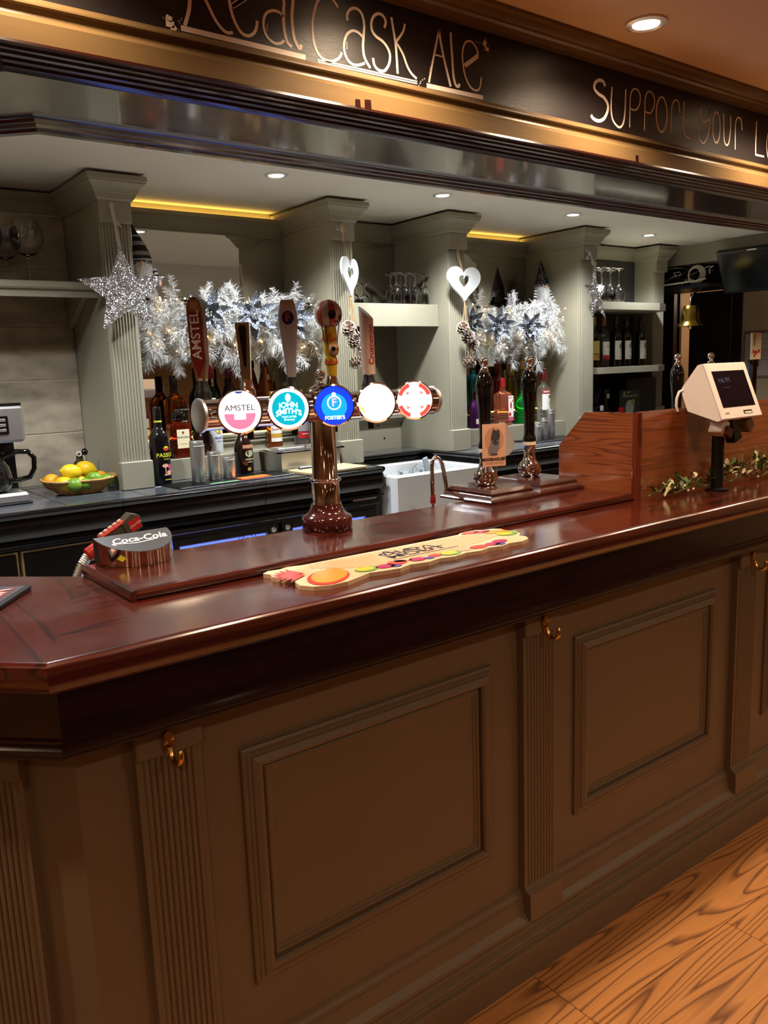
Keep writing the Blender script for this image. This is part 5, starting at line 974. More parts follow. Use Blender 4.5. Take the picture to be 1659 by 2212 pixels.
def bottle(name, label, loc, prof, bm, sq=0, cap=None, labels=(), words=(), rz=0.0, seg=28, group='spirit bottles on the back bar', extra=()):
    t = thing(name, label, 'bottle', loc, rz, group)
    MB().lathe(prof, seg, sq=sq).build('glass_body', bm, t, local=True, smooth=40)
    if cap: MB().lathe(cap[0], 20, sq=cap[2] if len(cap) > 2 else 0).build('cap', cap[1], t, local=True, smooth=40)
    def rad(z):
        for (r0, z0), (r1, z1) in zip(prof, prof[1:]):
            if z0 <= z <= z1 and z1 > z0: return r0 + (r1 - r0) * (z - z0) / (z1 - z0)
        return prof[len(prof) // 2][0]
    lobs = []
    for k, (z0, z1, a0, a1, mt) in enumerate(labels):
        b = MB(); vs = []; n = 12; off = 0.0006 + 0.0003 * k
        if sq:
            r = max(rad(z0), rad(z1)); b.add([(r * a0, -r - off, z0), (r * a1, -r - off, z0), (r * a1, -r - off, z1), (r * a0, -r - off, z1)], [(0, 1, 2, 3)])
        else:
            m_ = 5
            for j in range(m_ + 1):
                z = z0 + (z1 - z0) * j / m_; r = rad(z) + off
                for i in range(n + 1): a = -PI / 2 + a0 + (a1 - a0) * i / n; vs.append((r * math.cos(a), r * math.sin(a), z))
            b.add(vs, [(j * (n + 1) + i, j * (n + 1) + i + 1, (j + 1) * (n + 1) + i + 1, (j + 1) * (n + 1) + i) for j in range(m_) for i in range(n)])
        lobs.append(b.build('paper_label', mt, t, local=True, smooth=40))
    for (s_, size, z, ac, mt) in words:
        off = 0.0018; z = min(max(z, prof[0][1]), prof[-1][1])
        if sq: r = rad(z); fn = lambda u, v: (u + ac * r, -r - off, z + v)
        else: fn = lambda u, v: ((rad(z) + off) * math.cos(-PI / 2 + ac + u / rad(z)), (rad(z) + off) * math.sin(-PI / 2 + ac + u / rad(z)), z + v)
        b = MB()
        if s_ == '~': b.ribbon([(-size * 2, 0), (-size, 0), (0, 0), (size, 0), (size * 2, 0)], size * 0.35, fn); b.build('label_line', mt, t, local=True)
        else: b.text(s_, size, fn, bold=0.015); b.build('label_word', mt, t, local=True)
    for (cx, cz, rx, rz_, mt) in extra:     # printed dots: centre angle/offset, height
        vs = []
        for i in range(14):
            a = i * PI / 7; u, v = rx * math.cos(a), rz_ * math.sin(a)
            if sq: r = rad(cz); vs.append((cx * r + u, -r - 0.0014, cz + v))
            else: r = rad(cz) + 0.0014; th = -PI / 2 + cx + u / r; vs.append((r * math.cos(th), r * math.sin(th), cz + v))
        MB().add(vs, [tuple(range(14))]).build('label_print', mt, t, local=True)
    return t
def std(r, hb, hs, rn, hn, base=0.004):
    return [(0, 0.0), (r * 0.9, 0.0), (r, base), (r, hb), (r * 0.93, hb + (hs - hb) * 0.35), (r * 0.62, hb + (hs - hb) * 0.75), (rn * 1.05, hs), (rn, hs + 0.01), (rn, hn), (0, hn)]
def cap(r, z0, z1, mt, sq=0): return ([(0, z0), (r, z0), (r, z1 - 0.002), (r * 0.92, z1), (0, z1)], mt, sq) if sq else ([(0, z0), (r, z0), (r, z1 - 0.002), (r * 0.92, z1), (0, z1)], mt)
Z1, Z2 = 1.2002, 1.2745
bottle('liqueur_bottle', 'tall black liqueur bottle with yellow lettering beside the pilaster base', (1.303, 3.232, BC + 0.0005), std(0.0405, 0.185, 0.235, 0.0155, 0.302), DARKGLASS, cap=cap(0.0165, 0.262, 0.318, BLACKG),
       labels=((0.255, 0.262, -1.6, 1.6, INKY),), words=(('PASSOÃ', 0.023, 0.122, 0.25, INKY), ('~', 0.006, 0.106, 0.25, INKY), ('~', 0.008, 0.022, 0.3, INKY)),
       extra=((0.25, 0.150, 0.013, 0.007, INKO), (0.25, 0.145, 0.011, 0.005, INKR), (0.25, 0.155, 0.009, 0.004, INKY), (0.05, 0.080, 0.013, 0.008, F_PNK), (0.05, 0.060, 0.002, 0.02, F_PNK), (0.05, 0.042, 0.008, 0.003, F_PNK), (0.55, 0.075, 0.010, 0.010, INKP), (0.42, 0.050, 0.011, 0.011, F_PNK), (0.68, 0.056, 0.008, 0.010, INKP)))
bottle('whiskey_bottle', 'square amber whiskey bottle with black label on the upper step', (1.510, 3.530, Z2), [(0, 0), (0.038, 0), (0.0415, 0.006), (0.0415, 0.150), (0.039, 0.164), (0.022, 0.184), (0.0155, 0.196), (0.0148, 0.205), (0.0148, 0.262), (0, 0.262)], AMBER, sq=6,
       cap=cap(0.0172, 0.200, 0.275, BLACKG), labels=((0.028, 0.136, -0.35, 0.97, INK),), words=(("JACK DANIEL'S", 0.0105, 0.124, 0.3, INKW), ('No.7', 0.012, 0.100, 0.3, INKW), ('Tennessee', 0.011, 0.073, 0.3, INKW), ('WHISKEY', 0.0115, 0.056, 0.3, INKW), ('~', 0.010, 0.040, 0.3, INKW)))
bottle('amaretto_bottle', 'squat square amber-red bottle with cream label on the low step', (1.448, 3.368, Z1), [(0, 0), (0.046, 0), (0.049, 0.008), (0.047, 0.03), (0.045, 0.07), (0.046, 0.115), (0.046, 0.135), (0.042, 0.146), (0.018, 0.150), (0.015, 0.156), (0.015, 0.168), (0, 0.168)], REDAMB, sq=6,
       cap=cap(0.020, 0.160, 0.196, BLACKG, 6), labels=((0.042, 0.122, -0.60, 0.62, PAPERC),), words=(('DISARONNO', 0.0115, 0.088, 0.0, INK), ('~', 0.007, 0.072, 0.0, INKG), ('~', 0.008, 0.060, 0.0, INKG)), extra=((0.0, 0.108, 0.005, 0.006, mat('crest_brown', (120, 60, 44), 0.5)),))
bottle('small_spirit_bottle', 'small bottle with stacked cream labels half hidden by the first pilaster', (1.345, 3.50, Z2), std(0.026, 0.10, 0.125, 0.011, 0.150), AMBER, cap=cap(0.012, 0.130, 0.156, INKW), labels=((0.055, 0.095, -1.3, 1.3, PAPER), (0.02, 0.048, -1.3, 1.3, PAPERC)))
bottle('irish_whiskey_bottle', 'dark green whiskey bottle with cream label and red cap', (1.695, 3.530, Z2), std(0.0385, 0.165, 0.215, 0.0145, 0.285), GREENGLASS, cap=cap(0.0158, 0.255, 0.312, mat('cap_red', (140, 30, 34), 0.3)),
       labels=((0.085, 0.155, -1.1, 1.1, PAPERC), (0.222, 0.275, -0.35, 0.35, PAPERC)), words=(('JAMESON', 0.0165, 0.142, 0.12, INK),), extra=((0.0, 0.232, 0.006, 0.007, INKO),))
bottle('coffee_liqueur_bottle', 'round-shouldered dark brown bottle behind the tallest steel measure', (1.560, 3.372, Z1), [(0, 0), (0.042, 0), (0.045, 0.006), (0.045, 0.060), (0.042, 0.085), (0.030, 0.105), (0.017, 0.125), (0.0145, 0.14), (0.0145, 0.19), (0, 0.19)], BROWNGLASS, cap=cap(0.016, 0.175, 0.21, BLACKG))
bottle('coconut_rum_bottle', 'white coconut rum bottle with palm sunset emblem on the low step', (1.632, 3.395, Z1), std(0.033, 0.14, 0.185, 0.013, 0.235), mat('white_bottle', (222, 228, 234), 0.2), cap=cap(0.0145, 0.215, 0.245, INKW),
       words=(('MALIBU', 0.011, 0.070, 0.1, INKB), ('~', 0.006, 0.055, 0.1, INKB)), extra=((0.1, 0.112, 0.017, 0.024, INKO), (0.1, 0.106, 0.014, 0.014, INKY), (0.1, 0.122, 0.013, 0.004, INKB), (0.12, 0.104, 0.0015, 0.018, INKB)))
bottle('cream_liqueur_bottle', 'dark brown cream liqueur bottle standing on the rubber mat', (1.690, 3.246, BC + 0.0065), [(0, 0), (0.038, 0), (0.0415, 0.006), (0.0415, 0.100), (0.040, 0.120), (0.034, 0.140), (0.022, 0.165), (0.016, 0.18), (0.0145, 0.19), (0.0145, 0.225), (0, 0.225)], BROWNGLASS, cap=cap(0.016, 0.205, 0.242, mat('cap_brown', (70, 40, 26), 0.3)),
       labels=((0.108, 0.126, -0.55, 0.85, mat('label_rust', (150, 70, 34), 0.5)),), words=(('BAILEYS', 0.0155, 0.117, 0.15, PAPERC), ('ORIGINAL', 0.010, 0.062, 0.2, PAPERC), ('~', 0.007, 0.050, 0.2, PAPERC), ('RR', 0.015, 0.158, 0.1, PAPERC)), extra=((0.15, 0.088, 0.020, 0.015, mat('label_sage', (170, 176, 140), 0.5)), (0.05, 0.020, 0.009, 0.008, INKG)))
bottle('spiced_rum_bottle', 'amber spiced rum bottle with white label and gold band', (1.930, 3.385, Z1), std(0.036, 0.135, 0.165, 0.0145, 0.23), AMBER, cap=cap(0.0165, 0.215, 0.262, mat('cap_gold', (196, 168, 92), 0.3, 0.6)),
       labels=((0.030, 0.128, -0.95, 0.95, PAPER), (0.048, 0.068, -0.95, 0.95, INKG)), words=(('Spiced Gold', 0.012, 0.088, 0.0, INKR),), extra=((0.0, 0.115, 0.005, 0.006, INKG),))
bottle('red_label_bottle', 'clear bottle with grey and red label half hidden by the chrome tap column', (2.078, 3.385, Z1), std(0.036, 0.135, 0.165, 0.0145, 0.23), CLEARLIQ, cap=cap(0.0165, 0.215, 0.262, mat('cap_gold_b', (196, 168, 92), 0.3, 0.6)), labels=((0.068, 0.128, -0.95, 0.95, mat('label_grey', (150, 152, 156), 0.5)), (0.035, 0.066, -0.95, 0.95, INKR)), words=(('~', 0.009, 0.055, 0, INKW),))
bottle('raspberry_liqueur_bottle', 'squat dark raspberry liqueur bottle on the upper step above the chrome crossbar', (1.785, 3.53, Z2), [(0, 0), (0.034, 0), (0.044, 0.02), (0.047, 0.05), (0.046, 0.10), (0.040, 0.15), (0.031, 0.19), (0.024, 0.215), (0.019, 0.235), (0.017, 0.27), (0, 0.27)], mat('plum_glass', (60, 18, 30), 0.05, trans=0.25), cap=cap(0.019, 0.255, 0.30, mat('cap_plum', (96, 20, 40), 0.3)), labels=((0.145, 0.150, -3, 3, INKP),))
bottle('wine_bottle', 'slim bottle with white screw cap beside the plum coloured bottle', (1.862, 3.545, Z2), std(0.030, 0.14, 0.175, 0.0125, 0.22), CLEARLIQ, cap=cap(0.014, 0.195, 0.262, INKW))
bottle('cognac_bottle', 'clear amber cognac bottle with grey neck label on the upper step', (1.985, 3.540, Z2), [(0, 0), (0.043, 0), (0.047, 0.01), (0.046, 0.10), (0.044, 0.17), (0.034, 0.22), (0.024, 0.265), (0.018, 0.29), (0.017, 0.31), (0, 0.31)], COGNAC, cap=cap(0.02, 0.30, 0.335, mat('cap_dark_red', (70, 14, 20), 0.3)), labels=((0.02, 0.13, -1.0, 1.0, PAPERC),), extra=((0.0, 0.245, 0.008, 0.024, mat('label_sage_b', (150, 150, 134), 0.5)),))
bottle('brandy_bottle', 'gold-capped bottle beside the keys pilaster on the upper step', (2.10, 3.54, Z2), std(0.038, 0.13, 0.165, 0.015, 0.19), COGNAC, cap=cap(0.0185, 0.165, 0.225, mat('cap_gold_c', (206, 176, 96), 0.3, 0.6)), labels=((0.02, 0.11, -1.0, 1.0, PAPERC),))
# right bay
bottle('blue_gin_bottle', 'pale blue gin bottle on the upper step behind the second heart', (3.345, 3.530, Z2), [(0, 0), (0.036, 0), (0.038, 0.006), (0.038, 0.18), (0.030, 0.21), (0.016, 0.222), (0.0145, 0.235), (0.0145, 0.27), (0, 0.27)], BLUELIQ, sq=6, cap=cap(0.017, 0.245, 0.285, BLACKG))
bottle('black_gin_bottle', 'dark bottle with blue-green shoulders beside the second heart', (3.265, 3.545, Z2), [(0, 0), (0.036, 0), (0.038, 0.006), (0.038, 0.17), (0.030, 0.20), (0.016, 0.212), (0.0145, 0.235), (0.0145, 0.28), (0, 0.28)], mat('teal_dark_glass', (20, 52, 56), 0.05, trans=0.3), sq=6, cap=cap(0.02, 0.225, 0.30, BLACKG))
bottle('purple_gin_bottle', 'purple gin bottle with a white label on the low step behind the pump clip', (3.205, 3.378, Z1), std(0.038, 0.10, 0.15, 0.015, 0.19), PURPLE, cap=cap(0.017, 0.165, 0.21, BLACKG), labels=((0.024, 0.052, -0.4, 0.9, PAPER),), words=(('~', 0.004, 0.038, 0.2, INK),))
bottle('red_gin_bottle', 'deep red gin bottle on the upper step behind the pink gin', (3.548, 3.530, Z2), [(0, 0), (0.042, 0), (0.045, 0.008), (0.043, 0.165), (0.038, 0.185), (0.020, 0.202), (0.0155, 0.21), (0.0155, 0.25), (0, 0.25)], REDGLASS, sq=4, cap=cap(0.0175, 0.215, 0.295, mat('cap_crimson', (120, 16, 26), 0.25)))
bottle('pink_gin_bottle', 'pink gin bottle with red cap and white label on the low step', (3.430, 3.372, Z1), [(0, 0), (0.040, 0), (0.0435, 0.008), (0.0435, 0.170), (0.040, 0.182), (0.020, 0.192), (0.0155, 0.198), (0.0155, 0.225), (0, 0.225)], PINKLIQ, sq=5, cap=cap(0.0185, 0.218, 0.27, mat('cap_bright_red', (196, 48, 40), 0.3)), labels=((0.048, 0.168, 0.05, 0.98, PAPER), (0.026, 0.047, 0.05, 0.98, INKP)), words=(('BEEFEATER', 0.0072, 0.158, 0.52, INKR),), extra=((0.5, 0.115, 0.006, 0.02, INKR), (0.3, 0.063, 0.010, 0.011, INKR), (0.8, 0.14, 0.004, 0.006, INKR)))
bottle('tequila_bottle', 'tall gold bottle with yellow foil shoulder on the upper step', (3.660, 3.530, Z2), std(0.040, 0.16, 0.205, 0.016, 0.25), GOLDLIQ, cap=cap(0.021, 0.205, 0.262, INKG))
bottle('rum_bottle', 'pale gold bottle with cream label behind the second hand pump', (3.762, 3.535, Z2), std(0.040, 0.155, 0.215, 0.016, 0.27), GOLDLIQ, cap=cap(0.019, 0.24, 0.29, INKG), labels=((0.04, 0.14, -1.0, 1.0, PAPERC),))
bottle('green_gin_bottle', 'bright green gin bottle on the low step behind the second hand pump', (3.585, 3.368, Z1), std(0.042, 0.12, 0.165, 0.016, 0.22), GREENBR, cap=cap(0.018, 0.20, 0.25, mat('cap_dark_green', (12, 36, 20), 0.3)), labels=((0.09, 0.125, -0.3, 0.9, PAPER),))
bottle('vodka_bottle', 'clear vodka bottle with red cap and shield label on the low step', (3.775, 3.372, Z1), std(0.039, 0.185, 0.225, 0.0155, 0.27), CLEARLIQ, cap=cap(0.0178, 0.243, 0.312, mat('cap_maroon', (110, 22, 30), 0.3)), labels=((0.165, 0.190, -1.0, 1.0, mat('label_brick', (150, 46, 40), 0.5)), (0.070, 0.164, -1.0, 1.0, PAPER)), words=(('SMIRNOFF', 0.015, 0.177, 0.05, INKW), ('~', 0.005, 0.118, 0.3, INK), ('~', 0.006, 0.106, 0.3, INK)), extra=((0.3, 0.150, 0.010, 0.006, INK), (0.3, 0.140, 0.016, 0.003, INK)))
# wine bottles
WZ = 1.5055
def winebottle(x, lab, body, capm, lbl, word, **k):
    return bottle('wine_bottle', lab, (x, 3.42, WZ), std(0.037, 0.185, 0.245, 0.0145, 0.305), body, cap=cap(0.0155, 0.26, 0.318, capm), labels=lbl, words=word, group='wine bottles on the rounded shelf', **k)
winebottle(4.300, 'dark wine bottle with yellow label and gold capsule under the hanging star', DARKGLASS, mat('cap_olive', (166, 140, 40), 0.35), ((0.085, 0.165, -1.0, 1.0, mat('label_lemon', (214, 200, 110), 0.5)), (0.045, 0.082, -1.0, 1.0, mat('label_amber', (206, 160, 60), 0.5))), (('~', 0.006, 0.064, 0, INK),))
winebottle(4.400, 'clear wine bottle with pale label and a red band', CLEARLIQ, mat('cap_rose', (150, 96, 86), 0.35), ((0.075, 0.160, -1.0, 1.0, PAPER), (0.05, 0.074, -1.0, 1.0, INKR)), (('Cielo', 0.012, 0.13, 0, INK),))
for x, lab in ((4.525, 'dark wine bottle with white drawn label, first after the clear bottle'), (4.630, 'dark wine bottle with white drawn label, second after the clear bottle'), (4.790, 'dark wine bottle with white drawn label standing apart by the far pilaster')):
    winebottle(x, lab, DARKGLASS, BLACKG, ((0.045, 0.165, -1.0, 1.0, PAPER),), (('Cielo', 0.0125, 0.062, 0.05, INK), ('~', 0.004, 0.050, 0.2, INK)), extra=((0.1, 0.138, 0.014, 0.005, INK), (0.25, 0.148, 0.007, 0.009, INK), (-0.1, 0.128, 0.010, 0.003, INK), (0.05, 0.118, 0.004, 0.012, INK), (0.3, 0.125, 0.010, 0.003, INK), (0.32, 0.095, 0.009, 0.012, mat('grape_grey', (150, 148, 150), 0.5))))
# ------------------------------------------------------------------ steel measures, mats, tools
def cup(x, y, z, r, h, lab, grp):
    t = thing('steel_measure', lab, 'measuring cup', (x, y, z), group=grp)
    MB().lathe([(0, 0.002), (r * 0.92, 0.0), (r, 0.004), (r, h * 0.9), (r * 1.03, h * 0.905), (r * 1.03, h - 0.002), (r * 1.0, h), (r * 0.95, h), (r * 0.95, 0.008), (0, 0.008)], 30, (x, y, z)).build('cup', STEEL, t, smooth=40)
    MB().tube([(x + r * 1.03 * math.cos(a), y + r * 1.03 * math.sin(a), z + h * 0.88) for a in [i * PI / 12 for i in range(24)]], 0.0012, 6, closed=True).build('rim_bead', STEEL, t, smooth=60)
bmz2 = BC + 0.0066
cup(1.420, 3.130, bmz2, 0.0295, 0.168, 'tallest of three steel measures on the left rubber mat', 'steel measures on the left mat')
cup(1.500, 3.150, bmz2, 0.0265, 0.116, 'middle-sized of three steel measures on the left rubber mat', 'steel measures on the left mat')
cup(1.568, 3.150, bmz2, 0.0265, 0.088, 'shortest of three steel measures on the left rubber mat', 'steel measures on the left mat')
cup(3.500, 3.170, bmz2, 0.021, 0.092, 'shortest of three steel measures by the wooden screen', 'steel measures by the screen')
cup(3.570, 3.185, bmz2, 0.023, 0.122, 'middle-sized of three steel measures by the wooden screen', 'steel measures by the screen')
cup(3.650, 3.205, bmz2, 0.025, 0.165, 'tallest of three steel measures by the wooden screen', 'steel measures by the screen')
t = thing('rubber_mat', 'black ribbed rubber mat with coloured strip under the three left measures', 'bar mat', (1.55, 3.13, BC))
T = Matrix.Translation((1.55, 3.12, BC + 0.0004)) @ Matrix.Rotation(0.06, 4, 'Z')
b = MB(); b.T = T; b.box(-0.27, 0.27, -0.09, 0.09, 0, 0.005, bev=0.0015).build('mat_base', BLACK, t)
b = MB(); b.T = T; [b.box(-0.265, -0.14, -0.085 + 0.012 * i, -0.079 + 0.012 * i, 0.0045, 0.0062) for i in range(14)]; b.build('ribs', BLACK, t)
b = MB(); b.T = T; b.box(-0.13, 0.0, -0.085, -0.066, 0.0048, 0.0056).build('green_strip', mat('strip_green', (120, 190, 130), 0.5), t)
b = MB(); b.T = T; b.box(0.0, 0.13, -0.085, -0.066, 0.0048, 0.0056).build('red_strip', INKR, t)
b = MB(); b.T = T; b.box(0.03, 0.17, -0.064, 0.0, 0.0048, 0.0055).build('orange_strip', INKO, t)
tag(box('rubber_mat', BLACK, None, 3.42, 3.80, 3.10, 3.28, BC + 0.0003, BC + 0.0062, bev=0.002), 'plain black rubber mat under the measures by the wooden screen', 'bar mat')
t = thing('utensil_tray', 'black tray of small bar tools beside the fourth pilaster', 'tray', (3.83, 3.20, BC))
MB().box(3.815, 3.99, 3.02, 3.15, BC + 0.0003, BC + 0.03, bev=0.004).build('tray', BLACK, t)
rnd = random.Random(5)
for i in range(9):
    x, y = rnd.uniform(3.84, 3.96), rnd.uniform(3.04, 3.13); a = rnd.uniform(0, PI)
    MB().tube([(x - 0.02 * math.cos(a), y - 0.02 * math.sin(a), BC + 0.034), (x + 0.02 * math.cos(a), y + 0.02 * math.sin(a), BC + 0.036)], 0.003, 6).build('tool', STEEL, t, smooth=60)
t = thing('ice_bin', 'stainless steel ice bin with hinged lid on the back counter', 'ice bin', (1.95, 3.2, BC))
b = MB(); b.box(1.815, 2.125, 3.135, 3.150, BC + 0.0003, 1.198).box(1.815, 2.125, 3.278, 3.292, BC + 0.0003, 1.198).box(1.815, 1.830, 3.15, 3.278, BC + 0.0003, 1.198).box(2.110, 2.125, 3.15, 3.278, BC + 0.0003, 1.198).box(1.82, 2.12, 3.14, 3.285, BC + 0.0004, BC + 0.02); b.build('bin', STEEL, t)
MB().box(1.795, 2.140, 3.118, 3.138, 1.197, 1.203).box(1.795, 1.818, 3.118, 3.298, 1.197, 1.203).box(2.122, 2.140, 3.118, 3.298, 1.197, 1.203).build('flange', CHROME, t)
MB().box(1.84, 2.10, 3.20, 3.290, 1.204, 1.212, bev=0.002).build('lid', STEEL, t)
for i, (x, a) in enumerate(((1.96, 0.5), (2.03, -0.3), (2.07, 0.8))): MB().tube([(x, 3.17, 1.205), (x + 0.05 * math.cos(a), 3.22, 1.235)], [0.004, 0.003], 6).build('tongs', CHROME, t, smooth=60)
t = thing('chopping_board', 'pale wooden chopping board in front of the steel ice bin', 'chopping board', (1.99, 3.04, BC))
T = Matrix.Translation((1.99, 3.035, BC + 0.0004)) @ Matrix.Rotation(0.05, 4, 'Z')
b = MB(); b.T = T; b.box(-0.155, 0.155, -0.085, 0.085, 0, 0.014, bev=0.003).build('board', wood('beech', (206, 178, 124), (230, 208, 156), 0.5, 0.0, (2, 12, 12), 5), t)
t = thing('paring_knife', 'dark-handled knife lying on the chopping board', 'knife', (1.93, 3.06, BC + 0.015))
b = MB(); b.T = T; b.box(-0.12, -0.03, 0.045, 0.063, 0.0144, 0.026, bev=0.004).build('handle', mat('knife_slate', (70, 72, 84), 0.3), t)
b = MB(); b.T = T; b.add([(-0.03, 0.048, 0.019), (0.08, 0.056, 0.019), (-0.03, 0.064, 0.019), (-0.03, 0.048, 0.0175), (0.08, 0.056, 0.0178), (-0.03, 0.064, 0.0175)], [(0, 1, 2), (5, 4, 3), (0, 3, 4, 1), (1, 4, 5, 2)]).build('blade', CHROME, t)
# ------------------------------------------------------------------ fruit basket
bk = thing('fruit_basket', 'shallow woven basket of citrus fruit on the back counter', 'basket', (0.98, 3.275, BC))
WICK = mat('wicker', (190, 150, 84), 0.55, vary=(60, 0.25))
def bring(rx, ry, z, n=40, ph=0.0, amp=0.0, frq=20):
    out_ = []
    for i in range(n):
        a = 2 * PI * i / n; k_ = 1 / (abs(math.cos(a)) ** 3.2 + abs(math.sin(a)) ** 3.2) ** (1 / 3.2); w_ = 1 + amp * math.cos(frq * a + ph)
        x, y = rx * k_ * math.cos(a) * w_, ry * k_ * math.sin(a) * w_; c_, s_ = math.cos(-0.18), math.sin(-0.18)
        out_.append((0.98 + x * c_ - y * s_, 3.275 + x * s_ + y * c_, z + 0.012 * max(0, (abs(x) / rx) - 0.55)))
    return out_
for j in range(9):
    f_ = j / 8; MB().tube(bring(0.085 + 0.048 * f_, 0.052 + 0.034 * f_, BC + 0.004 + 0.046 * f_, 80, PI * (j % 2), 0.012, 20), 0.0034, 6, closed=True).build('weave_row', WICK, bk, smooth=60)
for i in range(20):
    a = 2 * PI * i / 20 + 0.08; lo, hi = bring(0.083, 0.050, BC + 0.003, 20)[i], bring(0.135, 0.088, BC + 0.052, 20)[i]; MB().tube([lo, hi], 0.0028, 5).build('stake', WICK, bk)
MB().tube(bring(0.137, 0.089, BC + 0.054, 48), 0.0045, 8, closed=True).build('rim', WICK, bk, smooth=60)
MB().add(bring(0.088, 0.055, BC + 0.003, 40), [tuple(range(40))]).build('base_weave', WICK, bk)
LEMON = mat('lemon_skin', (236, 196, 34), 0.38, bump=(120, 0.25)); LIME = mat('lime_skin', (110, 150, 44), 0.35, bump=(120, 0.2), vary=(12, 0.2)); ORAN = mat('orange_skin', (232, 160, 30), 0.4, bump=(120, 0.25))
def citrus(kind, x, y, z, lab, rz, tilt=0.2, s_=1.0):
    mt = {'lemon': LEMON, 'lime': LIME, 'orange': ORAN}[kind]; L_, R_ = {'lemon': (0.041, 0.031), 'lime': (0.031, 0.026), 'orange': (0.034, 0.032)}[kind]
    t = thing(kind, lab, kind, (x, y, z), group='citrus fruit in the basket'); T = Matrix.Translation((x, y, z)) @ Matrix.Rotation(rz, 4, 'Z') @ Matrix.Rotation(tilt, 4, 'Y')
    tip = 0.006 if kind != 'orange' else 0.0
    prof = [(0, -L_ - tip)] + ([(0.005, -L_ - tip * 0.5)] if tip else []) + [(R_ * math.cos(p), L_ * math.sin(p)) for p in [(-75 + 15 * i) * PI / 180 for i in range(11)]] + ([(0.005, L_ + tip * 0.5)] if tip else []) + [(0, L_ + tip)]
    b = MB(); b.T = T; b.lathe([(r * s_, z_ * s_) for r, z_ in prof], 20, axis='X').build('skin', mt, t, smooth=70)
    b = MB(); b.T = T; b.lathe([(0.0, 0), (0.0028, 0), (0.002, 0.002), (0, 0.002)], 8, ((L_ + tip) * s_ - 0.001, 0, 0), axis='X').build('stem_end', mat('stem_brown', (120, 110, 50), 0.6), t)
citrus('lemon', 0.948, 3.255, 1.196, 'large yellow lemon on top of the fruit pile, side on', 0.1)
citrus('lemon', 1.014, 3.285, 1.200, 'yellow lemon on top of the pile nearest the pilaster', -0.7)
citrus('orange', 0.885, 3.300, 1.160, 'orange-yellow fruit at the coffee machine end of the basket', 0.4)
citrus('lemon', 0.915, 3.235, 1.155, 'lemon low in the front corner of the basket', -0.6, s_=0.9)
citrus('lime', 0.942, 3.205, 1.152, 'green lime at the front rim of the basket, nearest the corner', -0.3)
citrus('lime', 1.026, 3.225, 1.166, 'green lime on the middle front of the fruit pile', -0.2)
citrus('lime', 0.985, 3.208, 1.150, 'small green lime low between the two larger limes', 0.4, s_=0.85)
citrus('orange', 1.062, 3.265, 1.160, 'yellow-orange fruit at the pilaster end of the basket', 0.2, s_=0.92)
citrus('lime', 1.075, 3.225, 1.155, 'green lime peeping over the rim at the pilaster end', 0.0, s_=0.9)
citrus('lemon', 0.975, 3.265, 1.150, 'lemon buried in the middle of the basket', 0.5)
t = thing('glass_ornament', 'dark glass stopper ornament peeping up behind the fruit', 'ornament', (1.035, 3.40, BC))
MB().lathe([(0, 0), (0.03, 0), (0.034, 0.02), (0.033, 0.09), (0.014, 0.115), (0.012, 0.14), (0, 0.14)], 18, (1.035, 3.42, BC + 0.0003)).build('bottle', mat('olive_glass', (70, 66, 20), 0.05, trans=0.5), t, smooth=40)
MB().lathe([(0, 0.13), (0.012, 0.135), (0.014, 0.147), (0.008, 0.158), (0, 0.16)], 14, (1.058, 3.42, BC)).build('stopper', BLACKG, t, smooth=50)
MB().tube([(1.03 + 0.009 * math.cos(a), 3.405, 1.25 + 0.009 * math.sin(a)) for a in [i * PI / 8 for i in range(16)]], 0.0025, 6, closed=True).build('ring', INKW, t, smooth=60)
# ------------------------------------------------------------------ coffee machine
cm_ = thing('coffee_machine', 'steel and black filter coffee machine with glass jug at the end of the back counter', 'coffee machine', (0.66, 3.28, BC))
MB().box(0.48, 0.765, 3.15, 3.40, BC + 0.0004, 1.152, bev=0.01).build('warming_base', STEEL, cm_)
MB().box(0.47, 0.772, 3.14, 3.41, BC + 0.0002, 1.118, bev=0.004).build('foot_rim', BLACK, cm_)
MB().box(0.48, 0.762, 3.30, 3.42, 1.15, 1.345).build('tower', BLACK, cm_)
MB().box(0.475, 0.770, 3.14, 3.42, 1.335, 1.465, bev=0.010).build('brew_head', STEEL, cm_)
MB().box(0.478, 0.767, 3.145, 3.42, 1.463, 1.474, bev=0.004).build('lid', BLACKG, cm_)
MB().box(0.56, 0.715, 3.134, 3.142, 1.365, 1.430, bev=0.003).build('control_panel', BLACKG, cm_)
for i in range(3): MB().box(0.66, 0.705, 3.130, 3.135, 1.375 + 0.018 * i, 1.385 + 0.018 * i, bev=0.001).build('button', STEEL, cm_)
MB().lathe([(0.0, 0.0), (0.05, 0.0), (0.066, 0.02), (0.07, 0.05), (0.062, 0.09), (0.046, 0.115), (0.044, 0.13), (0.042, 0.13), (0.044, 0.114), (0.060, 0.089), (0.068, 0.05), (0.064, 0.022), (0.048, 0.003), (0, 0.003)], 30, (0.655, 3.215, 1.154)).build('glass_jug', GLASS, cm_, smooth=60)
MB().lathe([(0, 0.004), (0.047, 0.004), (0.062, 0.022), (0.063, 0.03), (0, 0.03)], 24, (0.655, 3.215, 1.154)).build('coffee', mat('coffee', (60, 30, 12), 0.1), cm_, smooth=40)
MB().lathe([(0.047, 0.112), (0.049, 0.12), (0.047, 0.145), (0.03, 0.155), (0, 0.157)], 24, (0.655, 3.215, 1.154)).build('jug_collar', BLACK, cm_, smooth=40)
MB().tube([(0.700, 3.19, 1.282), (0.735, 3.165, 1.300), (0.772, 3.150, 1.298), (0.790, 3.145, 1.275), (0.788, 3.146, 1.235), (0.772, 3.155, 1.205), (0.735, 3.175, 1.195), (0.716, 3.185, 1.195)], 0.0095, 10).build('jug_handle', BLACKG, cm_, smooth=60)
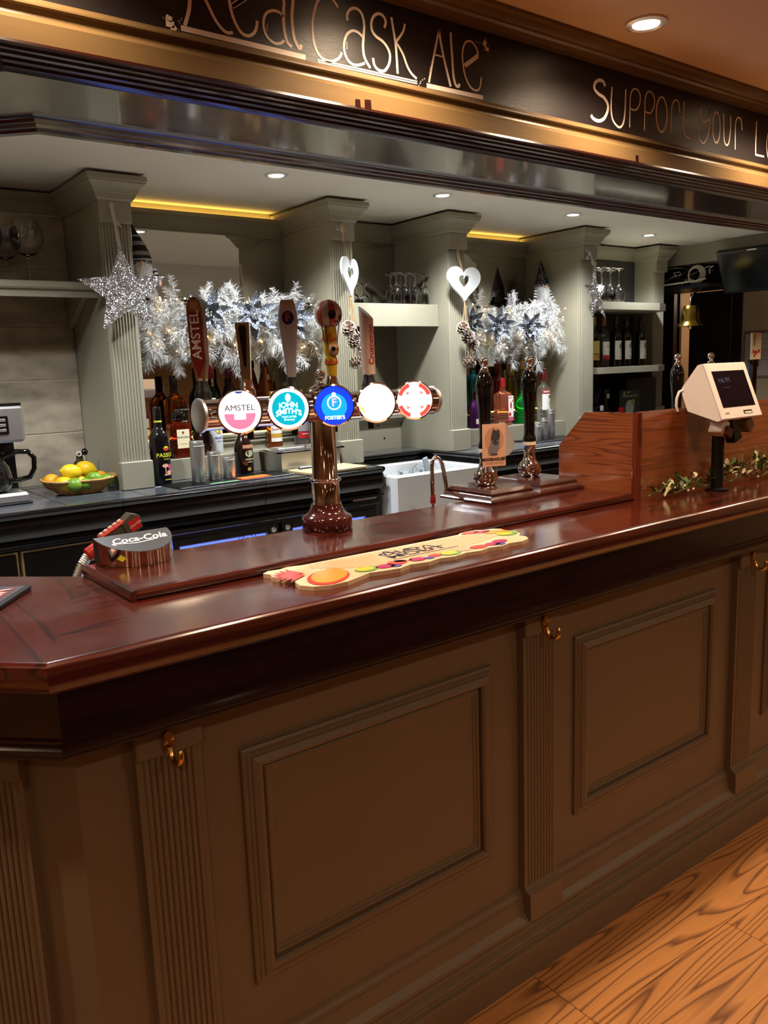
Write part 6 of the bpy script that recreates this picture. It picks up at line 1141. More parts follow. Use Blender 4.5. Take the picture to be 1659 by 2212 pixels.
# ------------------------------------------------------------------ glasses
def glass_mesh(prof, t, nm='glass'):
    return MB().lathe(prof, 26).build(nm, GLASS, t, local=True, smooth=60)
up = [(0.0235, 0.0), (0.0265, 0.02), (0.029, 0.045), (0.026, 0.072), (0.016, 0.092), (0.006, 0.102), (0.0038, 0.115), (0.0036, 0.140), (0.005, 0.148), (0.026, 0.154), (0.028, 0.156), (0.026, 0.1575), (0.0, 0.1575), (0.0, 0.096), (0.014, 0.088), (0.0245, 0.070), (0.0276, 0.045), (0.0252, 0.02), (0.0222, 0.0)]
first = None
GL3 = [(2.640, 3.325, 'nearest the keys'), (2.700, 3.325, 'second along'), (2.762, 3.325, 'third along'), (2.822, 3.325, 'nearest the second heart')]
for i, (x, y, w) in enumerate(GL3 + [(2.67, 3.41, '#nearest the keys'), (2.735, 3.41, '#in the middle'), (2.80, 3.41, '#nearest the second heart')]):
    lab = ('upside-down stemmed glass, front row of the deep-edged shelf, ' + w) if w[0] != '#' else 'upside-down stemmed glass, back row of the deep-edged shelf, ' + w[1:]
    if first is None:
        first = thing('stemmed_glass', lab, 'glass', (x, y, 1.8602), group='upside-down glasses on the box shelf'); glass_mesh(up, first)
    else: copy_tree(first, (x, y, 1.8602), 0, lab)
bal = [(0.0, 0.0), (0.034, 0.0), (0.036, 0.002), (0.030, 0.005), (0.006, 0.010), (0.0038, 0.02), (0.0036, 0.095), (0.006, 0.103), (0.030, 0.113), (0.052, 0.135), (0.062, 0.165), (0.060, 0.195), (0.050, 0.222), (0.044, 0.235), (0.0425, 0.235), (0.0488, 0.221), (0.0588, 0.195), (0.0607, 0.165), (0.0508, 0.136), (0.029, 0.1145), (0.0, 0.109)]
g0 = thing('balloon_glass', 'large balloon gin glass on the tiled-wall shelf nearest the pilaster', 'glass', (0.912, 3.40, 1.9122), group='balloon glasses on the wall shelf'); glass_mesh(bal, g0)
copy_tree(g0, (0.765, 3.40, 1.9122), 0, 'large balloon gin glass cut by the picture edge on the tiled-wall shelf')
copy_tree(g0, (0.86, 3.52, 1.9122), 0, 'balloon gin glass behind the front one on the tiled-wall shelf')
wg = [(0.030, 0.0), (0.036, 0.03), (0.0375, 0.055), (0.033, 0.085), (0.018, 0.108), (0.006, 0.118), (0.0038, 0.13), (0.0036, 0.205), (0.006, 0.213), (0.032, 0.220), (0.034, 0.222), (0.032, 0.2235), (0.0, 0.2235), (0.0, 0.112), (0.0165, 0.104), (0.0315, 0.084), (0.036, 0.055), (0.0345, 0.03), (0.0288, 0.0)]
g1 = None
for i, (x, y, lab) in enumerate(((4.345, 3.40, 'upside-down wine glass beside the hanging star, front row'), (4.435, 3.40, 'upside-down wine glass in the middle of the front row, wine bay'), (4.525, 3.40, 'upside-down wine glass at the far end of the front row, wine bay'), (4.39, 3.50, 'upside-down wine glass in the back row beside the hanging star'), (4.48, 3.50, 'upside-down wine glass in the middle of the back row, wine bay'), (4.57, 3.50, 'upside-down wine glass at the far end of the back row, wine bay'))):
    if g1 is None: g1 = thing('wine_glass', lab, 'glass', (x, y, 1.9003), group='wine glasses on the thick shelf'); glass_mesh(wg, g1)
    else: copy_tree(g1, (x, y, 1.9003), 0, lab)
# low shelf of the wine bay
t = thing('menu_stand', 'dark green elderflower drinks card standing on the back counter', 'sign', (4.62, 3.36, BC))
MB().box(4.505, 4.725, 3.370, 3.376, BC + 0.0003, 1.352).build('card', mat('card_green', (22, 46, 46), 0.3), t)
b = MB(); b.ribbon([(4.585, 1.336), (4.615, 1.336)], 0.006, lambda u, v: (u, 3.3694, v)); b.text('Elderflower Fizz.', 0.024, lambda u, v: (u + 4.618, 3.3694, v + 1.312)); b.build('card_words', INKW, t)
b = MB(); disc(b, 0.045, 3.3694, lambda a, c_, d: (a, c_, d), cx=4.615, cz=1.235, ry=0.05); b.build('drink_print', mat('drink_silver', (190, 206, 190), 0.3), t)
b = MB(); disc(b, 0.02, 3.369, lambda a, c_, d: (a, c_, d), cx=4.65, cz=1.27); disc(b, 0.012, 3.369, lambda a, c_, d: (a, c_, d), cx=4.555, cz=1.33); b.build('lime_print', mat('lime_print', (150, 176, 70), 0.5), t)
tag(box('storage_box', mat('matt_black', (16, 16, 17), 0.5), None, 4.62, 4.955, 3.40, 3.58, BC + 0.0003, 1.425, bev=0.01), 'large black storage box behind the drinks card', 'box')
t = thing('pineapple_tumbler', 'black pineapple-shaped tumbler under the wine shelf', 'tumbler', (4.275, 3.40, BC))
MB().lathe([(0, 0), (0.05, 0), (0.062, 0.04), (0.064, 0.09), (0.055, 0.14), (0.04, 0.16), (0, 0.165)], 24, (4.275, 3.40, BC + 0.0003)).build('body', BLACK, t, smooth=50)
for i in range(9):
    a = 2 * PI * i / 9; MB().add([(4.275 + 0.02 * math.cos(a - 0.5), 3.40 + 0.02 * math.sin(a - 0.5), 1.268), (4.275 + 0.02 * math.cos(a + 0.5), 3.40 + 0.02 * math.sin(a + 0.5), 1.268), (4.275 + 0.065 * math.cos(a), 3.40 + 0.065 * math.sin(a), 1.36 + 0.04 * (i % 2)), (4.275 + 0.01 * math.cos(a), 3.40 + 0.01 * math.sin(a), 1.275)], [(0, 1, 2), (1, 3, 2), (3, 0, 2), (0, 3, 1)]).build('leaf', BLACK, t)
MB().box(4.255, 4.285, 3.327, 3.3295, 1.235, 1.268).build('tag', PAPER, t)
t = thing('tumbler', 'black tumbler with a white tag beside the drinks card', 'tumbler', (4.42, 3.42, BC))
MB().lathe([(0, 0), (0.045, 0), (0.05, 0.02), (0.045, 0.11), (0.02, 0.14), (0.018, 0.22), (0.03, 0.25), (0, 0.255)], 20, (4.42, 3.42, BC + 0.0003)).build('body', BLACK, t, smooth=40)
MB().box(4.41, 4.435, 3.396, 3.399, 1.305, 1.335).build('tag', PAPER, t)
t = thing('red_candle', 'small red glass candle by the drinks card', 'candle', (4.47, 3.34, BC))
MB().lathe([(0, 0), (0.022, 0), (0.026, 0.01), (0.024, 0.11), (0.016, 0.135), (0, 0.135)], 18, (4.47, 3.33, BC + 0.0003)).build('glass', mat('ruby_glass', (150, 20, 30), 0.1, trans=0.4), t, smooth=40)
# ------------------------------------------------------------------ hanging stars
def star(name, pts, cy, lab, ribbon, depth=0.022, inner=0.44):
    cxm = sum(p[0] for p in pts) / 5; czm = sum(p[1] for p in pts) / 5
    t = thing(name, lab, 'star', (cxm, cy, czm), group='glitter stars hung on the pilasters')
    ring_ = []
    for i in range(5):
        a, b_ = pts[i], pts[(i + 1) % 5]; mx, mz = (a[0] + b_[0]) / 2, (a[1] + b_[1]) / 2
        ring_ += [a, (cxm + (mx - cxm) * inner / 0.81, czm + (mz - czm) * inner / 0.81)]
    vs = [(x, cy, z) for x, z in ring_] + [(cxm, cy - depth, czm), (cxm, cy + depth, czm)]
    MB().add(vs, [(i, (i + 1) % 10, 10) for i in range(10)] + [((i + 1) % 10, i, 11) for i in range(10)]).build('star_body', SILVERG, t)
    b = MB(); x0, z0 = ribbon; x1, z1 = pts[0]
    b.add([(x0 - 0.006, cy + 0.02, z0), (x0 + 0.007, cy + 0.018, z0), (x1 + 0.010, cy + 0.001, z1 - 0.008), (x1 - 0.004, cy + 0.001, z1 - 0.008), (x0 - 0.006, cy + 0.0215, z0), (x0 + 0.007, cy + 0.0195, z0), (x1 + 0.010, cy + 0.0025, z1 - 0.008), (x1 - 0.004, cy + 0.0025, z1 - 0.008)], [(0, 1, 2, 3), (7, 6, 5, 4), (0, 4, 5, 1), (1, 5, 6, 2), (2, 6, 7, 3), (3, 7, 4, 0)]).build('ribbon', mat('silver_ribbon', (190, 184, 176), 0.4), t)
    b = MB(); b.ribbon([(x0 + 0.004, z0 - 0.06), (x0 + 0.018, z0 - 0.075), (x0 + 0.03, z0 - 0.088)], 0.006, lambda u, v: (u, cy + 0.012, v)); b.build('ribbon_tail', mat('silver_ribbon_b', (190, 184, 176), 0.4), t)
    return t
star('hanging_star', [(1.170, 2.033), (1.345, 1.930), (1.288, 1.739), (1.082, 1.730), (1.003, 1.909)], 3.132, 'large silver glitter star hanging on the first fluted pilaster', (1.160, 2.192))
s2 = star('hanging_star', [(3.915, 2.093), (4.020, 1.973), (4.034, 1.786), (3.905, 1.789), (3.836, 1.973)], 3.120, 'narrow silver glitter star hanging on the fourth fluted pilaster', (3.905, 2.165))
for (x, z) in ((3.895, 2.168), (3.915, 2.150), (3.905, 2.132)):
    b = MB(); b.add([(x + (0.016 if i % 2 == 0 else 0.006) * math.sin(i * PI / 5), 3.155 - (0.004 if i % 2 else 0), z + (0.016 if i % 2 == 0 else 0.006) * math.cos(i * PI / 5)) for i in range(10)] + [(x, 3.146, z), (x, 3.160, z)], [(i, (i + 1) % 10, 10) for i in range(10)] + [((i + 1) % 10, i, 11) for i in range(10)]); b.build('small_star', SILVERG, s2)
# ------------------------------------------------------------------ hearts with pine cones
CONE = mat('pine_cone', (92, 66, 46), 0.6); FROST = mat('frosted_scale', (206, 192, 178), 0.7); TWINE = mat('jute_twine', (176, 140, 92), 0.8); HEARTW = mat('white_wood', (206, 208, 206), 0.4)
def heart_pts(n, sx, sz, oz=0.0):
    o_ = []
    for i in range(n):
        t_ = 2 * PI * i / n; o_.append((sx * math.sin(t_) ** 3, sz * (13 * math.cos(t_) - 5 * math.cos(2 * t_) - 2 * math.cos(3 * t_) - math.cos(4 * t_)) / 16 + oz))
    return o_
def heart_decor(cx, cz, y, wid, rz, top, cones, lab):
    t = thing('heart_decoration', lab, 'decoration', (cx, y, cz), group='white hearts with pine cones')
    T = Matrix.Translation((cx, y, cz)) @ Matrix.Rotation(rz, 4, 'Z'); n = 48; A_ = heart_pts(n, 0.112, 0.098, -0.012); B_ = heart_pts(n, 0.037, 0.036, -0.008)
    vs = []
    for yy in (-0.005, 0.005): vs += [(x, yy, z) for x, z in A_] + [(x, yy, z) for x, z in B_]
    fs = []
    for i in range(n):
        j = (i + 1) % n
        fs += [(i, j, n + j, n + i), (2 * n + j, 2 * n + i, 3 * n + i, 3 * n + j), (j, i, 2 * n + i, 2 * n + j), (n + i, n + j, 3 * n + j, 3 * n + i)]
    b = MB(); b.T = T; b.add(vs, fs).build('heart', HEARTW, t)
    tx, tz = top; notch = T @ Vector((0, 0, 0.020)); tip = T @ Vector((0, 0, -0.100))
    MB().tube([(tx - 0.003, y + 0.02, tz), (tx - 0.004, y + 0.018, (tz + notch.z) / 2), tuple(notch)], 0.0022, 6).tube([(tx + 0.003, y + 0.02, tz), (tx + 0.006, y + 0.018, (tz + notch.z) / 2), tuple(notch)], 0.0022, 6).build('hanging_twine', TWINE, t, smooth=60)
    MB().lathe([(0, -0.008), (0.007, -0.004), (0.007, 0.004), (0, 0.008)], 8, (tip.x, y, tip.z - 0.004)).build('knot', TWINE, t, smooth=60)
    b = MB()
    for (x, z, r_) in cones: b.tube([(tip.x, y - 0.002, tip.z - 0.004), ((tip.x * 0.6 + x * 0.4), y - 0.006, (tip.z + z) / 2), (x, y - 0.008, z + r_)], 0.0022, 6)
    b.build('cone_twine', TWINE, t, smooth=60)
    for k_, (x, z, r_) in enumerate(cones):
        core = MB(); tips = MB(); T2 = Matrix.Translation((x, y - 0.012, z)) @ Matrix.Rotation(0.6 * (k_ - 1), 4, 'Y') @ Matrix.Rotation(0.9, 4, 'X')
        core.T = T2; tips.T = T2; core.lathe([(0, -r_), (r_ * 0.5, -r_ * 0.7), (r_ * 0.6, 0), (r_ * 0.35, r_ * 0.7), (0, r_)], 10)
        for i in range(46):
            f_ = i / 45; zz_ = r_ * (0.95 - 1.9 * f_); rr = r_ * (0.35 + 0.75 * math.sin(PI * (0.12 + 0.80 * f_))) ; a = i * 2.39996; d_ = Vector((math.cos(a), math.sin(a), 0.15 + 0.5 * (0.5 - f_))).normalized(); s_ = d_.cross(Vector((0, 0, 1))).normalized(); u_ = s_.cross(d_); w_ = r_ * 0.26
            base = Vector((0, 0, zz_ - r_ * 0.1)); q = base + d_ * rr
            core.add([tuple(base + d_ * rr * 0.4 - s_ * w_ * 0.5), tuple(base + d_ * rr * 0.4 + s_ * w_ * 0.5), tuple(q + s_ * w_), tuple(q - s_ * w_), tuple(q - u_ * w_ * 0.5)], [(0, 1, 2, 3), (3, 2, 4)])
            tips.add([tuple(q - s_ * w_ - d_ * 0.002), tuple(q + s_ * w_ - d_ * 0.002), tuple(q + s_ * w_ * 0.8 + d_ * 0.003 + u_ * 0.001), tuple(q - s_ * w_ * 0.8 + d_ * 0.003 + u_ * 0.001), tuple(q + u_ * w_ * 0.4)], [(0, 1, 2, 3), (3, 2, 4), (0, 4, 1)])
        co = core.build('pine_cone', CONE, t); tips.build('frosted_tips', FROST, co)
    x, z, r_ = cones[-1]
    MB().lathe([(0, -0.014), (0.010, -0.010), (0.014, 0), (0.010, 0.010), (0, 0.014)], 16, (x - 0.012 + 0.035, y - 0.014, z + 0.058)).build('jingle_bell', CHROME, t, smooth=60)
heart_decor(2.196, 1.978, 3.098, 0.12, 0.62, (2.190, 2.175), ((2.168, 1.728, 0.030), (2.192, 1.672, 0.026), (2.222, 1.690, 0.022), (2.200, 1.578, 0.026)), 'narrow-seen white heart with pine cones on the keys pilaster')
heart_decor(2.909, 1.972, 3.120, 0.22, 0.0, (2.889, 2.184), ((2.885, 1.732, 0.028), (2.918, 1.688, 0.028), (2.952, 1.652, 0.026), (2.925, 1.563, 0.028)), 'wide white heart with pine cones on the third pilaster')
t = thing('key_set', 'small bunch of keys on a hook above the narrow white heart', 'keys', (2.19, 3.16, 2.18))
MB().tube([(2.198, 3.170, 2.196), (2.198, 3.150, 2.194), (2.198, 3.142, 2.184), (2.198, 3.150, 2.178)], 0.0025, 6).build('hook', CHROME, t, smooth=60)
MB().tube([(2.186 + 0.014 * math.cos(a), 3.152, 2.176 + 0.014 * math.sin(a)) for a in [i * PI / 8 for i in range(16)]], 0.0012, 6, closed=True).build('key_ring', CHROME, t, smooth=60)
MB().lathe([(0, 0), (0.014, 0), (0.014, 0.002), (0, 0.002)], 18, (2.200, 3.140, 2.163), axis='Y').box(2.1965, 2.2035, 3.140, 3.142, 2.115, 2.152).build('key', mat('pale_key', (214, 200, 180), 0.3, 0.6), t)
# ------------------------------------------------------------------ feather garlands
def garland(x0, x1, flowers, seed, lab, zc=1.765):
    t = thing('feather_garland', lab, 'garland', ((x0 + x1) / 2, 3.33, zc), group='white feather garlands')
    rnd = random.Random(seed); b = MB()
    def barb(p, d, ln, w):
        s_ = d.cross(Vector((rnd.uniform(-1, 1), rnd.uniform(-1, 1), rnd.uniform(-1, 1)))); s_ = s_.normalized() * w if s_.length > 1e-4 else Vector((w, 0, 0)); g_ = Vector((0, 0, -0.18 * ln)); m_ = p + d * ln * 0.55 + g_ * 0.3; e_ = p + d * ln + g_
        k_ = len(b.v); b.v += [tuple(p - s_), tuple(p + s_), tuple(m_ + s_ * 0.9), tuple(m_ - s_ * 0.9), tuple(e_)]; b.f += [(k_, k_ + 1, k_ + 2, k_ + 3), (k_ + 3, k_ + 2, k_ + 4)]
    N = int((x1 - x0) * 330)
    for i in range(N):
        x = rnd.uniform(x0, x1); p = Vector((x, rnd.uniform(3.285, 3.345), zc - 0.01 + 0.075 * rnd.gauss(0, 0.75) + 0.02 * math.sin(x * 9)))
        a = rnd.uniform(0, 2 * PI); d = Vector((0.8 * math.cos(a), rnd.uniform(-0.6, 0.25), math.sin(a))).normalized(); L_ = rnd.uniform(0.05, 0.11)
        if d.z < -0.4: L_ *= 1.25
        if p.x + d.x * L_ < x0 - 0.02 or p.x + d.x * L_ > x1 + 0.02: d.x *= -0.5
        cur = rnd.uniform(-0.5, 0.5); q = p.copy(); dd = d.copy(); side = dd.cross(Vector((0, 1, 0.2))).normalized()
        for s_ in range(11):
            f_ = s_ / 10; barb(q, dd, L_ * 0.16, 0.0009)
            for sg in (-1, 1):
                for r_ in range(6):
                    bd = (dd * rnd.uniform(0.1, 1.2) + side * sg * rnd.uniform(0.2, 1.0) + Vector((rnd.uniform(-.6, .6), rnd.uniform(-.7, .4), rnd.uniform(-.6, .6)))).normalized()
                    barb(q, bd, L_ * rnd.uniform(0.20, 0.46) * (0.6 + 0.7 * math.sin(PI * (0.25 + 0.7 * f_))), rnd.uniform(0.0005, 0.0010))
            q = q + dd * (L_ / 10); dd = (dd + side * cur * 0.1 + Vector((0, 0, -0.02))).normalized()
            if q.y > 3.352: q.y = 3.352
    fo = b.build('feathers', FEATHER, t); fo['kind'] = 'stuff'
    pts = [(x0 + (x1 - x0) * i / 40, 3.335, zc + 0.03 * math.sin(i * 0.9)) for i in range(41)]
    MB().tube(pts, 0.006, 6).build('cord', FEATHER, t, smooth=60)
    first_ = None
    for i in range(int((x1 - x0) * 42)):
        p = (rnd.uniform(x0, x1), rnd.uniform(3.235, 3.30), zc + rnd.uniform(-0.13, 0.11))
        if first_ is None: first_ = MB().lathe([(0, -0.0034), (0.0024, -0.0024), (0.0034, 0), (0.0024, 0.0024), (0, 0.0034)], 8).build('fairy_bulb', FAIRY, t, local=True, smooth=60); o = first_
        else: o = inst(first_, t)
        o.location = Vector(p) - Vector(((x0 + x1) / 2, 3.33, zc))
    for (fx, fz, sc_, rot) in flowers:
        fl_ = MB(); T = Matrix.Translation((fx, 3.235, fz)) @ Matrix.Rotation(-0.35, 4, 'Z') @ Matrix.Rotation(rot, 4, 'Y')
        fl_.T = T
        for (px_, pz_) in ((0, 0), (0.011, 0.006), (-0.010, 0.007), (0.004, -0.011), (-0.007, -0.008), (0.013, -0.005)): fl_.lathe([(0, -0.0062), (0.0044, -0.0044), (0.0062, 0), (0.0044, 0.0044), (0, 0.0062)], 10, (px_ * sc_, -0.014, pz_ * sc_))
        fo = fl_.build('poinsettia', mat('silver_pearl', (214, 218, 224), 0.12, 1.0), t, smooth=60)
        for layer, (n_p, ln, wd, tilt) in enumerate(((6, 0.105, 0.022, 0.16), (5, 0.070, 0.018, 0.55))):
            for k_ in range(n_p):
                a = 2 * PI * k_ / n_p + layer * 0.5 + rnd.uniform(-0.12, 0.12); P = MB(); ti = tilt + rnd.uniform(-0.15, 0.15)
                P.T = T @ Matrix.Rotation(a, 4, 'Y') @ Matrix.Rotation(ti, 4, 'X'); vs = []; fs = []; n = 7
                for i in range(n + 1):
                    f_ = i / n; w_ = wd * sc_ * (math.sin(PI * min(1.0, f_ * 0.94 + 0.06)) ** 0.75) * (1.1 - 0.35 * f_) + 0.0004; z = f_ * ln * sc_; yb = 0.012 * math.sin(f_ * 3.2) * rnd.uniform(0.6, 1.2)
                    vs += [(-w_, yb - w_ * 0.30, z), (-w_ * 0.5, yb - w_ * 0.12, z), (0, yb + w_ * 0.14, z), (w_ * 0.5, yb - w_ * 0.12, z), (w_, yb - w_ * 0.30, z)]
                for i in range(n):
                    for q in range(4): fs.append((5 * i + q, 5 * i + q + 1, 5 * i + 6 + q, 5 * i + 5 + q))
                P.add(vs, fs).build('petal', PETAL, fo, smooth=60)
    return t
garland(1.300, 2.120, ((1.560, 1.800, 1.05, 0.3), (1.778, 1.792, 1.05, 0.0), (1.975, 1.783, 1.0, 0.5)), 21, 'feather garland with three silver poinsettias between star and keys pilasters')
garland(3.040, 3.830, ((3.270, 1.752, 0.95, 0.2), (3.515, 1.740, 0.95, 0.6), (3.075, 1.775, 0.75, 0.0)), 33, 'feather garland with silver poinsettias below the sequin-hat gnome')
# ------------------------------------------------------------------ gnomes
def gnome(x, y, z, lab, hatm, bands, h, tiltx, s0):
    t = thing('christmas_gnome', lab, 'gnome', group='gnomes on the glass shelves', mtx=Matrix.Translation((x, y, z)) @ Matrix.Rotation(-0.35, 4, 'Z') @ Matrix.Diagonal((s0, s0, s0, 1)))
    GR = mat('gnome_grey', (150, 150, 152), 0.85, sheen=0.5); FUR = mat('gnome_beard', (226, 224, 220), 0.9, sheen=0.5); SKIN = mat('gnome_skin', (226, 178, 150), 0.6)
    MB().lathe([(0, 0), (0.045, 0), (0.062, 0.02), (0.066, 0.07), (0.056, 0.13), (0.044, 0.16), (0, 0.165)], 24).build('body', GR, t, local=True, smooth=60)
    prof = [(0.052, h), (0.050, h + 0.02), (0.040, h + 0.06), (0.028, h + 0.10), (0.015, h + 0.145), (0.003, h + 0.185)]
    b = MB(); b.lathe(prof, 24)
    b.v = [(vx + tiltx * max(0, vz - h - 0.05) ** 1.3, vy, vz) for vx, vy, vz in b.v]; hat = b.build('hat', hatm, t, local=True, smooth=60)
    for (z0, z1, mt) in bands:
        b = MB()
        def rr(zz_):
            for (r0, a0), (r1, a1) in zip(prof, prof[1:]):
                if a0 <= zz_ <= a1: return r0 + (r1 - r0) * (zz_ - a0) / (a1 - a0)
            return prof[0][0]
        b.lathe([(rr(h + z0) + 0.001, h + z0), (rr(h + (z0 + z1) / 2) + 0.001, h + (z0 + z1) / 2), (rr(h + z1) + 0.001, h + z1)], 24, cap=False); b.v = [(vx + tiltx * max(0, vz - h - 0.05) ** 1.3, vy, vz) for vx, vy, vz in b.v]; b.build('hat_band', mt, hat, local=True, smooth=60)
    rnd = random.Random(int(x * 100)); b = MB()
    for i in range(620):
        u = rnd.uniform(-1, 1); zt = h + rnd.uniform(-0.030, 0.008) - 0.02 * abs(u) ; p = Vector((0.050 * u, -0.046 * math.sqrt(max(0, 1 - u * u * 0.9)) - 0.004, zt)); ln = (0.105 - 0.055 * abs(u)) * rnd.uniform(0.6, 1.05); d = Vector((-0.25 * u + rnd.uniform(-.14, .14), rnd.uniform(-0.30, 0.0), -1)).normalized(); s_ = Vector((1, rnd.uniform(-.6, .6), 0)).normalized() * 0.0013; e_ = p + d * ln; m_ = p + d * ln * 0.5 + Vector((0, -0.006, 0))
        k_ = len(b.v); b.v += [tuple(p - s_), tuple(p + s_), tuple(m_ + s_), tuple(m_ - s_), tuple(e_)]; b.f += [(k_, k_ + 1, k_ + 2, k_ + 3), (k_ + 3, k_ + 2, k_ + 4)]
    for i in range(420):
        a = rnd.uniform(0, 2 * PI); p = Vector((0.050 * math.cos(a), 0.050 * math.sin(a), h + rnd.uniform(-0.008, 0.012))); d = Vector((math.cos(a), math.sin(a), rnd.uniform(-1.3, 0.6))).normalized(); s_ = d.cross(Vector((0, 0, 1))).normalized() * 0.0012; k_ = len(b.v); b.v += [tuple(p - s_), tuple(p + s_), tuple(p + d * rnd.uniform(0.012, 0.022))]; b.f += [(k_, k_ + 1, k_ + 2)]
    b.build('beard_and_fur', FUR, t, local=True)
    MB().lathe([(0, -0.011), (0.008, -0.008), (0.011, 0), (0.008, 0.008), (0, 0.011)], 14, (0, -0.056, h - 0.008)).build('nose', SKIN, t, local=True, smooth=60)
    STR = mat('sleeve_dark', (40, 42, 48), 0.8); STW = mat('sleeve_pale', (214, 212, 210), 0.8)
    for s_ in (-1, 1):
        arm = None; A_ = Vector((0.056 * s_, -0.012, h - 0.032)); B_ = Vector((0.074 * s_, -0.034, h - 0.092))
        for k_ in range(6):
            b = MB().tube([tuple(A_.lerp(B_, k_ / 6)), tuple(A_.lerp(B_, (k_ + 1) / 6))], 0.0125, 12)
            o = b.build('arm' if arm is None else 'sleeve_stripe', STR if k_ % 2 else STW, t if arm is None else arm, local=True, smooth=60); arm = arm or o
        MB().lathe([(0, -0.016), (0.009, -0.010), (0.0115, 0), (0.009, 0.010), (0, 0.016)], 12, tuple(B_ + Vector((0.003 * s_, -0.004, -0.012)))).build('hand', SKIN, arm, local=True, smooth=60)
SEQ = glitter('black_sequin', (84, 86, 94), 260, 0.8, 0.2); KN = mat('hat_charcoal', (44, 44, 50), 0.85); KG = mat('hat_grey', (150, 148, 146), 0.85)
gnome(1.375, 3.44, 1.8637, 'gnome in a banded charcoal hat half hidden behind the first pilaster', KN, ((0.035, 0.055, KG), (0.085, 0.105, KG), (0.012, 0.018, HEARTW), (0.128, 0.135, HEARTW)), 0.185, -0.45, 0.83)
gnome(3.828, 3.43, 1.8637, 'gnome in a black sequin hat standing above the second garland', SEQ, (), 0.158, -0.1, 0.82)
# ------------------------------------------------------------------ far end: bulkhead, cables, television, bell, door, notice
struct(MB().box(5.22, 5.46, 1.76, 4.5, 2.175, 2.299).build('bulkhead', PAINT))['label'] = 'grey ceiling bulkhead above the television'
t = thing('cable_shelf', 'black overhead shelf holding a tangle of white cables', 'shelf', (5.3, 3.2, 2.03))
MB().box(5.12, 5.44, 3.14, 4.4, 2.005, 2.030).build('board', BLACK, t)
MB().box(5.40, 5.44, 3.14, 4.4, 2.03, 2.175).build('back_board', BLACK, t)
rnd = random.Random(8); CABW = mat('white_cable', (214, 206, 188), 0.5); CABG = mat('grey_cable', (96, 92, 84), 0.5)
t = thing('cable_bundle', 'coiled white and grey cables on the black overhead shelf', 'cables', (5.2, 3.2, 2.03))
for k_ in range(4):
    r_ = 0.045 + 0.006 * k_; MB().tube([(5.15 + 0.008 * k_, 3.26 + r_ * math.cos(a), 2.095 + r_ * math.sin(a) * 0.95) for a in [i * PI / 10 for i in range(20)]], 0.0042, 6, closed=True).build('coil', CABW, t, smooth=60)
for k_ in range(26):
    p = Vector((rnd.uniform(5.14, 5.3), rnd.uniform(3.25, 3.85), rnd.uniform(2.04, 2.12))); pts = [tuple(p)]
    for j in range(7): p = p + Vector((rnd.uniform(-.03, .03), rnd.uniform(-.09, .09), rnd.uniform(-.04, .045))); p.z = min(max(p.z, 2.036), 2.15); p.x = min(max(p.x, 5.13), 5.38); p.y = min(max(p.y, 3.16), 4.0); pts.append(tuple(p))
    MB().tube(pts, 0.003, 5).build('cable', CABG if k_ % 3 else CABW, t, smooth=60)
MB().tube([(5.13, 3.80, 2.037), (5.125, 3.6, 2.040), (5.125, 3.35, 2.048), (5.13, 3.25, 2.050), (5.14, 3.17, 2.06)], 0.0055, 6).build('cable', CABW, t, smooth=60)
tv = thing('television', 'black flat television tilted down from the ceiling at the far end of the bar', 'television', (5.22, 2.7, 2.1))
A_ = Vector((5.225, 3.08, 1.958)); hd = Vector((0.10, -0.995, 0)).normalized(); vd = Vector((-0.38, 0.0, 0.925)).normalized(); nd = hd.cross(vd)
TVM = Matrix.Identity(4)
for i in range(3): TVM[i][0] = hd[i]; TVM[i][1] = -nd[i]; TVM[i][2] = vd[i]; TVM[i][3] = A_[i]
sgn = 1 if nd.x < 0 else -1
b = MB(); b.T = TVM; b.box(0, 0.98, -0.022, 0.022, 0, 0.285 * 1.0 + 0.0, bev=0.006).build('casing', BLACK, tv)
b = MB(); b.T = TVM; b.box(0.03, 0.95, -0.026 if sgn > 0 else 0.0215, -0.0215 if sgn > 0 else 0.026, 0.022, 0.262).build('screen_glass', mat('tv_black', (14, 18, 20), 0.2), tv)
b = MB(); b.T = TVM; b.box(0.20, 0.26, -0.024, -0.020, 0.270, 0.278); b.build('sticker', PAPER, tv)
MB().box(5.25, 5.29, 2.60, 2.66, 2.06, 2.18).build('bracket', BLACK, tv)
bl = thing('brass_bell', 'brass last-orders bell hanging under the black overhead shelf', 'bell', (4.86, 3.10, 1.74))
BX, BY, BZ0 = 4.80, 3.06, 1.742
MB().lathe([(0.080, 0.0), (0.078, 0.006), (0.066, 0.018), (0.058, 0.028), (0.056, 0.04), (0.054, 0.07), (0.050, 0.10), (0.043, 0.122), (0.038, 0.128), (0, 0.130), (0, 0.122), (0.036, 0.12), (0.046, 0.098), (0.050, 0.07), (0.053, 0.03), (0.072, 0.004)], 32, (BX, BY, BZ0)).build('bell_body', mat('old_brass', (150, 122, 52), 0.2, 1.0), bl, smooth=40)
MB().tube([(BX, BY, BZ0 + 0.128), (BX, BY, BZ0 + 0.17), (BX + 0.05, BY + 0.01, BZ0 + 0.21), (BX + 0.14, BY + 0.03, BZ0 + 0.225), (5.14, 3.20, 2.004), (5.15, 3.22, 2.010)], 0.006, 8).build('bracket_arm', BLACK, bl, smooth=60)
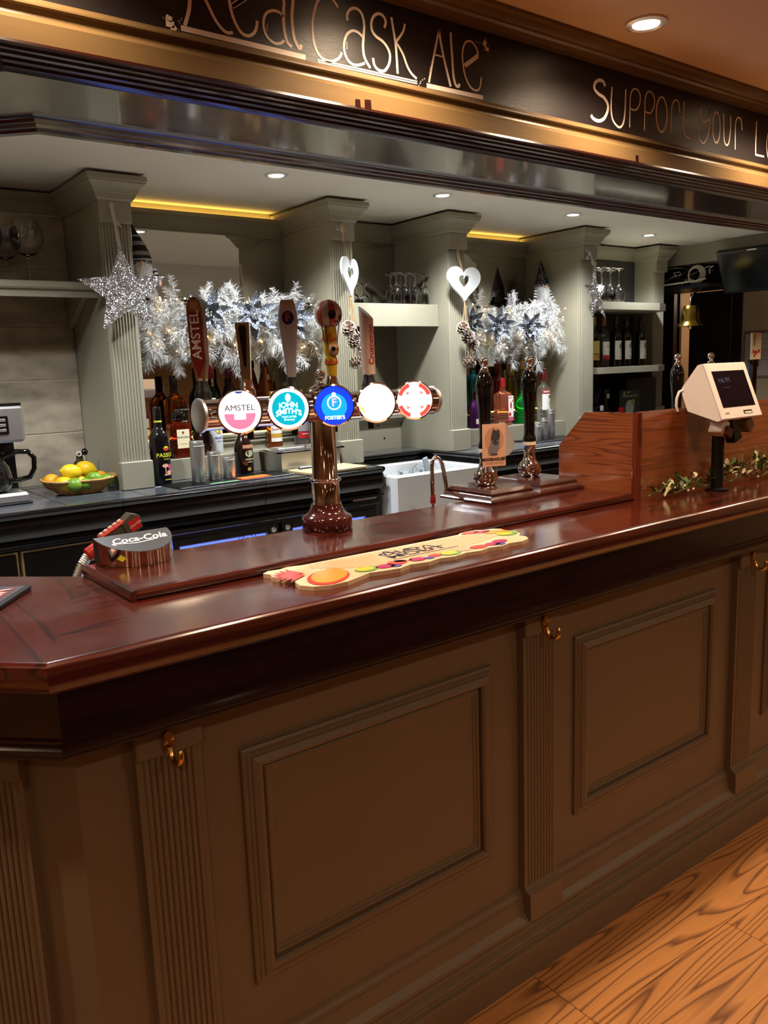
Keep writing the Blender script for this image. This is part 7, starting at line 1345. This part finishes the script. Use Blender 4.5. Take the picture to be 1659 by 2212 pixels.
MB().lathe([(0, -0.02), (0.012, -0.012), (0.014, 0), (0.004, 0.01), (0.003, 0.12), (0, 0.12)], 12, (BX, BY, BZ0)).build('clapper', BRASS, bl, smooth=50)
# door and frame in the far wall
DK = mat('dark_door_wood', (44, 30, 28), 0.35, vary=(6, 0.2)); DF = mat('dark_frame_wood', (40, 16, 14), 0.3)
d = struct(MB().box(6.205, 6.245, 3.60, 3.96, 0.01, 2.06).build('door_1', DK)); d['label'] = 'dark brown door standing ajar at the far end'
for z0, z1 in ((0.2, 0.95), (1.08, 1.9)): MB().box(6.198, 6.206, 3.66, 3.90, z0, z1, bev=0.003).build('door_panel', DK, d)
f = struct(MB().box(6.17, 6.20, 3.50, 3.575, 0.0, 2.13).box(6.17, 6.20, 4.03, 4.10, 0, 2.13).box(6.17, 6.20, 3.575, 4.03, 2.065, 2.13).build('trim_3', DF)); f['label'] = 'dark wooden door frame'
struct(MB().box(6.10, 6.165, 4.04, 4.6, 0.0, 2.20).build('trim_4', DF))['label'] = 'dark panelled jamb beside the brass bell'
p_ = bpy.data.lights.new('passage_lamp', 'POINT'); p_.energy = 10; p_.color = (1, 0.75, 0.52); p_.shadow_soft_size = 0.08; po = bpy.data.objects.new('passage_lamp', p_); link(po); po.location = (7.1, 3.7, 2.1)
nt = thing('notice_frame', 'framed printed licence notice on the beige end wall', 'notice', (6.19, 3.3, 1.55))
MB().box(6.185, 6.199, 3.06, 3.475, 1.375, 1.722, bev=0.003).build('frame', mat('clip_frame', (150, 128, 112), 0.3), nt)
MB().box(6.182, 6.1865, 3.075, 3.460, 1.392, 1.706).build('sheet', mat('notice_paper', (206, 184, 178), 0.6), nt)
b = MB()
for i in range(9):
    z = 1.665 - 0.026 * i; b.add([(6.1815, 3.44, z), (6.1815, 3.44 - (0.12 if i % 3 else 0.26), z), (6.1815, 3.44 - (0.12 if i % 3 else 0.26), z + 0.004), (6.1815, 3.44, z + 0.004)], [(0, 1, 2, 3)])
b.build('print_lines', mat('faded_ink', (150, 130, 128), 0.6), nt)
